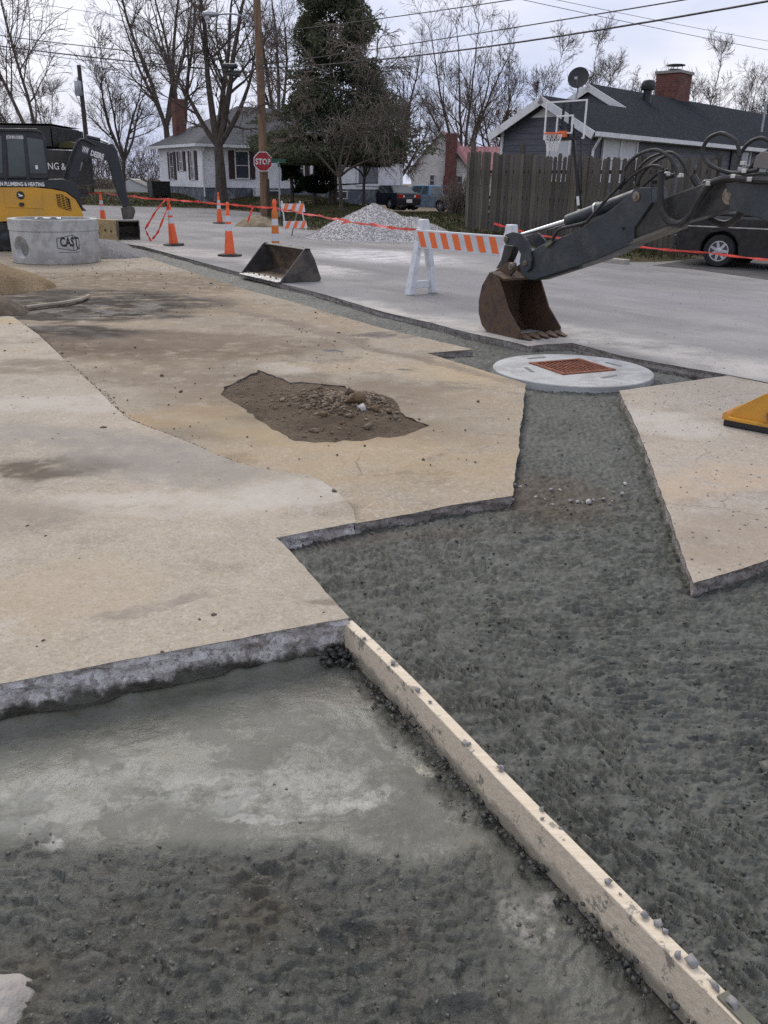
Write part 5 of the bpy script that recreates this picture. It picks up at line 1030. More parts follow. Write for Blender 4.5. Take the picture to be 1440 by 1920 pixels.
def car(root, L, W, prof, gh, wheels, r, paint, paint2=None, rearw=True, rim=RIM, spokes=7, belt=None, glass=None):
    GL = glass or CGL
    poly = []
    n_ = 8
    # lower edge with wheel arches, front to rear
    low = [(L-.05, .22)]
    for wx in sorted(wheels, reverse=True):
        for k in range(n_+1): a = math.pi*k/n_; low.append((wx+(r+.06)*math.cos(a), .22 if k in (0, n_) else max(.22, r+(r+.06)*math.sin(a)*1.0)))
    low.append((.06, .26)); poly = prof+low
    m = MB(); m.prism(poly, -W/2, W/2, ((0, 0, 0), X3, Z3, Y3)); bo = m.build('body', paint, root, bevel=.055, seg=3)
    for s_ in (-1, 1):
        for wx in wheels: m = MB(); m.lathe([(r+.05, 0), (r+.05, .02)], 20, Vector((wx, s_*(W/2-.30), r)), Matrix((X3, Z3, Y3)).transposed()); m.build('wheel_well', TYRE, bo)
    (b0, b1, zb), (t0, t1, zt) = gh; wb, wt = W/2-.05, W/2-.24
    B4 = [Vector((b0, -wb, zb)), Vector((b1, -wb, zb)), Vector((b1, wb, zb)), Vector((b0, wb, zb))]; T4 = [Vector((t0, -wt, zt)), Vector((t1, -wt, zt)), Vector((t1, wt, zt)), Vector((t0, wt, zt))]
    m = MB(); m.add(B4+T4, [(3, 2, 1, 0), (4, 5, 6, 7), (0, 1, 5, 4), (1, 2, 6, 5), (2, 3, 7, 6), (3, 0, 4, 7)]); cb = m.build('cabin', paint2 or paint, root, bevel=.06, seg=3)
    def pane(nm, a, b, c, d, e=.006):
        n_ = (b-a).cross(d-a).normalized(); cen_ = (a+b+c+d)/4; sc = lambda p: p+n_*e
        m = MB(); q = [sc(p) for p in (a, b, c, d)]; q2 = [p-n_*.02 for p in q]; m.add(q+q2, [(0, 1, 2, 3), (0, 4, 5, 1), (1, 5, 6, 2), (2, 6, 7, 3), (3, 7, 4, 0)]); m.build(nm, GL, cb)
    def lerp(A, Bv, f): return A+(Bv-A)*f
    def facepanes(a, b, c, d, splits, nm, lo=.10, hi=.88, pad=.06):
        for f0, f1 in splits:
            p = lambda u, v: lerp(lerp(a, b, u), lerp(d, c, u), v); pane(nm, p(f0, lo), p(f1, lo), p(f1, hi), p(f0, hi))
    sp = glass_splits
    facepanes(B4[0], B4[1], T4[1], T4[0], sp, 'side_window'); facepanes(B4[2], B4[3], T4[3], T4[2], [(1-b, 1-a) for a, b in sp], 'side_window')
    facepanes(B4[1], B4[2], T4[2], T4[1], [(.06, .94)], 'windscreen'); 
    if rearw: facepanes(B4[3], B4[0], T4[0], T4[3], [(.07, .93)], 'rear_window')
    for wx in wheels:
        for s_ in (-1, 1): wheel(root, Vector((wx, s_*(W/2-.11), r)), r, .21, s_, rim, spokes)
    return bo, cb
BPAINT = M('black_car_paint', (.010, .010, .012), .16, var=.1, spec=.6)
glass_splits = [(.05, .40), (.43, .68), (.71, .93)]
vd = Vector((.79, -.62, 0)).normalized(); vq = Vector((6.894,18.445,0)); vleft = Vector((.62, .79, 0)).normalized()
van = thing('minivan', 'black minivan parked on the driveway behind the backhoe arm', 'van'); van.rotation_euler = (0, 0, math.atan2(vd.y, vd.x))
# local x runs from the rear bumper forward, local -y is the side towards the camera
pr = [(0.02, .45), (0.0, .62), (.03, .95), (.08, 1.02), (3.75, 1.02), (4.6, .90), (4.82, .70), (4.86, .40)]
vb, vc = car(van, 4.86, 1.86, pr, ((.10, 3.95, 1.0), (.32, 2.95, 1.72)), (.95, 3.85), .325, BPAINT)
van.location = vq-vd*.95+Vector((-vd.y, vd.x, 0))*(.93-.0)
m = MB(); m.box((2.3, -.934, .80), (4.2, .012, .02)); m.box((2.3, .934, .80), (4.2, .012, .02)); m.build('side_moulding', CHROME, vb)
m = MB(); m.box((-.02, 0, .50), (.10, 1.74, .22)); m.build('bumper', BLK, vb, bevel=.03)
for s_ in (-1, 1): m = MB(); m.box((.01, s_*.80, .95), (.05, .16, .42)); m.build('tail_lamp', TAIL, vb, bevel=.01); m = MB(); m.box((4.74, s_*.68, .72), (.16, .34, .14)); m.build('headlight', CGL, vb, bevel=.03)
NAVY = M('dark_navy_car_paint', (.010, .012, .022), .2, spec=.6)
glass_splits = [(.16, .46), (.50, .84)]
sd_ = thing('sedan', 'dark navy sedan parked tail towards us left of the blue pickup', 'car'); pr = [(.02, .45), (0, .62), (.04, .92), (.10, 1.0), (.75, 1.02), (3.5, .95), (4.45, .80), (4.66, .62), (4.68, .40)]
sb_, sc_ = car(sd_, 4.68, 1.8, pr, ((.45, 3.65, .93), (1.25, 2.75, 1.44)), (.98, 3.72), .32, NAVY, spokes=5)
sdd = Vector((-.50, .87, 0)).normalized(); q = Vector((0.77,58.5,-0.058)); sd_.rotation_euler = (0, 0, math.atan2(sdd.y, sdd.x)); sd_.location = q-sdd*1.0+Vector((0, 0, 0))
for s_ in (-1, 1): m = MB(); m.box((.02, s_*.62, .80), (.08, .36, .22)); m.build('tail_lamp', TAIL, sb_, bevel=.01); m = MB(); m.box((4.58, s_*.62, .68), (.2, .34, .14)); m.build('headlight', CGL, sb_, bevel=.02); m = MB(); m.box((.01, s_*.42, .80), (.085, .10, .12)); m.build('reversing_lamp', LET, sb_)
m = MB(); m.box((-.01, 0, .52), (.03, .42, .2)); m.build('number_plate', LET, sb_); m = MB(); m.box((0, 0, .74), (.03, .9, .03)); m.build('trunk_trim', CHROME, sb_)
BLUE = M('two_tone_blue_paint', (.10, .24, .38), .3, spec=.5); SILB = M('silver_blue_paint', (.22, .28, .34), .3, spec=.5)
glass_splits = [(.10, .34), (.40, .86)]
pu = thing('pickup_truck', 'light blue extended cab pickup parked before the cottage', 'truck'); pr = [(.02, .45), (0, .70), (.02, 1.0), (1.9, 1.02), (4.0, 1.0), (5.1, .92), (5.3, .70), (5.3, .42)]
pb_, pc_ = car(pu, 5.3, 1.85, pr, ((2.0, 4.15, 1.0), (2.12, 3.5, 1.66)), (1.1, 4.4), .36, SILB, BLUE, spokes=5)
q = Vector((3.997,62,-0.241)); pdd = Vector((-.80, .60, 0)).normalized(); pu.rotation_euler = (0, 0, math.atan2(pdd.y, pdd.x)); pu.location = q-pdd*1.1
for s_ in (-1, 1): m = MB(); m.box((.0, s_*.82, .78), (.06, .16, .40)); m.build('tail_lamp', M('dark_red_lamp', (.06, .012, .012), .3), pb_)
m = MB(); m.box((-.06, 0, .48), (.16, 1.8, .16)); m.build('bumper', CHROME, pb_, bevel=.03); m = MB(); m.box((1.0, 0, 1.035), (1.95, 1.5, .02)); m.build('bed_cover', BLK, pb_)
m = MB(); m.box((2.6, -.935, .93), (5.0, .01, .1)); m.build('stripe', BLUE, pb_)
# dark truck behind the excavator
tk = thing('dump_truck', 'black dump truck with white lettering half hidden behind the excavator', 'truck', (-10.358,25,0.291)); DT = M('black_truck_paint', (.012, .012, .013), .4, dirt=(.04, .038, .034))
def ybox(nm, p0, p1, Y0, Y1, mat, par, bevel=.02): m = MB(); m.box(((p0[0]+p1[0])/2, (Y0+Y1)/2, (p0[2]+p1[2])/2), (abs(p1[0]-p0[0]), Y1-Y0, abs(p1[2]-p0[2]))); return m.build(nm, mat, par, bevel=bevel)
ybox('dump_body', (-12.889,25,2.835), (-9.187,25,2.297), 24.9, 27.2, DT, tk); ybox('tailgate', (-9.123,25,2.802), (-9.114,25,2.298), 24.8, 27.3, DT, tk)
sp2 = ybox('side_panel', (-13.003,25,2.223), (-8.822,25,1.325), 24.7, 27.0, DT, tk); ybox('top_rail', (-12.881,25,2.874), (-9.144,25,2.868), 24.85, 27.25, DT, tk)
for x0, x1 in ((-90, -62), (60, 64)):
    pass
for px_ in ((-10.685,25,1.129), (-9.421,25,1.15)): wheel(tk, Vector((px_[0], 24.9, .5)), .5, .3, -1, RIM, 5)
ybox('chassis', (-13.189,25,1.227), (-8.951,25,0.99), 25.2, 26.8, BLK, tk)
p0 = Vector((-9.362,24.69,1.73)); text_mesh('ING', .25, LET, sp2, frameM(p0, X3, Z3), sx=.85); p0 = Vector((-8.941,24.69,1.724)); text_mesh('&', .25, LET, sp2, frameM(p0, X3, Z3), sx=.85)
m = MB(); v_ = [Vector((-9.143,25,2.298)), Vector((-8.662,25,2.306))]; m.prism([(0, 0), (.62, 0), (.58, .10), (.3, .16), (.05, .12)], 0, 1.6, (v_[0]+Y3*.2, X3, Z3, Y3)); m.build('mossy_load', M('mossy_soil', (.09, .085, .03), .95), tk)

# ---------------------------------------------------------------- drain cover with iron grate
CON = M('pale_precast_concrete', (.45, .455, .44), .85, var=.10, scale=3, bump=.002, bscale=70, dirt=(.27, .26, .24), dirt_amt=.6, dscale=4)
mc_ = Vector((1.699,7.664,-0.012)); mr_ = .715
mo = thing('drain_cover', 'round pale concrete drain cover with rusty square grate set in fresh concrete', 'drain cover', (mc_.x, mc_.y, -.12))
gc = [Vector((1.355,7.902,-0.012)), Vector((1.785,8.094,-0.012)), Vector((2.06,7.624,-0.012)), Vector((1.651,7.43,-0.012))]
gcen = sum(gc, Vector())/4; gu = ((gc[1]-gc[0])+(gc[2]-gc[3])).normalized(); gv = Vector((-gu.y, gu.x, 0)); gv = gv if gv.dot(gc[3]-gc[0]) > 0 else -gv
hw_, hd_ = .262, .245
n_ = 72; ring = [(mc_.x+mr_*math.cos(2*math.pi*k/n_), mc_.y+mr_*math.sin(2*math.pi*k/n_)) for k in range(n_)]
sq = [gcen+gu*a*hw_+gv*b*hd_ for a, b in ((-1, -1), (1, -1), (1, 1), (-1, 1))]; sq = [(p.x, p.y) for p in sq]
al = ring+sq; vs = [(x, y, -.012) for x, y in al]; fs = []
for t in tessellate_polygon([[Vector((x, y, 0)) for x, y in ring], [Vector((x, y, 0)) for x, y in sq]]):
    a, b, c = [al[i] for i in t]; fs.append(tuple(t) if (b[0]-a[0])*(c[1]-a[1])-(c[0]-a[0])*(b[1]-a[1]) > 0 else tuple(t)[::-1])
o0 = len(vs)
for dr_, dz in ((.006, -.018), (.006, -.10)): vs += [(mc_.x+(mr_+dr_)*math.cos(2*math.pi*k/n_), mc_.y+(mr_+dr_)*math.sin(2*math.pi*k/n_), dz) for k in range(n_)]
for k in range(n_):
    k1 = (k+1) % n_; fs += [(k, o0+k, o0+k1, k1), (o0+k, o0+n_+k, o0+n_+k1, o0+k1)]
s0 = len(vs); vs += [(x, y, -.30) for x, y in sq]
for k in range(4): k1 = (k+1) % 4; fs.append((n_+k, n_+k1, s0+k1, s0+k))
m = MB(); m.add(vs, fs); m.build('lid', CON, mo)
RST = M('rusted_iron_grate', (.23, .075, .035), .8, .1, var=.35, scale=14, bump=.002, bscale=80, dirt=(.10, .04, .025), dscale=12)
m = MB(); m.box(gcen-Z3*.18, (hw_*2.1, hd_*2.1, .02), Matrix((gu, gv, Z3)).transposed()); m.build('shaft_bottom', M('shaft_dark', (.01, .01, .01), .3), mo)  # near-black sheet paints in the dark of the shaft below the bars
gr = MB()
for a, b, w1, w2 in ((0, -1, hw_+.03, .02), (0, 1, hw_+.03, .02), (-1, 0, .02, hd_-.012), (1, 0, .02, hd_-.012)):
    gr.box(gcen+gu*a*(hw_+.008)+gv*b*(hd_+.008)-Z3*.004, (1, 1, 1), Matrix((gu*2*w1, gv*2*w2, Z3*.03)).transposed())
go = gr.build('grate_frame', RST, mo)
for k in range(11):
    b = -hw_+.03+(2*hw_-.06)*k/10; m = MB(); m.box(gcen+gu*b-Z3*.006, (1, 1, 1), Matrix((gu*.018, gv*2*(hd_-.013), Z3*.022)).transposed()); m.build('grate_bar', RST, go)
for k in range(3): m = MB(); m.box(gcen+gv*(-.13+.13*k)-Z3*.010, (1, 1, 1), Matrix((gu*2*(hw_-.013), gv*.022, Z3*.02)).transposed()); m.build('cross_bar', RST, go)
for p_ in ((1.453,8.162,-0.011), (1.293,7.599,-0.011), (2.136,7.913,-0.011), (1.961,7.36,-0.011)):
    p_ = Vector(p_); d_ = (p_-mc_); t_ = Vector((-d_.y, d_.x, 0)).normalized(); m = MB(); m.box(p_-Z3*.0, (1, 1, 1), Matrix((t_*.20, d_.normalized()*.035, Z3*.006)).transposed()); m.build('lifting_slot', M('slot_grey', (.20, .20, .19), .9), mo)  # each slot is a thin darker grey strip laid on the lid

# ---------------------------------------------------------------- timber form board
def mat_wood(name, a, b, along):
    n = NT(name); v = n.mapping(n.obj, rot=(0, 0, -math.atan2(along.y, along.x)), sc=(.5, 14, 14)); g = n.noise(v, 5, 5, .6, .4)
    c = n.mix(n.rng(g, .35, .65), a, b); c = n.mix(n.math('MULTIPLY', n.rng(n.noise(n.mapping(v, sc=(1, 4, 4)), 6, 3), .5, .7), .35), c, sc3(b, .72))
    sp = n.math('MULTIPLY', n.rng(n.noise(n.obj, 13, 5, .72), .545, .62), .85); c = n.mix(sp, c, (.20, .185, .15))
    q = n.n('ShaderNodeSeparateXYZ'); n.l(n.obj, q.inputs[0]); lo_ = n.math('ADD', q.outputs[2], n.math('MULTIPLY', n.math('SUBTRACT', n.noise(n.obj, 7, 5, .7), .5), .12))
    c = n.mix(n.math('MULTIPLY', n.rng(lo_, .03, .065, 1.0, 0.0), .7), c, (.15, .14, .11))
    return n.fin(c, .75, 0, n.bump(g, .003))
Bd3 = Vector((BDd.x, BDd.y, 0)); Bn3 = Vector((BDn.x, BDn.y, 0)); B0 = Vector((BD0.x, BD0.y, 0)); LEN = (BD1-BD0).length+.9
WOOD = mat_wood('new_pine_lumber', (.64, .54, .395), (.73, .63, .48), Bd3)
fb = thing('form_board', 'long new pine plank set on edge as concrete form', 'plank', B0+Bd3*LEN/2-Z3*.165)
m = MB(); n_ = 46; pr = [(-.019, -.162), (.019, -.162), (.019, -.027), (.017, -.025), (-.017, -.025), (-.019, -.027)]; vs = []; fs = []
for i in range(n_+1):
    t = LEN*i/n_; bow = .006*math.sin(i*.19); tw = .004*math.sin(i*.33)
    for x_, z_ in pr: vs.append(B0+Bd3*(t+.01)+Bn3*(x_+bow)+Z3*(z_+tw*.6+rnd.uniform(-.0006, .0006)))
for i in range(n_):
    for k in range(6): k1 = (k+1) % 6; fs.append((i*6+k, i*6+k1, (i+1)*6+k1, (i+1)*6+k))
fs += [tuple(range(6))[::-1], tuple(range(n_*6, n_*6+6))]; m.add(vs, [f[::-1] for f in fs]); m.build('plank', WOOD, fb)
m = MB()
for a_, b_ in ((2.05, 2.75),):
    m.box(B0+Bd3*1.98+Bn3*.0-Z3*.0225, (1, 1, 1), Matrix((Bd3*.34, Bn3*.03, Z3*.004)).transposed())
m.build('mortar_smear', M('wet_mortar_smear', (.12, .12, .085), .6, bump=.004, bscale=50), fb)
GRV = M('grey_limestone_chip', (.30, .29, .28), .9, var=.3, scale=20, bump=.003, bscale=80); WETG = M('wet_dark_gravel', (.062, .062, .055), .45, var=.45, scale=12, bump=.003, bscale=60)
rg = np.random.RandomState(12)
ORD = 'first second third fourth fifth sixth seventh eighth ninth tenth eleventh twelfth thirteenth fourteenth fifteenth sixteenth seventeenth eighteenth nineteenth twentieth twenty-first twenty-second'.split()
_hx = [606, 640, 655, 705, 730, 720, 628, 748, 690, 641, 590, 656]; HORD = [ORD[sorted(_hx).index(x)] for x in _hx]
def stone(name, p, r, mat, seed, label, cat='stone', group=None, flat=.7):
    v, f = rocks(np.zeros((1, 3)), np.array([r]), seed, flat); v[:, 2] -= v[:, 2].min(); o = np_mesh(name, v, f, mat, None, Vector(p)); return tag(o, label, cat, group)
for k_, (t_, r_) in enumerate(((.16, .010), (.36, .012), (.55, .015), (.62, .008), (.86, .011), (1.0, .015), (1.19, .009), (1.22, .007), (1.27, .007), (1.47, .010), (1.51, .007), (1.585, .013), (1.615, .016), (1.64, .010), (1.70, .012), (1.73, .016), (1.79, .013), (1.84, .014))):
    p_ = B0+Bd3*t_+Bn3*rg.uniform(-.012, .012)-Z3*.0255+Z3*.004*.6*math.sin(t_/LEN*46*.33)-Z3*.001
    stone('pebble', p_, r_, GRV, 100+k_, 'grey stone on the form board top, '+ORD[k_]+' from the slab end', group='stones on the form board')
# loose gravel banked against the board
N = 420; t_ = rg.rand(N)*(LEN-.3)*1.0; prof_ = .02+.09*vnoise(t_/.22, t_*0, 77)**1.6; off_ = -.024-np.abs(rg.randn(N))*prof_*.55; rr_ = .003+.010*rg.rand(N)**2
pos = np.stack([B0.x+Bd3.x*t_+Bn3.x*off_, B0.y+Bd3.y*t_+Bn3.y*off_, -.158+np.maximum(0, .055*(1+off_/.10))*rg.rand(N)*vnoise(t_/.25, t_*0+3, 5)*1.6+.004], 1)
k = (off_ > -.26) ; v, f = rocks(pos[k], rr_[k], 21); 
N2 = 130; c0 = Vector((-0.156,2.837,-0.15)); p2 = np.stack([c0.x+rg.randn(N2)*.055, c0.y+rg.randn(N2)*.045, -.155+rg.rand(N2)*.03], 1); kk = side_of_board(p2[:, 0], p2[:, 1]) < -.025; v2, f2 = rocks(p2[kk], rg.uniform(.006, .024, kk.sum()), 22)
tag(np_mesh('gravel', np.concatenate([v, v2]), np.concatenate([f, f2+len(v)]), WETG), 'wet dark gravel banked along the left foot of the plank', 'gravel', kind='stuff')
# crumbs of aggregate showing on the fresh concrete and in the pit, clods on the slabs
def scatter(name, label, cat, X_, Y_, Z_, r_, mat, seed): v, f = rocks(np.stack([X_, Y_, Z_], 1), r_, seed); return tag(np_mesh(name, v, f, mat), label, cat, kind='stuff')
FRM = bpy.data.materials['fresh_raked_concrete']
ii = rg.choice(len(X), 3000, p=(1/Y**1.1)/(1/Y**1.1).sum()); scatter('concrete_crumbs', 'crumbs of wet aggregate over the fresh raked concrete', 'aggregate', X[ii], Y[ii], Zf[ii]-.001, rg.uniform(.003, .008, 3000)*(1+.05*Y[ii]), FRM, 31)
pl = lump[np.arange(len(PX))]+.02; ii = rg.choice(len(PX), 1800, p=pl/pl.sum()); PITM = M('wet_brown_grey_crumbs', (.115, .112, .095), .6, var=.4, scale=9, bump=.003, bscale=60)
scatter('slurry_crumbs', 'lumps of wet slurry and stones on the pit floor', 'rubble', PX[ii], PY[ii], Zp[ii]-.001, rg.uniform(.003, .008, 1800), PITM, 32)
CLOD = M('brown_mud_clod', (.13, .10, .07), .95, var=.4, scale=15, bump=.006, bscale=50)
cx = rg.uniform(-8, 2, 9000); cy = 2.3+rg.rand(9000)*16; k = (in_poly(cx, cy, POLS[1]) | in_poly(cx, cy, POLS[2])) & ~in_poly(cx, cy, PATCH) & (vnoise(cx/1.2, cy/1.2, 8) > .36); cx, cy = cx[k][:900], cy[k][:900]
scatter('mud_crumbs', 'small mud crumbs strewn over the old paving', 'mud', cx, cy, cx*0+.000, np.where(rg.rand(len(cx)) < .07, rg.uniform(.010, .020, len(cx)), rg.uniform(.003, .008, len(cx)))*(1+cy*.02), CLOD, 33)
sm = np.array(SEAM); si = rg.randint(0, len(sm)-1, 900); sf_ = rg.rand(900); cx = sm[si, 0]*(1-sf_)+sm[si+1, 0]*sf_; cy = sm[si, 1]*(1-sf_)+sm[si+1, 1]*sf_; wd = .02+.05*vnoise(cx/.5, cy/.5, 3)**2; cx = cx+np.abs(rg.randn(900))*wd*.5; cy = cy+rg.randn(900)*wd*.4; k = in_poly(cx, cy, POLS[1]) & (cy > 4.7)
scatter('seam_dirt', 'dark dirt crumbs gathered along the seam between the two slabs', 'dirt', cx[k], cy[k], cx[k]*0-.004, rg.uniform(.002, .007, k.sum())*(1+.03*cy[k]), CLOD, 38)
cx = rg.uniform(1.2, 4, 700); cy = rg.uniform(3.2, 8.5, 700); k = in_poly(cx, cy, POLS[3]); scatter('grit', 'pale grit on the right hand slab', 'grit', cx[k], cy[k], cx[k]*0+.0, rg.uniform(.003, .009, k.sum()), GRV, 34)
cx = rg.uniform(-9, 6, 4000); cy = rg.uniform(7, 30, 4000); k = in_poly(cx, cy, POLS[0]) & (cx > -8) ; scatter('road_grit', 'stray grit and crumbs on the street', 'grit', cx[k][:900], cy[k][:900], cx[k][:900]*0+.002, rg.uniform(.004, .012, len(cx[k][:900])), GRV, 35)
# rubble heap in the dirt patch
RB = M('muddy_rubble', (.19, .145, .10), .95, var=.4, scale=12, bump=.006, bscale=50); WRK = M('chalky_white_stone', (.50, .48, .45), .9, bump=.004); BRK = M('brown_clay_lump', (.165, .11, .06), .95, var=.3, scale=8, bump=.012, bscale=25)
N = 1300; a = rg.rand(N)*6.28; q = np.abs(rg.randn(N))*.5; cx = mc[0]+np.cos(a)*q*.62; cy = mc[1]+np.sin(a)*q*.42; k = in_poly(cx, cy, PATCH); cx, cy = cx[k], cy[k]
scatter('rubble', 'muddy stones and crumbs spread round the dirt heap', 'rubble', cx, cy, patch_z(cx, cy)+.003, rg.uniform(.006, .024, len(cx)), RB, 36)
N = 900; cx = rg.uniform(-2.6, .5, N); cy = rg.uniform(4.8, 7.8, N); k = in_poly(cx, cy, PATCH); cx, cy = cx[k], cy[k]; scatter('dirt_crumbs', 'small crumbs on the bare dirt patch', 'dirt', cx, cy, patch_z(cx, cy)+.002, rg.uniform(.004, .016, len(cx)), RB, 37)
def pz(p): return (p[0], p[1], float(patch_z(np.array([p[0]]), np.array([p[1]]))[0])-.008)
stone('clay_lump', pz((-0.22,6.12)), .085, BRK, 51, 'largest brown clay lump on top of the dirt heap', 'clay lump'); stone('white_stone', pz((-0.173,5.986)), .038, WRK, 52, 'chalky white stone on the dirt heap', flat=.8)
for k_, (p_, r_) in enumerate((((-0.444,5.832), .05), ((-0.319,5.891), .04), ((-0.258,5.828), .045), ((-0.071,5.963), .06), ((0.026,5.947), .055), ((-0.012,5.914), .045), ((-0.374,6.044), .045), ((0.094,5.774), .035), ((-0.12,5.583), .05), ((-0.307,5.677), .04), ((-0.473,5.442), .06), ((-0.278,6.259), .06))):
    stone('rubble_stone', pz(p_), r_*.72, RB if k_ % 3 else BRK, 60+k_, 'muddy stone of the dirt heap, '+HORD[k_]+' from the left', group='stones on the dirt heap')
for k_ in range(22):   # white chips on the muddy bit of the fresh concrete
    i_ = (k_+.5)/22; p_ = (MUD[0]-.25+.75*i_+rg.uniform(-.012, .012), MUD[1]+rg.uniform(-.14, .22))
    j_ = int(np.argmin((X-p_[0])**2+(Y-p_[1])**2)); stone('limestone_chip', (X[j_], Y[j_], Zf[j_]-.002), rg.uniform(.007, .019), WRK if k_ % 2 else GRV, 80+k_, 'pale chip on the muddy fresh concrete, '+ORD[k_]+' from the left', group='chips on fresh concrete')
stone('clod', (1.154,2.072)+(-.075,), .035, PITM, 140, 'dark clod of earth at the right edge of fresh concrete', 'clod')
def chunk(name, c, sx, sy, h_, mat, seed, label, cat, kind=None, org=None):
    # lumpy heap as a height field
    n = 60; u = np.linspace(-1.35, 1.35, n); A, B_ = np.meshgrid(u, u); x = c[0]+A*sx; y = c[1]+B_*sy; rr = np.hypot(A, B_)*(1+.22*fbm(A, B_, .8, 3, seed))
    z = c[2]+h_*(np.maximum(0, 1-rr**1.6)**.85)*(1+.28*fbm(x, y, max(sx, sy)*.5, 4, seed+1))-.05*sstep(.95, 1.05, rr)-.02; ix = np.arange(n*n).reshape(n, n)
    f = np.stack([ix[:-1, :-1].ravel(), ix[:-1, 1:].ravel(), ix[1:, 1:].ravel(), ix[1:, :-1].ravel()], 1); keep = (rr.ravel()[f].min(axis=1) < 1.12); v = np.stack([x.ravel()-c[0], y.ravel()-c[1], z.ravel()-c[2]], 1)
    us = np.unique(f[keep]); mp_ = np.zeros(n*n, int); mp_[us] = np.arange(len(us))
    return tag(np_mesh(name, v[us], mp_[f[keep]], mat, None, Vector(c), smooth=True), label, cat, kind=kind), (lambda X_, Y_: np.interp(np.hypot((X_-c[0])/sx, (Y_-c[1])/sy), [0, 1], [c[2]+h_, c[2]]))
SOIL = mat_earth('sandy_brown_soil', (.23, .165, .09), (.32, .235, .14), (.11, .08, .05)); PALE_C = M('light_broken_concrete', (.38, .35, .31), .9, bump=.01, bscale=30, dirt=(.3, .27, .23))
q = (-6.042,12.755); chunk('soil_heap', (q[0], q[1], -.01), 1.05, 1.0, .42, SOIL, 81, 'mound of sandy brown soil at left edge before the concrete ring', 'soil heap')
q = (-4.804,10.386); chunk('clay_mound', (q[0], q[1], -.01), .42, .35, .28, M('grey_brown_clay', (.12, .095, .065), .95, var=.3, scale=4, bump=.02, bscale=20), 84, 'small dark clay lump on the slab below the soil mound', 'clay lump')
q = (-4.773,32.138); chunk('sand_pile', (q[0], q[1], -.01), .80, .7, .42, M('brown_sand', (.26, .205, .13), .95, var=.2, scale=5, bump=.02, bscale=25), 87, 'small pile of brown sand at foot of the utility pole', 'sand pile')
q = (-6.379,18.777); chunk('grit_pile', (q[0], q[1], -.01), 1.25, .9, .42, M('grey_grit', (.22, .21, .20), .95, var=.3, scale=30, bump=.012, bscale=60), 91, 'low heap of grey grit right behind the concrete ring', 'grit pile')
q = (-0.823,1.319,-0.165); chunk('concrete_lump', (q[0]-.03, q[1], -.165), .10, .13, .07, PALE_C, 94, 'pale broken concrete lump in the lower left corner', 'concrete lump')
# gravel pile across the road
gq = (-0.205,26.248); GP = M('crushed_limestone', (.58, .56, .54), .95, var=.3, scale=40, bump=.02, bscale=45, dirt=(.36, .35, .34), dirt_amt=.6, dscale=30)
cz = [(gq[0]-.25, gq[1], 2.0, 1.6, .98), (gq[0]+.85, gq[1]-.15, 1.6, 1.4, .66), (gq[0]-1.0, gq[1]-.25, 1.2, 1.1, .55)]
n = 110; gx_, gy_ = np.meshgrid(np.linspace(gq[0]-3.2, gq[0]+3.2, n), np.linspace(gq[1]-2.6, gq[1]+2.6, n))
def pile_z(x, y):
    z = np.zeros_like(x)
    for (cx, cy, sx, sy, h_) in cz:
        r = np.hypot((x-cx)/sx, (y-cy)/sy)*(1+.10*fbm(x, y, .9, 3, 97)); z = np.maximum(z, h_*np.maximum(0, 1-r)**.9)
    return z+.05*fbm(x, y, .25, 3, 98)*(z > .02)
gz_ = pile_z(gx_, gy_); ix = np.arange(n*n).reshape(n, n); f = np.stack([ix[:-1, :-1].ravel(), ix[:-1, 1:].ravel(), ix[1:, 1:].ravel(), ix[1:, :-1].ravel()], 1); f = f[gz_.ravel()[f].max(axis=1) > .01]
gpile = thing('gravel_pile', 'heap of pale crushed limestone on the far side of the street', 'gravel pile', (gq[0], gq[1], 0))
us = np.unique(f); mp_ = np.zeros(n*n, int); mp_[us] = np.arange(len(us)); v = np.stack([gx_.ravel()-gq[0], gy_.ravel()-gq[1], gz_.ravel()-.01], 1)[us]; np_mesh('heap', v, mp_[f], GP, gpile, smooth=True)
N = 15000; a = rg.rand(N)*6.28; r = np.sqrt(rg.rand(N)); px_ = gq[0]+np.cos(a)*r*3.0; py_ = gq[1]+np.sin(a)*r*2.4; zz = pile_z(px_, py_); k = (zz > .02) | (rg.rand(N) < .15); v, f = rocks(np.stack([px_[k], py_[k], zz[k]], 1), rg.uniform(.008, .022, k.sum()), 41); np_mesh('loose_stones', v-np.array([gq[0], gq[1], 0]), f, GP, gpile, kind='stuff')

# ---------------------------------------------------------------- precast concrete ring on the left
rc = Vector((-6.52, 17.25, 0)); rr = .815; rh = .80
ring = thing('concrete_ring', 'round precast concrete manhole ring with a side hole and stamped mark', 'concrete ring', rc)
m = MB(); m.lathe([(rr-.01, 0), (rr, .02), (rr, .575), (rr-.008, .58), (rr-.008, .59), (rr+.012, .595), (rr+.012, rh-.012), (rr, rh), (rr-.13, rh), (rr-.13, 0)], 72, rc); m.f.append(tuple()) if False else None
m.f = [f_ for f_ in m.f if len(f_) <= 4]; m.mi = [0]*len(m.f); nR = 72; k9 = 9*nR
m.f += [(k9+k, k9+(k+1) % nR, (k+1) % nR, k) for k in range(nR)]; m.mi = [0]*len(m.f)
body = m.build('barrel', CON, ring, smooth=True)
ha = math.atan2(-.82, -.47); hd2 = Vector((math.cos(ha), math.sin(ha), 0)); cut = MB(); cut.tube([hd2*.5+Z3*.30, hd2*1.2+Z3*.30], .20, 28); cme = bpy.data.meshes.new('cut'); cme.from_pydata([tuple(v) for v in cut.v], [], cut.f); co = bpy.data.objects.new('cut', cme); COL.objects.link(co); co.location = rc
bm_ = body.modifiers.new('hole', 'BOOLEAN'); bm_.object = co; bm_.operation = 'DIFFERENCE'; bm_.solver = 'EXACT'; bpy.context.view_layer.update()
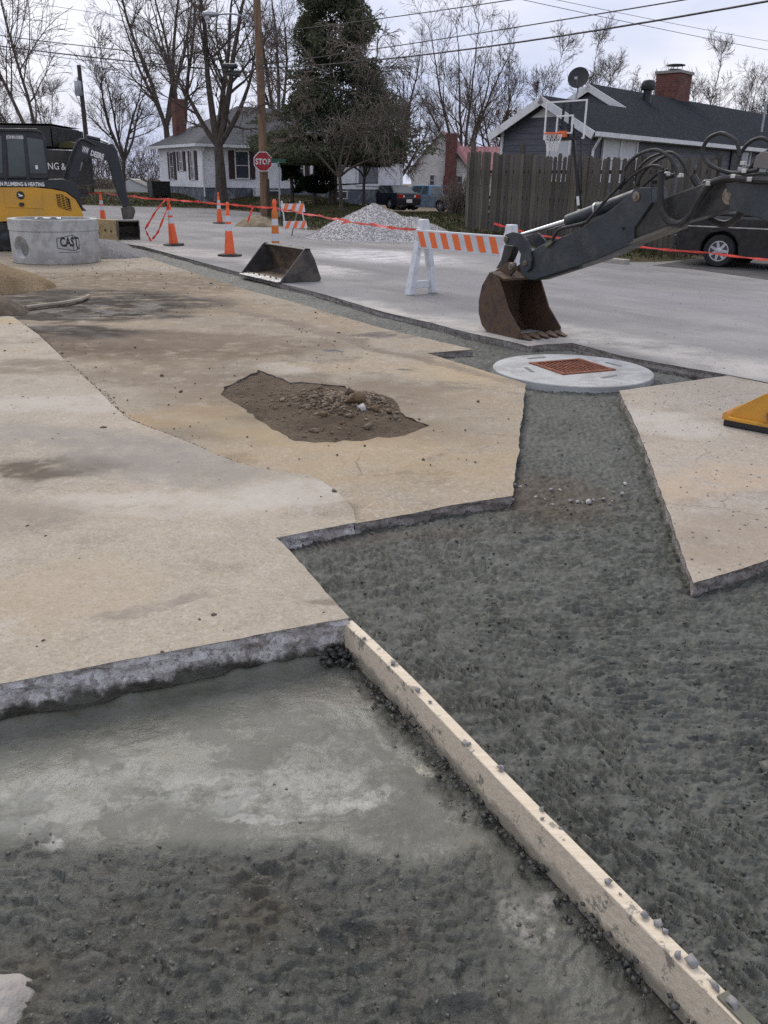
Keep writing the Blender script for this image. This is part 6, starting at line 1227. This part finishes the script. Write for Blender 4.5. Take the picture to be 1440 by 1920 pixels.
nm = bpy.data.meshes.new_from_object(body.evaluated_get(bpy.context.evaluated_depsgraph_get())); body.modifiers.clear(); body.data = nm; smooth_mesh(nm, 35); bpy.data.objects.remove(co)
INK = M('black_stencil_ink', (.02, .02, .022), .7)
def on_ring(ob, a0, z0, off=.003):
    me = ob.data
    for v in me.vertices: a = a0+v.co.x/rr; r_ = rr+off+v.co.z; v.co = (r_*math.cos(a), r_*math.sin(a), z0+v.co.y)
    return ob
ORG['none'] = Vector((0, 0, 0)); la = math.atan2(-.93, .19)+.42
on_ring(text_mesh('CAST', .23, INK, None, Matrix(), 'lettering', .001, .62, .006), la-.17, .33).parent = ring
def line2(pts, w_, nm_):
    m = MB()
    for (x0, y0), (x1, y1) in zip(pts[:-1], pts[1:]):
        L_ = math.hypot(x1-x0, y1-y0); nx, ny = -(y1-y0)/L_*w_, (x1-x0)/L_*w_; ns = max(1, int(L_/.04))
        for i in range(ns): f0, f1 = i/ns, (i+1)/ns; a = (x0+(x1-x0)*f0, y0+(y1-y0)*f0); b = (x0+(x1-x0)*f1, y0+(y1-y0)*f1); m.add([(a[0]-nx, a[1]-ny, 0), (b[0]-nx, b[1]-ny, 0), (b[0]+nx, b[1]+ny, 0), (a[0]+nx, a[1]+ny, 0)], [(0, 1, 2, 3)])
    o = m.build(nm_, INK, None, org=(0, 0, 0)); on_ring(o, la, .25); o.location = (0, 0, 0); o.parent = ring; return o
line2([(-.19, .05), (-.19, .22), (.10, .28), (.10, .0), (-.19, .05)], .005, 'emblem_outline'); line2([(.10, .28), (.22, .22), (.22, .03), (.10, .0)], .005, 'emblem_outline'); line2([(.17, .05), (.20, .055)], .02, 'emblem_dot')
for k in range(18): line2([(-.18+k*.022, -.03), (-.167+k*.022, -.03)], .006, 'small_print')
bag = thing('plastic_sheet', 'crumpled white plastic sheet lying on the concrete ring rim', 'plastic sheet', rc+Vector((.12, -.62, rh))); n = 26; A, B_ = np.meshgrid(np.linspace(-.24, .26, n), np.linspace(-.14, .16, n)); zz = .012+.04*np.abs(fbm(A, B_, .12, 3, 5))+.012*np.exp(-((A)/.2)**2); ix = np.arange(n*n).reshape(n, n); edge = np.hypot(A/.25, B_/.15)*(1+.3*fbm(A, B_, .1, 2, 9)); f = np.stack([ix[:-1, :-1].ravel(), ix[:-1, 1:].ravel(), ix[1:, 1:].ravel(), ix[1:, :-1].ravel()], 1); f = f[edge.ravel()[f].max(axis=1) < 1.1]
np_mesh('sheet', np.stack([A.ravel(), B_.ravel(), zz.ravel()], 1), f, M('white_plastic', (.62, .62, .62), .4), bag, smooth=True)
q = (-6.841,21.434,0); m = MB(); bxO = Vector(q); PLY = M('stained_plywood', (.68, .54, .30), .8, var=.12, dirt=(.36, .27, .14), dscale=5)
pb = thing('plywood_block', 'yellowish square plywood panel standing beside the concrete ring', 'plywood', bxO); m.prism([(-.31, 0), (.30, -.02), (.29, .60), (-.32, .62)], 0, .10, (bxO, X3, Z3, Y3)); m.build('panel', PLY, pb, bevel=.01)
for x_, z_ in ((-.02, .36), (.12, .34), (-.2, .30)): m = MB(); m.lathe([(.03, 0), (.03, .004)], 10, bxO+X3*x_+Z3*z_-Y3*.001, Matrix((X3, Z3, -Y3)).transposed()); m.build('knot', M('dark_knot', (.18, .11, .05), .8), pb)
m = MB(); m.tube(spline([Vector((-4.488,10.626,0.03)), Vector((-4.343,10.888,0.03)), Vector((-4.187,11.112,0.03)), Vector((-4.093,11.444,0.03)), Vector((-4.111,11.838,0.03))]), .028, 8); tag(m.build('drain_hose', M('muddy_pale_hose', (.36, .31, .24), .8, dirt=(.2, .16, .11)), smooth=True), 'muddy pale hose lying in the dark wet patch', 'hose')

# ---------------------------------------------------------------- traffic cones, channeliser, barricades, tape
ORN = M('fluorescent_orange_plastic', (.85, .13, .035), .5, var=.06, dirt=(.5, .1, .04), dirt_amt=.35); WBAND = M('white_reflective_sleeve', (.60, .61, .64), .4, var=.06, dirt=(.42, .42, .42)); CBLK = M('black_rubber_base', (.02, .02, .02), .8, dirt=(.07, .065, .06))
def cone(loc, lean, label, first=[None]):
    if first[0] is None:
        t = thing('traffic_cone', label, 'cone', (0, 0, 0), group='tall traffic cones'); m = MB(); m.lathe([(.27, 0), (.27, .035), (.16, .05), (.001, .05)], 8, ph=.39); m.build('base', CBLK, t, bevel=.006)
        def R_(z): return .118-.080*(z/.95)
        m = MB(); m.lathe([(R_(.05), .05), (R_(.52), .52)], 24); m.lathe([(R_(.66), .66), (R_(.71), .71)], 24); m.lathe([(R_(.83), .83), (R_(.97), .97), (.034, .975), (.030, 1.01), (.040, 1.03), (.040, 1.07), (.022, 1.10), (.001, 1.105)], 24); m.build('body', ORN, t, smooth=True)
        for a, b in ((.52, .66), (.71, .83)): m = MB(); m.lathe([(R_(a)+.003, a), (R_(b)+.003, b)], 24); m.build('reflective_band', WBAND, t, smooth=True)
        first[0] = t
    else: t = copy_tree(first[0])
    t.location = loc; t.rotation_euler = lean; t['label'] = label; return t
cone((-5.363,21.992,0), (0, -.055, .3), 'leaning orange cone with the dangling tape loop, nearest the excavator'); cone((-3.458,19.124,0), (0, 0, .8), 'nearest orange cone, upright left of the loader bucket')
cone((-6.406,33.638,0), (0, 0, .1), 'farthest orange cone, before the forked tree'); cone((-9.745,30.34,0), (0, -.02, .5), 'orange cone behind the plywood panel by the concrete ring')
ch_ = thing('channelizer_post', 'orange and white banded channelizer post behind the loader bucket', 'channelizer', (-2.595,20.215,0)); q = Vector((-2.595,20.215,0)); m = MB(); m.lathe([(.20, 0), (.20, .04), (.10, .06), (.001, .06)], 10, q); m.build('base', CBLK, ch_)
OR2 = M('dull_orange_plastic', (.58, .16, .02), .5, dirt=(.35, .12, .03))
for a, b, mt, nm in ((.06, .26, OR2, 'body'), (.26, .42, WBAND, 'reflective_band'), (.42, .60, OR2, 'body'), (.60, .74, WBAND, 'reflective_band'), (.74, .92, OR2, 'body')):
    m = MB(); m.lathe([(.098-.035*a, a), (.098-.035*b, b)], 20, q); m.build(nm, mt, ch_, smooth=True)
m = MB(); m.lathe([(.055, .92), (.04, .95), (.04, 1.02), (.05, 1.05), (.05, 1.12), (.02, 1.16), (.001, 1.16)], 16, q); m.build('handle', ORN, ch_, smooth=True)
WPL = M('white_moulded_plastic', (.66, .68, .70), .45, var=.05, dirt=(.42, .40, .36), dirt_amt=.4, dscale=6); STR = M('orange_reflective_stripe', (.80, .16, .035), .4, var=.05)
b0, b1 = Vector((0.503,12.979,0)), Vector((2.086,15.167,0)); b1 = Vector((1.62, 11.75, 0)); bu = (b1-b0).normalized(); bn = Vector((-bu.y, bu.x, 0)); br = thing('barricade', 'white plastic A-frame barricade with an orange striped board before the gravel heap', 'barricade', b0)
for bx in (b0, b1):
    for s_ in (-1, 1):
        m = MB(); m.prism([(-.085, 1.05), (.085, 1.05), (.10, .92), (.085, .0), (-.085, .0), (-.10, .92)], -.025, .025, (bx+bn*s_*.02, bu, (Z3+bn*s_*.30).normalized(), bn)) if False else m.prism([(s_*.015, .95), (s_*.09, .95), (s_*.30, .0), (s_*.18, .0)], -.05, .05, (bx, bn, Z3, bu)); m.build('leg', WPL, br, bevel=.012)
    m = MB(); m.prism([(-.10, .84), (.10, .84), (.075, .99), (.065, 1.06), (-.065, 1.06), (-.075, .99)], -.055, .055, (bx, bn, Z3, bu)); m.build('head', WPL, br, bevel=.015)
    m = MB(); m.box(bx+Z3*.14, (1, 1, 1), Matrix((bn*.42, bu*.04, Z3*.11)).transposed()); m.build('cross_bar', WPL, br, bevel=.01)
# flat A-shaped end frames turned to face the street, as seen
BL = (b1-b0).length; m = MB(); fr0 = b0-bn*.11; m.prism([(-.03, .66), (BL+.03, .66), (BL+.03, .92), (-.03, .92)], -.02, .02, (fr0, bu, Z3, bn)); bo_ = m.build('board', WPL, br, bevel=.008)
NS = 7
for k in range(NS):
    u0 = .03+k*(BL-.06)/NS; w_ = (BL-.06)/NS*.52; sl2 = .085; a, b = u0-.02, u0+w_-.02
    pts = [(a+0, .895), (b, .895), (b+sl2, .685), (a+sl2, .685)]; pts = [(max(.0, min(BL, x_)), z_) for x_, z_ in pts]; m = MB(); m.prism(pts, -.0225, -.020, (fr0, bu, Z3, bn)); m.build('stripe', STR, bo_)
m = MB(); m.prism([(0.0, .681), (BL, .681), (BL, .899), (0.0, .899)], -.0213, -.0203, (fr0, bu, Z3, bn)); m.build('sheeting', WBAND, bo_)
# smaller far barricade
q0, q1 = Vector((-3.006,25.964,0)), Vector((-2.434,26.391,0)); fu = (q1-q0).normalized(); fn = Vector((-fu.y, fu.x, 0)); fn = fn if fn.y > 0 else -fn; FWd = (q1-q0).length; fbr = thing('barricade', 'small folding barricade with two orange striped panels near the verge', 'barricade', q0); MET = M('white_metal_leg', (.62, .63, .62), .5)
for x_ in (0, FWd):
    xs_ = -.0
    m = MB(); m.tube([q0+fu*x_, q0+fu*(x_*.86+.0)+Z3*1.0+fn*.22], .022, 6); m.build('leg', MET, fbr); m = MB(); m.tube([q0+fu*(x_*.9-.1)+fn*.62, q0+fu*(x_*.86)+Z3*.98+fn*.25], .022, 6); m.build('leg', M('grey_green_leg', (.22, .26, .22), .6), fbr)
for z0, z1 in ((.70, .93), (.24, .45)):
    o_ = fn*(.22*z0)-fn*.035; m = MB(); vv = (Z3+fn*.22).normalized(); m.prism([(-.06, 0), (FWd*.95+.06, 0), (FWd*.93+.06, z1-z0), (-.06, z1-z0)], 0, .02, (q0+o_+Z3*z0, fu, vv, fn)); pn = m.build('panel', WBAND, fbr); W_ = FWd*.94+.12
    for k in range(3):
        a = -.06+.02+k*W_/3; pts = [(a, 0.004), (a+.13, .004), (a+.13+.12, z1-z0-.004), (a+.12, z1-z0-.004)]; pts = [(min(FWd*.93+.06, x_), z_) for x_, z_ in pts]; m = MB(); m.prism(pts, -.003, -.0005, (q0+o_+Z3*z0, fu, vv, fn)); m.build('stripe', STR, pn)
TAPE = M('red_orange_caution_tape', (.80, .085, .055), .35, var=.25, scale=6)
def tape(name, pts, label, w_=.034, sag=.03, n=7):
    m = MB(); P_ = [Vector(p) for p in pts]; path = []
    for a, b in zip(P_[:-1], P_[1:]):
        for i in range(n): f = i/n; path.append(a+(b-a)*f-Z3*sag*4*f*(1-f)*min(1, (b-a).length/3))
    path.append(P_[-1])
    vs = []
    for i, p in enumerate(path):
        tw = .5*math.sin(i*.7)+.25*math.sin(i*1.9); t = (path[min(i+1, len(path)-1)]-path[max(i-1, 0)]).normalized(); sd2 = t.cross(Z3)
        if sd2.length < .2: sd2 = X3.copy()
        sd2.normalize(); up_ = sd2.cross(t).normalized(); d_ = up_*math.cos(tw)+sd2*math.sin(tw); ww = w_*(.75+.35*math.sin(i*2.3)); vs += [p+d_*ww, p-d_*ww]
    m.add(vs, [(2*i, 2*i+1, 2*i+3, 2*i+2) for i in range(len(path)-1)]); o = m.build(name, TAPE); sdm = o.modifiers.new('thick', 'SOLIDIFY'); sdm.thickness = .002
    return tag(o, label, 'tape')
tape('barrier_tape', [(-9.778,27,1.094), (-8.382,26.4,1.138), (-6.844,24,1.095), (-5.393,21.7,1.091), (-4.486,21,1.059), (-3.543,19.9,1.041), (-2.788,20,0.984), (-2.601,20.4,0.977), (-2.536,23,0.845), (-1.55,20,0.836), (-1.001,17.5,0.871), (-0.264,15,0.885), (0.443,13,0.918)], 'red caution tape strung from the excavator past the cones to the near barricade', .026)
tape('barrier_tape', [(1.383,11.75,1.068), (1.958,11.8,0.935), (3.266,11.6,0.821), (4.077,11.2,0.783), (4.967,10.6,0.732)], 'red caution tape running right from the barricade in front of the black van', .016)
tape('tape_tail', [(-5.367,21.6,1.105), (-5.674,21.7,0.807), (-5.971,21.7,0.384), (-5.85,21.7,0.112), (-5.663,21.7,0.314), (-5.445,21.7,0.762), (-5.298,21.6,1.01)], 'long loop of red tape dangling from the leaning cone', .03, .0, 5)
tape('tape_tail', [(-3.068,20.2,1.008), (-3.135,20.2,0.848), (-3.215,20.2,0.653)], 'short end of red tape hanging beside the sand pile', .03, 0, 4); tape('tape_tail', [(-0.995,17.4,0.875), (-0.798,17.2,0.857), (-0.917,17.3,0.782)], 'short red tape end fluttering over the gravel heap', .02, 0, 4)

# ---------------------------------------------------------------- loader bucket on the road edge
l0, l1 = Vector((-2.617,15.325,0.004)), Vector((-1.763,14.026,0.004)); lu = (l1-l0).normalized(); lw = Vector((-lu.y, lu.x, 0)); lw = lw if lw.x > 0 else -lw; LL = (l1-l0).length; LFm = (l0, lw, Z3, lu)
GST = M('dark_grey_bucket_steel', (.060, .057, .054), .5, .2, var=.3, scale=4, bump=.002, bscale=40, dirt=(.16, .125, .09), dirt_amt=.45, dscale=4); GIN = M('rubbed_inner_steel', (.10, .085, .07), .5, .3, var=.35, scale=3, dirt=(.24, .15, .085), dirt_amt=.6, dscale=3)
lb = thing('loader_bucket', 'empty dark steel loader bucket lying on the street edge', 'bucket', l0)
shp = [(.02, .0), (.74, .02), (.76, .05), (.66, .35), (.56, .50), (.50, .51), (.52, .47), (.60, .33), (.66, .12), (.60, .05), (.02, .02)]
m = MB(); m.prism(shp, .02, LL-.02, LFm); lbo = m.build('shell', GIN, lb, smooth=True)
for a in (0, LL-.022): m = MB(); m.prism([(.0, .0), (.76, .0), (.78, .04), (.66, .36), (.57, .52), (.50, .53), (.46, .50), (.04, .035)], a, a+.022, LFm); m.build('side_plate', GST, lb, bevel=.004)
m = MB(); m.prism([(-.02, .004), (.17, .026), (.17, .040), (-.02, .014)], .024, LL-.024, LFm); ce = m.build('cutting_edge', M('polished_cutting_edge', (.50, .50, .52), .35, .7, var=.1, dirt=(.3, .26, .2)), lb)
for k in range(7): m = MB(); m.lathe([(.018, 0), (.016, .016), (.001, .018)], 8, l0+lu*(.12+k*(LL-.24)/6)+lw*.12+Z3*.036); m.build('bolt', GST, ce)
m = MB(); m.prism([(.49, .505), (.58, .52), (.58, .49), (.50, .485)], .0, LL, LFm); m.build('top_lip', GST, lb)
for k in range(3): m = MB(); m.box(l0+lu*(.3+k*.42)+lw*.60+Z3*.50, (1, 1, 1), Matrix((lu*.22, lw*.06, Z3*.05)).transposed()); m.build('hook_plate', GST, lb, bevel=.01)

# ---------------------------------------------------------------- poles, lamp, wires, signs
POLE = M('brown_utility_pole_wood', (.20, .125, .075), .9, var=.3, scale=5, bump=.01, bscale=20, dirt=(.12, .085, .06), stretch=(3, 3, .25)); DPOL = M('dark_creosoted_pole', (.06, .05, .042), .9)
pq = Vector((-5.703,41,0.067)); pq.z = 0; up_ = thing('utility_pole', 'brown wooden utility pole with street lamp arm, beside the stop sign', 'pole', pq)
m = MB(); m.tube([pq-Z3*.4, pq+Z3*5+X3*.0, pq+Z3*11.5-X3*.08], [.20, .175, .14], 14); m.build('shaft', POLE, up_, smooth=True)
m = MB(); m.tube([pq+Z3*.0+Vector((.22, -.1, 0)), pq+Z3*1.6+Vector((.21, -.1, 0))], .05, 6); m.build('conduit', DPOL, up_)
LG = M('galvanised_lamp', (.36, .38, .40), .4, .6); lp0, lp1, lp2 = Vector((-5.667,41,7.57)), Vector((-6.436,40.4,7.978)), Vector((-7.22,39.8,7.889))
m = MB(); m.tube(spline([lp0, lp1, lp2], 6), .035, 8); m.build('lamp_arm', LG, up_, smooth=True)
ld = (lp2-lp1).normalized(); m = MB(); m.tube([lp2-ld*.05, lp2+ld*.12, lp2+ld*.45, lp2+ld*.66, lp2+ld*.70], [.05, .10, .13, .09, .03], 12); lo_ = m.build('lamp_head', LG, up_, smooth=True); m = MB(); m.lathe([(.11, .02), (.10, -.06), (.06, -.12), (.001, -.13)], 14, lp2+ld*.50-Z3*.09); m.build('lens', M('milky_lens', (.5, .52, .55), .25), lo_, smooth=True)
pq2 = Vector((-19.198,58,2.569)); pq2.z = 0; p2 = thing('utility_pole', 'darker distant utility pole carrying a grey transformer', 'pole', pq2); tz2 = Vector((-19.023,58,7.947)).z
m = MB(); m.tube([pq2-Z3*.2, pq2+Z3*tz2], [.17, .12], 10); m.build('shaft', DPOL, p2, smooth=True)
tq = Vector((-19.27,57.7,6.623)); m = MB(); m.lathe([(.001, -.42), (.20, -.40), (.22, -.36), (.22, .36), (.20, .42), (.05, .46), (.04, .62), (.001, .63)], 16, tq); m.build('transformer', LG, p2, smooth=True); m = MB(); m.box((tq+Vector((pq2.x, tq.y, tq.z)))/2, (.4, .06, .3)); m.build('bracket', DPOL, p2)
WIRE = M('black_cable', (.012, .012, .013), .6)
def wire(a, b, r, label, sag=0.0, n=14):
    a, b = Vector(a), Vector(b); m = MB(); m.tube([a+(b-a)*(i/n)-Z3*sag*4*(i/n)*(1-i/n) for i in range(n+1)], r, 5); return tag(m.build('overhead_cable', WIRE, smooth=True), label, 'cable')
wire((-22.243,50,8.068), (-5.73,41,5.883), .028, 'lowest thick cable running left from the utility pole to the frame edge', .1); wire((-22.162,50,8.561), (-5.715,41,6.274), .020, 'upper thin cable running left from the utility pole', .1); wire((-23.141,52,8.278), (-7.808,44,6.329), .014, 'middle thin cable on the left between the other two', .25); wire((-19.38,52,10.255), (-5.662,41,7.69), .010, 'faint highest cable at upper left running to the lamp pole', .2)
wire((-5.63,41,6.07), (8.554,20,5.293), .024, 'lowest thick cable running right over the evergreen', .25); wire((-5.626,41,6.193), (7.137,22,5.591), .016, 'thinner cable just above the thick one on the right', .05); wire((-5.581,41,7.412), (4.188,28,6.619), .016, 'cable from the pole top past the evergreen tip', .05)
wire((2.672,30,7.096), (18.319,44,7.37), .010, 'thin service cable slanting down towards the grey roof', .05); wire((3.656,30,7.11), (19.078,46,8.02), .008, 'faintest service cable above the grey house roof', .05)
for py0, py1, lb_ in ((122, 124, 'upper'), (138, 139, 'lower')):
    a, b = (Vector((-7.505,42.2,6.281)), Vector((-6.853,41.7,6.213))) if lb_ == 'upper' else (Vector((-7.272,42,5.945)), Vector((-6.711,41.6,5.869))); d_ = b-a; m = MB(); m.tube([a-d_*.1, a, a+d_*.05, b-d_*.05, b, b+d_*.1], [.03, .06, .11, .11, .06, .03], 10); tag(m.build('splice_case', BLK, smooth=True), lb_+' black splice case hanging on the cable left of the pole', 'splice case')
RSG = M('red_sign_face', (.34, .018, .022), .45, var=.06)
ss_ = Vector((-5.663,40.6,2.323)); sgn = thing('stop_sign', 'red octagonal stop sign on the utility pole', 'sign', ss_); fu_ = Vector((.97, .24, 0)).normalized(); fo = Vector((fu_.y, -fu_.x, 0))
oc = lambda r: [(r*math.cos(math.pi/8+k*math.pi/4), r*math.sin(math.pi/8+k*math.pi/4)) for k in range(8)]
m = MB(); m.prism(oc(.44), 0, .012, (ss_, fu_, Z3, fo)); m.build('border', LET, sgn); m = MB(); m.prism(oc(.405), .0125, .016, (ss_, fu_, Z3, fo)); m.build('face', RSG, sgn)
text_mesh('STOP', .34, LET, sgn, frameM(ss_+fo*.020-Z3*.115, fu_, Z3), sx=.82, bold=.008, align='CENTER'); m = MB(); m.box(ss_-fo*.08, (.06, .16, .5), Matrix((fu_, fo, Z3)).transposed()); m.build('bracket', LG, sgn)
sq_ = Vector((-4.65,38,0.164)); sq_.z = 0; sn = thing('street_name_sign', 'small green street name sign on a thin post', 'sign', sq_); tz = Vector((-4.633,38,2.284)).z; m = MB(); m.tube([sq_-Z3*.2, sq_+Z3*tz], .03, 6); m.build('post', LG, sn); GSN = M('green_sign_face', (.015, .09, .05), .5)
m = MB(); m.box(sq_+Z3*(tz+.03), (.62, .02, .17)); m.build('blade', GSN, sn); m = MB(); m.box(sq_+Z3*(tz-.13), (.02, .55, .15)); m.build('blade', GSN, sn)
aq = Vector((2.863,90,3.657)); aq.z = 0; at_ = Vector((2.459,90,14.906)).z; an_ = thing('antenna_mast', 'thin lattice antenna mast rising left of the cottage', 'antenna', aq); m = MB()
m.tube([aq, aq+Z3*at_], .035, 4); m.build('mast', LG, an_)
for k in range(5): m = MB(); m.tube([aq+Z3*(at_-.3-k*.5)-X3*.5, aq+Z3*(at_-.3-k*.5)+X3*.5], .012, 4); m.build('element', LG, an_)

# ---------------------------------------------------------------- basketball hoop
hq = Vector((4.982,22.7,0.099)); hq.z = gz(hq.x, 22.7); ho = thing('basketball_hoop', 'portable basketball hoop with clear backboard in front of the wooden fence', 'basketball hoop', hq)
bc = Vector((4.264,22.7,3.041)); hn = Vector((-.75, -.66, 0)); hu = Vector((.66, -.75, 0)); BW_, BH_ = 1.22, .84
m = MB(); m.prism([(-.35, 0), (.35, 0), (.28, .22), (-.28, .22)], -.5, .5, (hq, hu, Z3, hn)); m.build('base', BLK, ho, bevel=.04)
pt = Vector((4.556,22.9,2.613)); m = MB(); m.tube([hq+Z3*.15, pt], .05, 4); m.build('pole', BLK, ho); f0 = hq+(pt-hq)*.38; m = MB(); m.tube([hq+(pt-hq)*.30, hq+(pt-hq)*.36], .054, 4); m.build('pole_sticker', LET, ho); m = MB(); m.tube([hq+(pt-hq)*.395, hq+(pt-hq)*.48], .054, 4); m.build('pole_sticker', LET, ho)
m = MB(); m.tube([hq+(pt-hq)*.5-hn*.12, pt-hn*.30+Z3*.05], .025, 4); m.build('brace', BLK, ho); 
for s_ in (-.22, .22): m = MB(); m.tube([pt, bc-Z3*.1+hu*s_-hn*.04], .022, 4); m.build('arm', BLK, ho); m = MB(); m.box(bc+hu*s_*.5-hn*.04, (1, 1, 1), Matrix((hu*.05, hn*.04, Z3*BH_*.9)).transposed()); m.build('board_strut', BLK, ho)
n = NT('clear_acrylic'); n.b.inputs['Transmission Weight'].default_value = 1.0; n.b.inputs['IOR'].default_value = 1.05; ACR = n.fin((.9, .93, .95), .05)
m = MB(); m.box(bc, (1, 1, 1), Matrix((hu*BW_, hn*.012, Z3*BH_)).transposed()); bb = m.build('backboard', ACR, ho)
def fr_(c, w_, h_, t, nm):
    for a, b, x_, z_ in ((0, 1, w_, t), (0, -1, w_, t), (1, 0, t, h_-2*t-.002), (-1, 0, t, h_-2*t-.002)): m = MB(); m.box(c+hu*a*(w_-t)/2+Z3*b*(h_-t)/2+hn*.012, (1, 1, 1), Matrix((hu*x_, hn*.03, Z3*z_)).transposed()); m.build(nm, LET, bb)
fr_(bc, BW_+.02, BH_+.02, .035, 'board_frame'); fr_(bc-Z3*.10, .50, .42, .035, 'target_square')
rc_ = bc+hn*.42-Z3*.32; m = MB(); m.tube([rc_+hu*.225*math.cos(a)+hn*.225*math.sin(a) for a in [k*math.pi/12 for k in range(25)]], .016, 6); m.build('rim', STR, ho, smooth=True); m = MB(); m.box(bc+hn*.06-Z3*.32, (1, 1, 1), Matrix((hu*.2, hn*.12, Z3*.14)).transposed()); m.build('rim_bracket', STR, ho); m = MB(); m.box(bc+hn*.02-Z3*.42, (1, 1, 1), Matrix((hu*1.1, hn*.02, Z3*.08)).transposed()); m.build('board_pad', BLK, ho)
m = MB(); NN = 12
for k in range(NN):
    for s_ in (-1, 1):
        m.tube([rc_+(hu*math.cos(a)+hn*math.sin(a))*rd_-Z3*dz for a, rd_, dz in ((2*math.pi*k/NN, .22, .0), (2*math.pi*(k+s_*.5)/NN, .19, .14), (2*math.pi*k/NN, .14, .28), (2*math.pi*(k+s_*.5)/NN, .13, .40))], .007, 3, caps=False)
m.build('net', LET, ho)['kind'] = 'stuff'
kq = Vector((4.865,19.057,0)); m = MB(); m.box(kq+Z3*.04, (.75, .22, .12), Matrix.Rotation(-.85, 3, 'Z')); tag(m.build('kerb_stone', PALE_C, bevel=.02), 'short pale kerb stone at the verge below the backhoe arm', 'kerb stone')
